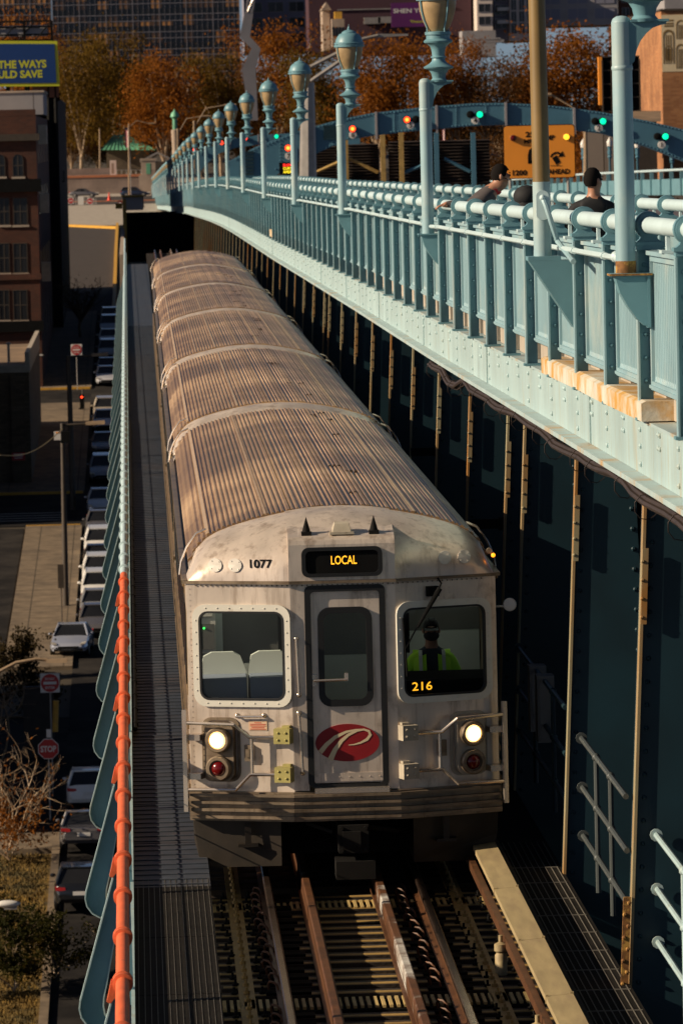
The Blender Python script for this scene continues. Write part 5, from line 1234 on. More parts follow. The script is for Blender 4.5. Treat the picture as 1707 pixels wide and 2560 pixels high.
wbox('ledge_band', 'brick_red', t_, xr-26, xr+.1, Yb-.15, Yb-.003, at(0, 700, Yb).z, at(0, 685, Yb).z)
wbox('shopfront_band', 'black', t_, xr-26, xr+.2, Yb-.3, Yb-.003, at(0, 830, Yb).z, at(0, 803, Yb).z)
wbox('roof_parapet', 'brick_red', t_, xr-26, xr, Yb-.01, Yb+.6, zt, zt+.5)
wbox('roof', 'roof_tan', t_, xr-25.8, xr-.8, Yb+.7, Yb+110, zt, zt+.25)
sc = F/Yb
for x in (0, 46):
    p = at(x, 441, Yb); mkwin(t_, p.x, Yb, p.z, 27/sc*1.0, 56/sc, True)
for yb_, yt in ((562, 494), (682, 607), (800, 724)):
    for x, w in ((12, 26), (52, 36)):
        p = at(x, yb_, Yb); mkwin(t_, p.x, Yb, p.z, w/sc, (yb_-yt)/sc)
for k in range(8):
    for zz in (-8, -3, 2, 6): wbox('side_window', 'window_dark', t_, xr+.004, xr+.02, Yb+6+k*12, Yb+9+k*12, zz, zz+2.2)
for k in range(5):
    for zz in (-6, -1, 4): m = MB(); m.box(xr+.02, xr+1.1, Yb+20+k*14, Yb+25+k*14, zz, zz+.08); m.tube([(xr+1.1, Yb+20+k*14, zz), (xr+1.1, Yb+20+k*14, zz+1), (xr+1.1, Yb+25+k*14, zz+1)], .04, 5)
m.build('fire_escape', 'black', t_)
for k in range(3): wbox('glass_balcony', 'galv', t_, xr+.02, xr+.7, Yb+8, Yb+10, 7.5-k*5.4, 9-k*5.4)
wbox('dark_annex', 'dark_steel', t_, xr-10, xr+.9, Yb+60, Yb+119, zg, at(0, 245, Yb+60).z)
# rooftop penthouse block behind the parapet
Yp = 420; a, b = at(107, 229, Yp), at(0, 292, Yp)
t_ = thing('rooftop_block', 'plain grey block on the brick building roof below the billboard', 'building'); wbox('wall', 'grey_wall', t_, a.x-14, a.x, Yp, Yp+20, zt+.26, a.z); wbox('coping', 'roof_tan', t_, a.x-14.1, a.x+.1, Yp-.1, Yp+20.1, a.z, a.z+.15)
wbox('joint', 'pole_dark', t_, a.x-.82, a.x-.78, Yp-.006, Yp-.002, zt+.3, a.z)
# billboard
Yq = 450; A, B, C, D = at(-160, 100, Yq), at(143, 101, Yq), at(149, 214, Yq), at(-160, 216, Yq)
t_ = thing('billboard', 'blue billboard with yellow border and yellow lettering above the rooftops', 'billboard')
MB().prism([(A.x, A.z), (B.x, B.z), (C.x, C.z), (D.x, D.z)], 'y', Yq, Yq+.4).build('border', 'bill_yellow', t_)
A, B, C, D = at(-160, 108, Yq), at(136, 108.5, Yq), at(141, 206, Yq), at(-160, 209, Yq)
fc = MB().prism([(A.x, A.z), (B.x, B.z), (C.x, C.z), (D.x, D.z)], 'y', Yq-.05, Yq-.005).build('face', 'bill_blue', t_)
for w, x1, y, h, wd in (('THE WAYS', 116, 158, 20, 120), ('ULD SAVE', 106, 183, 19.5, 110)):
    s_ = F/Yq; q = text_mb(w, h/s_, wd/s_, .035, align='RIGHT'); p = at(x1, y, Yq); q.xf(Matrix.Translation((p.x, Yq-.06, p.z))); q.build('lettering', 'bill_yellow', fc)
m = MB()
for x in (20, 70, 120, 138): a = at(x, 214, Yq+.6); m.tube([a, Vector((a.x, a.y, zt-2))], .2, 6)
a, b = at(40, 230, Yq+1), at(150, 247, Yq+1); m.tube([a, b], .2, 6); m.tube([at(110, 290, Yq+1), at(150, 232, Yq+1)], .12, 6); m.build('posts', 'dark_steel', t_)
wbox('skirting', 'rust_panel', t_, at(80, 225, Yq).x, at(147, 225, Yq).x, Yq+.45, Yq+.5, at(0, 245, Yq).z, at(0, 215, Yq).z)
# back of a second billboard above
Yr = 520; t_ = thing('billboard', 'back of a dark framed billboard above the blue one', 'billboard'); a, b = at(-80, 55, Yr), at(130, 98, Yr)
wbox('back_board', 'grey_wall', t_, a.x, b.x-.4, Yr+.4, Yr+.5, b.z+.4, a.z-.4)
m = MB()
for f in (0, .34, .67, 1): x = a.x+(b.x-a.x)*f; m.box(x-.12, x+.12, Yr, Yr+.2, b.z-9, a.z)
for f in (0, .3, .7, 1): z = b.z+(a.z-b.z)*f; m.box(a.x, b.x, Yr+.21, Yr+.3, z-.08, z+.08)
for k in range(5): x = a.x+(b.x-a.x)*k/5; m.tube([(x, Yr+.1, b.z), (x+(b.x-a.x)/5, Yr+.1, a.z)], .06, 4)
m.build('frame', 'black', t_)
# low building with a flat roof on the left
Yl = 323; zr = at(0, 922, Yl).z; xl = at(72, 922, Yl).x
t_ = thing('low_building', 'low old building with flat tan roof and pipe vent at the left edge', 'building')
wbox('wall', 'brick_tan', t_, xl-22, xl, Yl, Yl+38, gz(Yl)-.4, zr-.02); wbox('roof', 'roof_brown', t_, xl-21.7, xl-.3, Yl+.3, Yl+37.7, zr-.02, zr+.1)
m = MB(); m.box(xl-.25, xl+.03, Yl+.36, Yl+38, zr-.3, zr+1.0); m.box(xl-22, xl+.05, Yl-.04, Yl+.33, zr-.25, zr+.2); m.build('parapet', 'concrete', t_)
m = MB().lathe([(.09, 0), (.09, 1.2), (.18, 1.22), (.18, 1.3), (.02, 1.35)], (xl-1.4, Yl+6, zr+.1), 10); m.build('roof_vent', 'galv', t_, 40)
wbox('shutter_door', 'grey_blue', t_, xl-6, xl-2.1, Yl-.05, Yl-.01, gz(Yl), at(0, 1010, Yl).z); wbox('stack', 'brick_tan', t_, xl-1.2, xl-.3, Yl-.2, Yl-.011, gz(Yl), zr-.5)
# unseen blocks added out of the picture on the left to shade the street
for i, (ya, yb_, x, h) in enumerate(((300, 326, -14, 20), (392, 470, -34, 24), (194, 230, -17, 17))):
    t_ = thing('warehouse', ('unseen brick block added to shade the street across the parking lot', 'unseen brick shading block added behind the tall brick building', 'unseen brick shading block added across the street from the lawn')[i], 'building')
    wbox('wall', 'brick_red', t_, x-18, x, ya, yb_, gz((ya+yb_)/2)-4, gz((ya+yb_)/2)+h); wbox('roof', 'roof_brown', t_, x-17.6, x-.4, ya+.4, yb_-.4, gz((ya+yb_)/2)+h, gz((ya+yb_)/2)+h+.3)
# ------------------------------------------------------------------ far plaza
def block(name, label, cat, x0, x1, ytop, ybot, Y, dep, m, cap=None, group=None):
    a, b = at(x0, ytop, Y), at(x1, ybot, Y); t_ = thing(name, label, cat, (0, 0, 0), group)
    wbox('wall', m, t_, a.x, b.x, Y, Y+dep, b.z, a.z)
    if cap: wbox('coping', cap, t_, a.x-.1, b.x+.1, Y-.12, Y+dep+.1, a.z, a.z+.25)
    return t_
block('stone_wall', 'long pale stone block retaining wall across the plaza', 'wall', 100, 372, 446, 492, 865, 1.5, 'block_stone', 'orange_brick')
block('terrace', 'orange brick terrace behind the stone wall', 'terrace', 100, 372, 441, 446, 868, 12, 'orange_brick')
block('stone_wall', 'low grey parapet wall behind the orange terrace', 'wall', 100, 290, 423, 442, 882, 1, 'block_stone')
m = MB(); 
for x in range(292, 366, 12): a = at(x, 424, 882); m.tube([a, a-Vector((0, 0, 1.2))], .05, 5)
m.tube([at(290, 424, 882), at(364, 424, 882)], .06, 5); tag(m.build('metal_railing', 'galv'), 'thin metal railing on the terrace right of the pedestal', 'railing')
a = at(284, 442, 872); t_ = thing('stone_pedestal', 'white stone pedestal standing on the orange terrace', 'pedestal', a); m = MB(); m.box(-.75, .6, 0, .9, 0, .35); m.box(-.6, .5, .1, .8, .35, 2.9); m.build('shaft', 'white_wall', t_)
wbox('niche', 'stone', t_, -.35, .1, .09, .1, .6, 2.4)
a = at(372, 470, 850); t_ = thing('stone_pier', 'stone pier with dark green door at the end of the parapet', 'pier', a); m = MB(); m.box(-1.6, 1.6, 0, 3, -1.5, 2.2); m.box(-1.2, 1.2, .1, 2.9, 2.2, 4.6); m.box(-1.35, 1.35, 0, 3, 4.6, 5.0); m.build('shaft', 'stone', t_); wbox('door', 'copper_green', t_, -.35, .35, .06, .09, 2.4, 4.2)
a = at(395, 425, 872); t_ = thing('gabled_booth', 'small dark booth with a pale edged gable roof behind the stone pier', 'booth', a); m = MB().box(-2.5, 2.5, 0, 4, -2, 1.5); m.build('wall', 'pole_dark', t_)
m = MB(); m.prism([(-3, 1.4), (0, 2.9), (3, 1.4), (3, 1.65), (0, 3.2), (-3, 1.65)], 'y', -.3, 4.3); m.build('roof', 'galv', t_)
# pavilion with a green roof
Yv = 925; t_ = thing('pavilion', 'park pavilion with green copper hipped roof under the trees', 'pavilion')
a, b, c, d = at(252, 374, Yv), at(388, 374, Yv), at(322, 350, Yv+6), at(300, 336, Yv+6)
m = MB(); e1, e2 = Vector((a.x, Yv, a.z)), Vector((b.x, Yv, b.z)); r1, r2 = at(285, 337, Yv+7), at(315, 337, Yv+7)
e3, e4 = e2+Vector((0, 14, 0)), e1+Vector((0, 14, 0)); m.add([e1, e2, e3, e4, r1, r2], [(0, 1, 5, 4), (1, 2, 5), (2, 3, 4, 5), (3, 0, 4), (3, 2, 1, 0)])
for k in range(14):
    f = k/13; m.tube([e1.lerp(e2, f)+Vector((0, -.05, .05)), r1.lerp(r2, f)+Vector((0, -.05, .05))], .06, 4)
m.build('roof', 'copper_green', t_); wbox('wall', 'brick_tan', t_, a.x+1, b.x-1, Yv+2, Yv+12, a.z-5, a.z-.01)
# poles and flags
def street_pole(lb, x, y0, y1, Y, arm=None, m_='pole_tan', r=.16):
    a, b = at(x, y1, Y), at(x-1, y0, Y); t_ = thing('street_lamp' if arm else 'pole', lb, 'street lamp' if arm else 'pole', a)
    MB().tube([(0, 0, 0), b-a], r, 8, r2=r*.75).build('shaft', m_, t_, 40)
    if arm:
        e = at(arm[0], arm[1], Y)-a; s = b-a; MB().tube([s-Vector((0, 0, .6)), s.lerp(e, .4)+Vector((0, 0, .5)), e], r*.45, 6).build('arm', m_, t_, 40)
        q = 1 if arm[0] > x else -1; MB().tube([e, e+Vector((q*1.0, 0, .02))], r*.8, 8).build('lamp_head', m_, t_, 40)
    return t_
street_pole('pale lamp pole with right arm at the plaza, beside the flag', 323, 308, 494, 815, (372, 308)); street_pole('short tan pole left of the green roofed pavilion', 250, 320, 424, 890)
street_pole('thin light coloured pole beside the dark building edge', 160, 330, 500, 800, None, 'galv', .12)
street_pole('pale lamp pole rising behind the arch between signals two and four', 1464, 316, 440, 330, (1378, 236)); street_pole('lamp pole with two long arms behind the third teal lamp', 770, 205, 455, 190, None, 'galv', .33)
t_ = COL.objects[-1]
for a, b in (((776, 166), (862, 122)), ((776, 202), (852, 150))): MB().tube([at(a[0], a[1], 190)-t_.parent.location, at(b[0], b[1], 190)-t_.parent.location], .09, 6).build('arm', 'galv', t_.parent, 40)
m = MB(); m.tube([at(905, 96, 190), at(945, 87, 190)], .07, 6); m.loft([[at(945, 83, 190), at(945, 92, 190), at(946, 92, 191), at(946, 83, 191)], [at(1020, 83, 190), at(1020, 88, 190), at(1020, 88, 191), at(1020, 83, 191)]])
for v in m.v: pass
m.v = [tuple(Vector(p)-t_.parent.location) for p in m.v]; m.build('lamp_head', 'galv', t_.parent)
for x, y0, y1, Y, ax, ay in ((486, 300, 420, 420, 560, 262), (445, 320, 430, 520, 500, 290)):
    street_pole('tan lamp pole with long arms behind the row of lamps, %s' % ('nearer' if Y == 420 else 'farther'), x, y0, y1, Y, (ax, ay), 'pole_tan', .12)
p = at(440, 420, 640); t_ = thing('beacon_post', 'stone beacon post with green top behind the far lamps', 'post', p); MB().lathe([(.5, 0), (.42, 2.5), (.5, 4.6), (.5, 4.8), (.3, 4.9)], (0, 0, 0), 10).build('shaft', 'stone', t_, 40); MB().lathe([(.3, 4.9), (.28, 6.2), (.55, 6.5), (.5, 6.8), (.1, 7.3), (.01, 7.5)], (0, 0, 0), 10).build('lantern_top', 'copper_green', t_, 40)
def flag(lb, x, y0, y1, Y, w):
    a = at(x, y0, Y); h = at(x, y1, Y).z-a.z; t_ = thing('flag', lb, 'flag', a); m = MB()
    for k in range(6): m.loft([[(w*k/6, .05*math.sin(k), h*.05*k*0), (w*k/6, .05*math.sin(k), h)], [(w*(k+1)/6, .05*math.sin(k+1), 0), (w*(k+1)/6, .05*math.sin(k+1), h)]], k % 2, False)
    m.build('cloth', ['sign_red', 'sign_white'], t_); MB().box(-.02, w*.6, -.06, .1, h*.1, 0).build('canton', 'navy', t_); MB().tube([(w, .1, -1), (w, .1, abs(h)*.0-12)], .07, 6).build('pole', 'galv', t_); return t_
flag('red and white striped flag hanging by the plaza lamp pole', 312, 318, 368, 818, .7); flag('small striped flag hanging below the arch behind the dark screen', 1104, 318, 355, 420, .25)
# faceted steel column: a plain stand-in, kinked twice
Ys = 720; t_ = thing('steel_column_sculpture', 'tall kinked silver steel column with struts at its top among the trees', 'sculpture')
m = MB(); secs = []
for x, y, w, d in ((634, 300, 22, 1.0), (622, 170, 34, 1.0), (640, 120, 24, 1.0), (612, 90, 26, 1.0), (622, 30, 22, 1.0)):
    a, b = at(x-w/2, y, Ys), at(x+w/2, y, Ys); secs.append([a, b, b+Vector((-.3, d*1.6, 0)), a+Vector((.2, d*1.6, 0))])
m.loft(secs); m.build('shaft', 'silver', t_)
m = MB()
for a, b in (((616, 30), (622, -30)), ((630, 32), (640, -30)), ((618, 28), (640, -20)), ((628, 30), (618, -25))): m.tube([at(*a, Ys), at(*b, Ys)], .12, 5)
m.build('struts', 'silver', t_)
# ------------------------------------------------------------------ lane signal arches, signs, screens over the roadway
def seg(pts, yy, th, m_, name, root): return MB().prism([(p.x, p.z) for p in pts], 'y', yy, yy+th).build(name, m_, root)
Yg = 260
top = [(572, 403), (640, 367), (720, 336), (760, 322), (861, 295), (932, 281), (1052, 267), (1178, 257), (1260, 256), (1369, 261), (1506, 279), (1615, 300), (1707, 322), (1800, 352), (1880, 385), (1950, 420)]
bot = [(572, 447), (669, 447), (669, 431), (717, 418), (760, 398), (861, 350), (960, 334), (1052, 325), (1178, 314), (1260, 311), (1397, 320), (1506, 333), (1615, 366), (1707, 402), (1800, 445)]
t_ = thing('signal_arch', 'blue riveted steel arch with numbered lane signals spanning the roadway', 'arch')
mat('arch_blue', (.06, .16, .22), .5, vs=.4, var=.15, stain=(.04, .11, .16), ss=.3)
P_ = [at(*p, Yg) for p in top]; Q_ = [at(*p, Yg) for p in bot]
m = MB()
def yat(tab, x): return interp(tab, x)
xs_ = [572, 640, 668, 720, 760, 810, 861, 932, 1000, 1052, 1120, 1178, 1260, 1330, 1400, 1506, 1560, 1615, 1707, 1800, 1880]
secs = []
for x in xs_:
    a, b = at(x, yat(top, x), Yg), at(x, 452 if x < 669 else yat(bot, x), Yg)
    secs.append([a, b, b+Vector((0, 1.1, 0)), a+Vector((0, 1.1, 0))])
m.loft(secs); m.build('girder', 'arch_blue', t_)
m = MB()
for x in range(590, 1800, 9):
    a = at(x, yat(top, x)+3.5, Yg); m.sphere(a, .05, 5, 3)
    if x > 680: m.sphere(at(x, yat(bot, x)-4, Yg), .05, 5, 3)
for x in (700, 760, 830, 985, 1140, 1214, 1330, 1560):
    for k in range(9): m.sphere(at(x, yat(top, x)+6+k*(yat(bot, x)-yat(top, x)-12)/8, Yg), .05, 5, 3)
m.build('rivet', 'arch_blue', t_, kind='stuff')
for x in (783, 940, 1091, 1264, 1435):
    a, b = at(x-3.5, yat(top, x)-2, Yg), at(x+3.5, yat(bot, x)+10, Yg); wbox('splice_strip', 'grey_wall', t_, a.x, b.x, Yg-.15, Yg-.02, b.z, a.z)
for x in (617, 826):
    for k in range(7): a = at(x, 380+k*9 if x < 700 else 315+k*5, Yg); wbox('rung', 'teal_dark', t_, a.x-.35, a.x+.35, Yg-.08, Yg-.02, a.z-.06, a.z+.06)
for n, red, dark, green, num in ((6, (881, 321), None, None, (882, 336)), (5, (1017, 298), (1040, 297), None, (1026, 312)), (4, None, (1176, 285), (1199, 285), (1188, 300)), (2, None, (1488, 302), (1507, 302), (1497, 319)), (1, None, (1644, 340), (1663, 340), (1654, 361)), (7, (720, 369), None, None, (722, 389))):
    s_ = thing('lane_signal', 'lane signal number %d on the blue arch, %s' % (n, 'lit red' if red else 'lit green'), 'signal', at(*(num), Yg-.3), 'lane signals on the arch'); o = s_.location
    for c, mt in ((red, 'signal_red'), (dark, 'black'), (green, 'signal_green')):
        if not c: continue
        p = at(*c, Yg-.3)-o; l = MB().lathe([(.19, .25), (.19, -.02), (.165, -.03)], p, 18, 'y').build('housing', 'black', s_, 40)
        q = MB().lathe([(.16, -.03), (.10, -.05), (.001, -.055)], p, 18, 'y').build('lens', mt, l, 40)
        if mt == 'signal_red': MB().lathe([(.09, -.058), (.001, -.06)], p, 12, 'y').build('core', 'signal_core', l)
    MB().lathe([(.19, .2), (.19, 0), (.001, -.005)], (0, 0, 0), 20, 'y').build('number_disc', 'sign_white', s_, 40)
    q = text_mb(str(n), .26, None, .03); q.v = [(a, -.02, c) for a, b, c in q.v]; q.build('lettering', 'black', s_)
Yf = 400; t_ = thing('signal_arch', 'smaller far blue arch with signals behind the lamps', 'arch'); m = MB(); secs = []
for x, y0, y1 in ((490, 390, 440), (520, 372, 405), (550, 358, 382), (590, 345, 368), (650, 336, 360), (720, 332, 356), (800, 334, 358), (900, 345, 370)):
    a, b = at(x, y0, Yf), at(x, y1, Yf); secs.append([a, b, b+Vector((0, 1, 0)), a+Vector((0, 1, 0))])
m.loft(secs); m.build('girder', 'arch_blue', t_)
for x in (575, 646): a, b = at(x-2, 334, Yf), at(x+2, 370, Yf); wbox('splice_strip', 'grey_wall', t_, a.x, b.x, Yf-.15, Yf-.02, b.z, a.z)
for lb, c, mt in (('left red lane signal on the far arch', (554, 356), 'signal_red'), ('second red lane signal on the far arch', (613, 345), 'signal_red'), ('green lane signal on the far arch', (691, 340), 'signal_green'), ('lowest red lane signal on the far arch leg', (487, 373), 'signal_red')):
    p = at(*c, Yf-.3); s_ = thing('lane_signal', lb, 'signal', p, 'lane signals on the far arch'); l = MB().lathe([(.18, .25), (.18, -.03)], (0, 0, 0), 12, 'y').build('housing', 'black', s_, 40); MB().lathe([(.155, -.035), (.001, -.06)], (0, 0, 0), 12, 'y').build('lens', mt, l, 40)
Yw = 215; p = at(1348, 378, Yw)
t_ = thing('warning_sign', 'orange 25 MPH truck tipping warning sign with amber beacons over the roadway', 'sign', p); sx = F/Yw
MB().prism(rrect(-90/sx, 90/sx, -67/sx, 67/sx, .15), 'y', 0, .06).build('border', 'black', t_); fc = MB().prism(rrect(-88/sx, 88/sx, -65/sx, 65/sx, .13), 'y', -.02, -.002).build('face', 'sign_orange', t_)
def stx(w, x, y, h, wd=None):
    q = text_mb(w, h/sx, wd/sx if wd else None, .035); c = at(x, y, Yw)-p; q.v = [(a+c.x, -.03, b+c.z) for a, _, b in q.v]; q.build('lettering', 'black', fc)
stx('25', 1324, 335, 14, 22); stx('MPH', 1326, 352, 11, 33); stx('RAMP', 1366, 343, 13, 40); stx('1200', 1299, 431, 14, 36); stx('FT AHEAD', 1386, 428, 13, 76)
def spos(x, y): c = at(x, y, Yw)-p; return (c.x, c.z)
m = MB(); ar = [spos(1319, 408), spos(1319, 386), spos(1322, 374), spos(1329, 368), spos(1340, 366), spos(1350, 368), spos(1356, 376), spos(1356, 386)]; inn = [spos(1328, 408), spos(1328, 386), spos(1330, 379), spos(1334, 376), spos(1340, 375), spos(1344, 376), spos(1347, 379), spos(1347, 386)]
m.ring(ar, inn, 'y', -.03, -.022); m.prism([spos(1342, 386), spos(1361, 386), spos(1351, 399)], 'y', -.034, -.022)
ar = [spos(1374, 392), spos(1378, 384), spos(1386, 379), spos(1395, 378), spos(1402, 383)]; inn = [spos(1379, 392), spos(1381, 387), spos(1387, 384), spos(1394, 383), spos(1398, 386)]
k = len(ar); m.add([(x, -.03, z) for x, z in ar]+[(x, -.03, z) for x, z in inn], [(i, i+1, k+i+1, k+i) for i in range(k-1)]); m.prism([spos(1394, 391), spos(1410, 390), spos(1405, 377)], 'y', -.032, -.022)
m.prism([spos(1380, 395), spos(1390, 387), spos(1400, 404), spos(1390, 411)], 'y', -.034, -.022); m.prism([spos(1375, 413.5), spos(1403, 413.5), spos(1403, 412.5), spos(1375, 412.5)], 'y', -.032, -.022); m.build('arrows_and_truck', 'black', fc)
for (x, y), mt in (((1282, 344), 'tail_red'), ((1415, 341), 'sign_amber')):
    c = at(x, y, Yw)-p; l = MB().lathe([(.14, .0), (.14, -.1), (.13, -.12)], (c.x, 0, c.z), 16, 'y').build('beacon', 'olive_paint', t_, 40); MB().lathe([(.125, -.12), (.06, -.16), (.001, -.165)], (c.x, 0, c.z), 16, 'y').build('lens', mt, l, 40)
m = MB(); 
for x in (1275, 1420): c = at(x, 445, Yw)-p; m.tube([(c.x, .1, c.z), (c.x, .1, c.z-2.5)], .07, 6)
m.build('legs', 'galv', t_)
Ym = 250; p = at(723, 420, Ym); sm_ = F/Ym; t_ = thing('message_board', 'black electronic message board with red and yellow words SLOW CURVE AHEAD', 'message board', p); fc = MB().box(-25/sm_, 25/sm_, 0, .2, -15/sm_, 15/sm_).build('housing', 'black', t_)
for w, z, mt in (('SLOW', 8.5, 'led_red'), ('CURVE', 0, 'led_yellow'), ('AHEAD', -8.5, 'led_yellow')):
    q = text_mb(w, 6.6/sm_, 27/sm_, .02); q.v = [(a-2/sm_, -.01, b+z/sm_) for a, _, b in q.v]; q.build('lettering', mt, fc)
MB().box(-.1, .1, .21, .3, -4, 0).build('legs', 'dark_steel', t_)
Yx = 300
for i, (x0, x1, y0, lb) in enumerate(((779, 842, 366, 'dark corrugated screen panel left, with a leaning timber prop'), (868, 948, 360, 'dark corrugated screen panel second from left'), (970, 1225, 353, 'long dark corrugated screen panel on the right of the arch'))):
    t_ = thing('corrugated_screen', lb, 'screen', (0, 0, 0), 'corrugated screens behind the parapet'); a, b = at(x0, y0, Yx), at(x1, 460, Yx); m = MB(); n = 14; N = n*4; h = (a.z-b.z)/N
    pr = [(Yx+.12*math.sin(math.pi*k/2), b.z+h*k) for k in range(N+1)]
    m.add([(a.x, y, z) for y, z in pr]+[(b.x, y, z) for y, z in pr], [(k, k+1, N+2+k, N+1+k) for k in range(N)]); m.build('sheet', 'corr_dark', t_)
    m = MB()
    for x in ((863,), (956, 1002), (1090, 1182))[i]: c = at(x, 330, Yx-.5); m.box(c.x-.14, c.x+.14, Yx-.6, Yx-.4, b.z-1, c.z)
    for p0, p1 in (((785, 432), (845, 405)),) if i == 0 else (((872, 395), (945, 430)),) if i == 1 else (((1110, 395), (1175, 428)), ((1060, 410), (1000, 435))): m.tube([at(*p0, Yx-.4), at(*p1, Yx-.4)], .1, 4)
    m.build('posts', 'tan_steel' if i < 2 else 'arch_blue', t_)
# far side parapet
t_ = thing('bridge_parapet', 'far parapet on the other side of the roadway at the right', 'parapet'); X3 = 33.3
ys = [270+2.957*k for k in range(80)]
MB().tube([(X3, y, zb(y)+.44) for y in ys], .08, 8).build('top_tube', 'teal_white', t_, 40)
m = MB()
for y in ys[::2]: m.box(X3-.12, X3+.12, y-.06, y+.06, zb(y)-1.1, zb(y)+.35)
m.build('posts', 'teal', t_, kind='stuff'); MB().loft([[(X3, y, zb(y)-1.1), (X3+.05, y, zb(y)-1.1), (X3+.05, y, zb(y)-.1), (X3, y, zb(y)-.1)] for y in ys]).build('panels', 'teal', t_)
for i, (x, y0, y1) in enumerate(((1459, 350, 440), (1525, 346, 437), (1594, 352, 432), (1680, 380, 430))):
    Y = 420-i*12; a, b = at(x, y1, Y), at(x, y0, Y); t_ = thing('park_lamp', 'small blue park lamp with white top beyond the right parapet, %s from left' % NUM[i].replace('nearest', 'first'), 'street lamp', a, 'park lamps right of the arch'); h = b.z-a.z
    MB().lathe([(.1, -1), (.09, h*.45), (.2, h*.5), (.12, h*.55), (.2, h*.62), (.14, h*.7), (.2, h*.78), (.05, h*.8)], (0, 0, 0), 8).build('post', 'arch_blue', t_, 40); MB().lathe([(.2, h*.8), (.24, h*.92), (.1, h), (.01, h*1.06)], (0, 0, 0), 8).build('lantern', 'sign_white', t_, 40)
# brick building with a painted wall, right edge
Ye = 500; a, b = at(1652, 26, Ye), at(1760, 470, Ye); t_ = thing('brick_building', 'sunlit orange brick building with a pale painted wall at the right edge', 'building')
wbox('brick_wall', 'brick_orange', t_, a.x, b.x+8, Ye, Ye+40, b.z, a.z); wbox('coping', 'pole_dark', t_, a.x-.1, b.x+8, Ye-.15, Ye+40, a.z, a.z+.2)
q0, q1 = at(1653, 36, Ye), at(1760, 176, Ye); mu = wbox('painted_wall', 'cream', t_, q0.x, q1.x, Ye-.03, Ye-.004, q1.z, q0.z)
m = MB()
for cx, w, yb_, yt in ((1671, 13, 158, 72), (1671, 8, 150, 112), (1702, 12, 96, 48), (1702, 12, 170, 108)):
    c0, c1 = at(cx-w, yb_, Ye), at(cx+w, yt, Ye); xm = (c0.x+c1.x)/2; w_ = (c1.x-c0.x)/2; hz = c1.z-w_
    o = [(c0.x, c0.z)]+[(xm-w_*math.cos(math.pi*k/10), hz+w_*math.sin(math.pi*k/10)) for k in range(11)]+[(c1.x, c0.z)]
    i_ = [(xm+(x-xm)*.8, c0.z+(z-c0.z)*.93) for x, z in o]; m.ring(o, i_, 'y', Ye-.05, Ye-.031)
    for f in (-.4, 0, .4): m.box(xm+w_*f-.05, xm+w_*f+.05, Ye-.045, Ye-.031, c0.z, hz)
for y in (50, 58, 64): c = at(1660, y, Ye); m.box(c.x, c.x+.9, Ye-.045, Ye-.031, c.z-.08, c.z+.08)
m.build('arch_drawing', 'olive_paint', mu)
t_ = thing('low_roof', 'dark gabled roof of a low house left of the orange brick building', 'building'); a, b, c = at(1530, 303, 470), at(1652, 303, 470), at(1600, 272, 476); m = MB(); m.add([a, b, at(1652, 276, 480), at(1560, 276, 480), (b.x, 500, b.z), (a.x, 500, a.z)], [(0, 1, 2, 3), (3, 2, 4, 5)]); m.build('roof', 'roof_brown', t_); wbox('wall', 'pole_dark', t_, a.x+.3, b.x-.3, 471, 499, a.z-8, a.z-.01)
t_ = thing('billboard', 'dark back of a billboard with orange lit edge right of the tall pole', 'billboard'); Yk = 480; a, b = at(1504, 141, Yk), at(1600, 275, Yk); wbox('back_board', 'black', t_, a.x, b.x, Yk, Yk+.6, b.z, a.z); wbox('edge_panel', 'sign_orange', t_, a.x-.35, a.x-.01, Yk-.1, Yk+.6, b.z+.6, a.z)
m = MB()
for k in range(5): x = a.x+(b.x-a.x)*k/4; m.box(x-.06, x+.06, Yk-.3, Yk-.02, b.z-6, a.z-.3)
for k in range(5): z = b.z+(a.z-b.z)*k/4; m.box(a.x, b.x, Yk-.2, Yk-.05, z-.05, z+.05)
m.build('frame', 'pole_dark', t_)
# pier and wall at the portal
Yj = 430; a, b = at(306, 500, Yj), at(319, 640, Yj); t_ = thing('concrete_pier', 'tall ochre stained concrete pier at the end of the left railing', 'pier'); wbox('shaft', 'ochre_pier', t_, a.x, b.x, Yj, Yj+.9, b.z-3, a.z+.1); wbox('cap', 'paint_yellow', t_, a.x-.6, a.x-.02, Yj-.1, Yj+.4, at(0, 528, Yj).z, at(0, 515, Yj).z)
m = MB(); a, b = at(306, 492, Yj+2), at(358, 524, Yj+2); m.box(a.x, b.x, Yj+2, Yj+3, b.z, a.z); tag(m.build('portal_wall', 'white_wall'), 'low concrete wall with yellow coping over the tunnel mouth', 'wall')
MB().box(a.x-.1, b.x+.1, Yj+1.8, Yj+3.1, a.z, a.z+.15).build('coping', 'paint_yellow', COL.objects['portal_wall'])
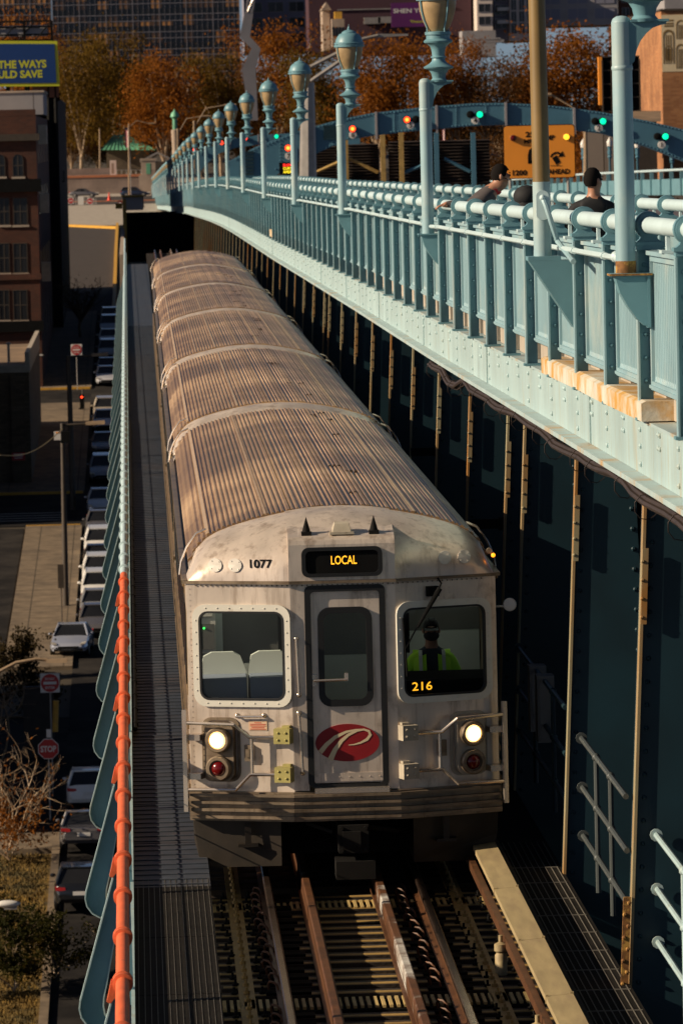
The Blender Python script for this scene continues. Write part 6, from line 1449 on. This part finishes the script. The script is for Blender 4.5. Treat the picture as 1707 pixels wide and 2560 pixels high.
# ------------------------------------------------------------------ far buildings
def facade(name, label, x0, x1, ytop, ybot, Y, wall, win, storey, bay, ww=.55, wh=.55, limit=100, dep=25, skipglass=None):
    a, b = at(x0, ytop, Y), at(x1, ybot, Y); t_ = thing(name, label, 'building'); wbox('wall', wall, t_, a.x, b.x, Y, Y+dep, b.z, a.z)
    wbox('roof_edge', wall, t_, a.x-.2, b.x+.2, Y-.2, Y+dep, a.z, a.z+.5)
    nx = max(1, int((b.x-a.x)/bay)); nz = int((a.z-b.z)/storey); bx = (b.x-a.x)/nx
    me = MB().box(-bx*ww/2, bx*ww/2, -.06, -.01, 0, storey*wh).mesh('window', win); k = 0; rest = MB()
    fm = MB(); fm.ring([(-bx*ww/2-.08, -.08), (bx*ww/2+.08, -.08), (bx*ww/2+.08, storey*wh+.08), (-bx*ww/2-.08, storey*wh+.08)], [(-bx*ww/2, 0), (bx*ww/2, 0), (bx*ww/2, storey*wh), (-bx*ww/2, storey*wh)], 'y', -.12, -.005); fm.box(-.05, .05, -.10, -.061, 0, storey*wh); fme_ = fm.mesh('frame', 'mullion')
    for j in range(nz):
        for i in range(nx):
            px, pz = a.x+bx*(i+.5), a.z-storey*(j+1)+storey*.2
            if k < limit:
                w = put(me, 'window', t_, (px, Y, pz)); put(fme_, 'frame', w); k += 1
            else: rest.box(px-bx*ww/2, px+bx*ww/2, Y-.06, Y-.01, pz, pz+storey*wh)
    if rest.v: rest.build('more_windows', win, t_, kind='stuff')
    return t_
def curtain(label, x0, x1, ytop, ybot, Y, cols):
    a, b = at(x0, ytop, Y), at(x1, ybot, Y); t_ = thing('office_building', label, 'building'); wbox('core', 'window_dark', t_, a.x, b.x, Y+.2, Y+30, b.z, a.z)
    m = bpy.data.materials.new('curtain_glass'); MATS['curtain_glass'] = m; m.use_nodes = True; n = m.node_tree.nodes; l = m.node_tree.links; p = n['Principled BSDF']
    tc = n.new('ShaderNodeTexCoord'); mp = n.new('ShaderNodeMapping'); mp.inputs['Rotation'].default_value = (R(90), 0, 0); l.new(tc.outputs['Object'], mp.inputs[0])
    vo = n.new('ShaderNodeTexVoronoi'); vo.distance = 'CHEBYCHEV'; vo.inputs['Randomness'].default_value = 0; vo.inputs['Scale'].default_value = 1/2.4; l.new(tc.outputs['Object'], vo.inputs[0])
    sx_ = n.new('ShaderNodeSeparateColor'); l.new(vo.outputs['Color'], sx_.inputs[0]); cr = n.new('ShaderNodeValToRGB'); e = cr.color_ramp; e.elements[0].position = .35; e.elements[0].color = (.008, .008, .012, 1); e.elements[1].position = .95; e.elements[1].color = (.42, .19, .05, 1); q = e.elements.new(.65); q.color = (.11, .055, .025, 1)  # orange light on the panes is put into the glass colour
    l.new(sx_.outputs[0], cr.inputs[0]); l.new(cr.outputs[0], p.inputs['Base Color']); p.inputs['Roughness'].default_value = .18
    st = 3.9; nz = int((a.z-b.z)/st)
    for j in range(nz):
        z = a.z-st*(j+1); wbox('glass_band', 'curtain_glass', t_, a.x, b.x, Y, Y+.15, z+1.4, z+st); wbox('spandrel', 'window_dark', t_, a.x, b.x, Y, Y+.15, z, z+1.4)
    m = MB(); nx = int((b.x-a.x)/1.2)
    for i in range(nx+1): x = a.x+(b.x-a.x)*i/nx; w = .12 if i % 5 == 0 else .05; m.box(x-w/2, x+w/2, Y-.12, Y-.005, b.z, a.z)
    for j in range(nz+1):
        for o in (0, 1.4): m.box(a.x, b.x, Y-.10, Y-.006, a.z-st*j-o*1-.06+ (0 if not o else 0), a.z-st*j-o+.06)
    m.build('mullion_grid', 'mullion', t_); return t_
curtain('wide dark glass office building with pale mullion grid behind the trees', 128, 606, -90, 330, 1150, 40)
curtain('dark glass office wing behind the orange tree at the top left', -60, 130, -90, 120, 1170, 8)
facade('apartment_building', 'grey stone office block with rows of windows right of the silver column', 608, 770, -80, 130, 1180, 'grey_blue', 'window_dark', 3.6, 4.2, .7, .6)
t_ = block('warehouse', 'dark plum brick building carrying the purple billboard', 'building', 770, 1180, -60, 130, 1120, 20, 'plum_wall')
a = at(850, 30, 1115); m = MB()
for x, y in ((930, 48), (965, 46), (1010, 44)): c = at(x, y, 1119); m.box(c.x-1.8, c.x+1.8, 1118, 1119.9, c.z-.9, c.z+.5)
m.build('roof_unit', 'galv', t_); c = at(980, 20, 1119); m = MB().box(c.x-12, c.x+14, 1119.7, 1119.95, c.z-.12, c.z+.12); m.build('pipe', 'galv', t_)
Yz = 1080; A, B = at(977, 6, Yz), at(1100, 64, Yz); t_ = thing('billboard', 'purple billboard with white lettering behind the nearest lantern', 'billboard'); wbox('face', 'purple', t_, A.x, B.x, Yz, Yz+.5, B.z, A.z); sz = F/Yz
for w, x0, x1, y, h, mt in (('SHEN YUN', 983, 1074, 25, 11, 'sign_white'),):
    q = text_mb(w, h/sz, (x1-x0)/sz, .02); c = at((x0+x1)/2, y, Yz); q.xf(Matrix.Translation((c.x, Yz-.03, c.z))); q.build('lettering', mt, t_)
q = text_mb('Theater', 6/sz, 40/sz, .02); c = at(1045, 52, Yz); q.xf(Matrix.Translation((c.x, Yz-.03, c.z))); q.build('lettering', 'bill_yellow', t_)
wbox('legs', 'dark_steel', t_, A.x+2, A.x+2.4, Yz+.1, Yz+.4, B.z-8, B.z)
t_ = block('church', 'tan stone church with gabled front and small tower', 'church', 806, 826, 22, 125, 1060, 12, 'stone'); a, b, c = at(803, 24, 1059.5), at(829, 24, 1059.5), at(816, 4, 1059.5); MB().prism([(a.x, a.z), (b.x, b.z), (c.x, c.z)], 'y', 1059.5, 1072).build('gable', 'stone', t_)
a, b = at(829, 46, 1056), at(862, 120, 1056); wbox('tower', 'stone', t_, a.x, b.x, 1056, 1060, b.z, a.z); a, b = at(836, 28, 1056.5), at(855, 46, 1056.5); wbox('tower_top', 'paint_yellow', t_, a.x, b.x, 1056.5, 1059.5, b.z, a.z)
for x in (833, 841, 849, 857): a = at(x, 66, 1055.9); wbox('lancet_window', 'window_dark', t_, a.x-.22, a.x+.22, 1055.9, 1055.98, a.z-2, a.z)
facade('apartment_building', 'pale grey apartment building behind the lantern of the nearest post', 1128, 1190, -60, 75, 1130, 'grey_wall', 'window_dark', 3.2, 3.2, .6, .55)
facade('apartment_building', 'cream apartment tower with square dark windows, left of the two', 1190, 1232, -60, 76, 1110, 'white_wall', 'window_dark', 2.75, 3.4, .75, .62)
t_ = facade('apartment_building', 'cream slender tower with tall window strips beside the tall pole', 1272, 1335, -60, 100, 1115, 'white_wall', 'window_dark', 2.6, 1.6, .62, .86)
t_ = facade('apartment_building', 'glazed middle bay with white balconies between the cream towers', 1232, 1272, -60, 100, 1118, 'grey_blue', 'window_dark', 3.0, 3.4, .8, .7)
for y in (21, 53): a, b = at(1243, y-4, 1116), at(1273, y+4, 1116); wbox('balcony', 'sign_white', t_, a.x, b.x, 1116, 1118.2, b.z, a.z)
block('low_building', 'low grey flat building under the cream towers', 'building', 1155, 1240, 76, 140, 1095, 10, 'grey_wall'); m = MB()
for x in range(1178, 1250, 7): c = at(x, 96, 1070); m.box(c.x-.25, c.x+.25, 1070, 1071, c.z-.3, c.z+.3)
a, b = at(1172, 99, 1070), at(1260, 104, 1070); m.box(a.x, b.x, 1070, 1075, b.z, a.z); tag(m.build('roof_plant', 'grey_wall'), 'row of small roof units on the low grey building', 'roof units')
t_ = facade('apartment_building', 'blue grey glass apartment block right of the tall pole', 1340, 1545, -60, 60, 1120, 'grey_wall', 'grey_blue', 3.4, 5.0, .72, .68)
facade('apartment_building', 'brown brick tower beside the nearest lamp arm', 1545, 1652, -60, 130, 1140, 'rust_panel', 'window_dark', 3.2, 2.6, .5, .6)
block('building_slab', 'plain grey slab at the top right corner', 'building', 1660, 1800, -40, 30, 1000, 20, 'grey_wall')
# ------------------------------------------------------------------ trees
def leafmat(name, c1, c2, c3):
    m = bpy.data.materials.new(name); MATS[name] = m; m.use_nodes = True; n = m.node_tree.nodes; l = m.node_tree.links; b = n['Principled BSDF']
    tc = n.new('ShaderNodeTexCoord'); nz = n.new('ShaderNodeTexNoise'); nz.inputs['Scale'].default_value = .55; nz.inputs['Detail'].default_value = 8; nz.inputs['Roughness'].default_value = .8; l.new(tc.outputs['Object'], nz.inputs[0])
    cr = n.new('ShaderNodeValToRGB'); e = cr.color_ramp; e.elements[0].position = .36; e.elements[0].color = (*c1, 1); e.elements[1].position = .68; e.elements[1].color = (*c3, 1); q = e.elements.new(.52); q.color = (*c2, 1)
    l.new(nz.outputs[0], cr.inputs[0]); l.new(cr.outputs[0], b.inputs['Base Color']); b.inputs['Roughness'].default_value = .8; b.inputs['Specular IOR Level'].default_value = .1
    tl = n.new('ShaderNodeBsdfTranslucent'); l.new(cr.outputs[0], tl.inputs[0]); ms = n.new('ShaderNodeMixShader'); ms.inputs[0].default_value = .45; l.new(b.outputs[0], ms.inputs[1]); l.new(tl.outputs[0], ms.inputs[2]); l.new(ms.outputs[0], n['Material Output'].inputs[0])
leafmat('leaf_orange', (.13, .045, .008), (.24, .08, .010), (.34, .125, .014)); leafmat('leaf_olive', (.07, .042, .007), (.13, .072, .010), (.19, .095, .013)); leafmat('leaf_brown', (.07, .032, .010), (.12, .052, .014), (.17, .07, .018)); leafmat('leaf_dark', (.018, .014, .006), (.04, .028, .009), (.07, .04, .011)); leafmat('leaf_green', (.012, .014, .003), (.035, .032, .005), (.12, .06, .008))
def tree_meshes(seed, H, Rr, n, leaf, size, trunk_h=.25, bark='bark_pale', dens=1.0, limbs=9):
    r = random.Random(seed); tr = MB(); tips = []
    th = H*trunk_h; tr.tube([(0, 0, -1), (r.uniform(-.2, .2), 0, th*.5), (0, r.uniform(-.2, .2), th)], [Rr*.055, Rr*.045, Rr*.04], 7)
    for k in range(limbs):
        a = 2*math.pi*k/limbs+r.uniform(-.3, .3); rr = Rr*r.uniform(.35, .85); z1 = H*r.uniform(.45, .93)
        p0 = Vector((0, 0, th*r.uniform(.7, 1))); p3 = Vector((rr*math.cos(a), rr*math.sin(a), z1)); p1 = p0.lerp(p3, .35)+Vector((r.uniform(-.6, .6), r.uniform(-.6, .6), H*.05)); p2 = p0.lerp(p3, .7)+Vector((r.uniform(-.7, .7), r.uniform(-.7, .7), 0))
        tr.tube([p0, p1, p2, p3], [Rr*.03, Rr*.022, Rr*.014, Rr*.006], 5); tips += [p2, p3]
        for j in range(3):
            q = p1.lerp(p3, r.uniform(.2, .9)); e = q+Vector((r.uniform(-1, 1), r.uniform(-1, 1), r.uniform(.2, 1)))*Rr*.35; tr.tube([q, q.lerp(e, .5)+Vector((r.uniform(-.3, .3), r.uniform(-.3, .3), 0)), e], [Rr*.011, Rr*.007, Rr*.003], 4); tips.append(e)
    cl = list(tips)
    while len(cl) < 62:
        u = Vector((r.gauss(0, 1), r.gauss(0, 1), r.gauss(0, 1))).normalized(); k = r.uniform(.55, 1.0); c = Vector((u.x*Rr*k, u.y*Rr*k, H*.60+u.z*H*.38*k))
        if c.z > th*.9: cl.append(c)
    vs, fs = [], []
    per = int(n*dens/len(cl))
    for c in cl:
        s = Rr*r.uniform(.14, .27)
        for _ in range(int(per*r.uniform(.5, 1.4))):
            p = c+Vector((r.gauss(0, s), r.gauss(0, s), r.gauss(0, s*.75))); a = Vector((r.gauss(0, 1), r.gauss(0, 1), r.gauss(0, 1))).normalized(); b = a.cross(Vector((r.gauss(0, 1), r.gauss(0, 1), r.gauss(0, 1)))).normalized(); z = size*r.uniform(.6, 1.4); o = len(vs)
            vs += [p-a*z, p+b*z*.55, p+a*z, p-b*z*.55]; fs.append((o, o+1, o+2, o+3))
    lm = MB(); lm.add(vs, fs)
    me = bpy.data.meshes.new('crown'); me.from_pydata([tuple(v) for v in vs], [], fs); me.materials.append(MATS[leaf])
    return tr.mesh('trunk', bark, 60), me
TP = {}
for nm, sd_, leaf, dn in (('orange_a', 1, 'leaf_orange', 1.2), ('orange_b', 2, 'leaf_orange', 1.0), ('olive_a', 3, 'leaf_olive', 1.0), ('olive_b', 4, 'leaf_olive', 1.2), ('brown_a', 5, 'leaf_brown', .6), ('brown_b', 6, 'leaf_brown', 1.0), ('dark', 7, 'leaf_dark', 1.2)):
    TP[nm] = tree_meshes(sd_, 20, 7.2, 10500, leaf, .235, dens=dn)
def tree(kind, label, cx, ytop, hw, Y, ybase=None, group='autumn trees of the park beyond the bridge'):
    zg_ = gz(Y) if ybase is None else at(cx, ybase, Y).z; tp = at(cx, ytop, Y); h = tp.z-zg_; w = 1.2*hw/(F/Y)
    t_ = thing('tree', label, 'tree', (tp.x, Y, zg_), group, (0, 0, rnd.uniform(0, 6.28))); s = (w/7.2, w/7.2, h/22.0)
    t_.scale = s; put(TP[kind][0], 'trunk', t_); put(TP[kind][1], 'crown', t_)
TR = [('orange_b', 'orange tree at the top left corner above the framed billboard', 30, -10, 66, 985), ('orange_a', 'small orange tree top right of the framed billboard', 112, 26, 46, 975),
 ('olive_a', 'olive brown tree right of the blue billboard with pale limbs', 195, 66, 75, 930), ('olive_b', 'large olive tree with pale branches behind the green pavilion roof', 285, 42, 92, 960), ('orange_a', 'bright orange tree in front of the dark glass building', 402, 104, 80, 905),
 ('olive_b', 'olive gold tree left of the silver column', 545, 98, 74, 915), ('orange_b', 'tall rust orange tree right of the silver column', 690, 18, 92, 960), ('brown_b', 'brown tree behind the fourth lantern', 600, 120, 70, 940),
 ('olive_b', 'olive tree behind the third teal lantern', 800, 92, 82, 930), ('orange_a', 'bright orange tree between the second and third lamps', 935, 58, 88, 900), ('orange_b', 'orange tree behind the second lamp', 1048, 52, 84, 930), ('orange_a', 'golden orange tree just right of the second lamp post', 1130, 66, 70, 905),
 ('brown_a', 'thin brown tree with bare white branches left of the tall pole', 1215, 98, 78, 900), ('brown_b', 'brown tree behind the tall pole', 1318, 80, 80, 930), ('orange_b', 'broad orange brown tree between the tall pole and the nearest lamp', 1435, 22, 118, 910), ('brown_b', 'red brown tree beside the nearest lamp post', 1545, 34, 92, 930),
 ('olive_a', 'olive tree with pale trunk left of the orange brick building', 1625, 100, 60, 760), ('orange_b', 'low orange tree under the arch right of the orange sign', 1480, 300, 90, 560), ('brown_b', 'low brown tree under the arch at the right', 1580, 318, 90, 540), ('brown_b', 'low brown tree behind the orange sign', 1230, 310, 90, 620)]
for kd, lb, cx, yt, hw, Y in TR: tree(kd, lb, cx, yt, hw, Y)
DK = [(175, 260), (240, 290), (330, 280), (420, 255), (500, 270), (590, 230), (680, 215), (770, 235), (860, 240), (950, 250), (1040, 240), (1150, 235), (1250, 240), (1350, 250), (1450, 235), (1540, 250), (1620, 250), (120, 200)]
for i, (x, y) in enumerate(DK): tree('dark' if i % 3 else 'brown_b', 'dark brown understory tree in the lower tree belt, %s from the left' % ('leftmost' if x == 120 else NUM[i+1]), x, y, 70, 985+(i % 4)*12, None, 'dark understory trees')
# small tree in front of the ramp and the bushes of the near left corner
bt = tree_meshes(21, 6.5, 2.6, 420, 'leaf_dark', .07, .3, 'bark', 1.0, 26)
q = at(212, 860, 440); t_ = thing('bare_tree', 'small bare dark tree on the sidewalk below the ramp', 'tree', (q.x-.3, 440, gz(440))); put(bt[0], 'trunk', t_); put(bt[1], 'crown', t_)
def twig_tree(seed, H, Rr, leaf, nleaf, size, spread=1.0):
    r = random.Random(seed); tr = MB(); pts = []
    def grow(p, d, L, rad, lev):
        q = [p]; n = 5
        for k in range(n): d = (d+Vector((r.gauss(0, .22), r.gauss(0, .22), r.gauss(0, .12)+.02))).normalized(); p = p+d*L/n; q.append(p)
        tr.tube(q, [rad*(1-.6*k/n) for k in range(n+1)], 4)
        pts.extend(q[2:])
        if lev > 0:
            for k in range(r.choice((3, 4, 4))):
                s = q[r.randint(1, n)]; nd = (d+Vector((r.gauss(0, .7), r.gauss(0, .7), r.gauss(.1, .4)))).normalized(); grow(s, nd, L*r.uniform(.5, .72), rad*.5, lev-1)
    for k in range(4): grow(Vector((0, 0, .2)), Vector((r.gauss(0, .5*spread), r.gauss(0, .4), 1)).normalized(), H*.5, Rr, 3)
    vs, fs = [], []
    for _ in range(nleaf):
        p = r.choice(pts)+Vector((r.gauss(0, .12), r.gauss(0, .12), r.gauss(0, .12))); a = Vector((r.gauss(0, 1), r.gauss(0, 1), r.gauss(0, 1))).normalized(); b = a.cross(Vector((r.gauss(0, 1), r.gauss(0, 1), 1))).normalized(); z = size*r.uniform(.6, 1.4); o = len(vs); vs += [p-a*z, p+b*z*.5, p+a*z, p-b*z*.5]; fs.append((o, o+1, o+2, o+3))
    me = bpy.data.meshes.new('foliage'); me.from_pydata([tuple(v) for v in vs], [], fs); me.materials.append(MATS[leaf]); return tr.mesh('branches', 'pole_tan', None), me
for lb, nm, x, y, Y, H, Rr, leaf, n, sz, sp in (('bare twiggy tree reaching from the left edge over the sidewalk', 'bare_tree', -10, 1860, 208, 7.5, .055, 'leaf_orange', 120, .07, 1.3),
     ('second bare twiggy tree with sparse orange leaves above the lawn', 'bare_tree', 20, 2060, 192, 5.5, .045, 'leaf_orange', 220, .07, 1.5), ('orange leaved shrub at the left edge beside the STOP sign', 'shrub', 20, 2010, 190, 3.2, .03, 'leaf_orange', 1500, .07, 1.2),
     ('green and gold shrub in the lower left corner', 'shrub', 40, 2620, 166, 3.2, .03, 'leaf_green', 4200, .075, 1.6), ('green shrub by the black car at the lawn corner', 'shrub', 140, 2560, 168, 2.8, .03, 'leaf_green', 2600, .075, 1.2), ('dark low shrub left of the do not enter sign', 'shrub', 95, 1690, 226, 3.0, .03, 'leaf_dark', 2600, .09, 1.8), ('dark shrub beside the silver blue car', 'shrub', 40, 1600, 238, 2.6, .03, 'leaf_dark', 2400, .09, 1.8)):
    tm_, lm_ = twig_tree(hash(lb) % 1000 if False else len(lb)*7+x, H, Rr, leaf, n, sz, sp); q = at(x, y, Y); t_ = thing(nm, lb, 'tree' if 'tree' in nm else 'shrub', (q.x, Y, gz(Y))); put(tm_, 'branches', t_); put(lm_, 'foliage', t_)
# grass blades of the lawn
vs, fs = [], []
for _ in range(26000):
    x, y = rnd.uniform(-12, -3.7), rnd.uniform(160, 192); z = gz(y)+.02; h = rnd.uniform(.05, .16); a = rnd.uniform(0, 6.28); o = len(vs); dx, dy = .03*math.cos(a), .03*math.sin(a)
    vs += [(x-dx, y-dy, z), (x+dx, y+dy, z), (x+rnd.uniform(-.06, .06), y+rnd.uniform(-.06, .06), z+h)]; fs.append((o, o+1, o+2))
me = bpy.data.meshes.new('grass'); me.from_pydata(vs, [], fs); me.materials.append(MATS['grass_ground']); o = bpy.data.objects.new('grass', me); COL.objects.link(o); tag(o, 'dry yellow green grass on the lawn beside parked cars', 'grass'); o['kind'] = 'stuff'
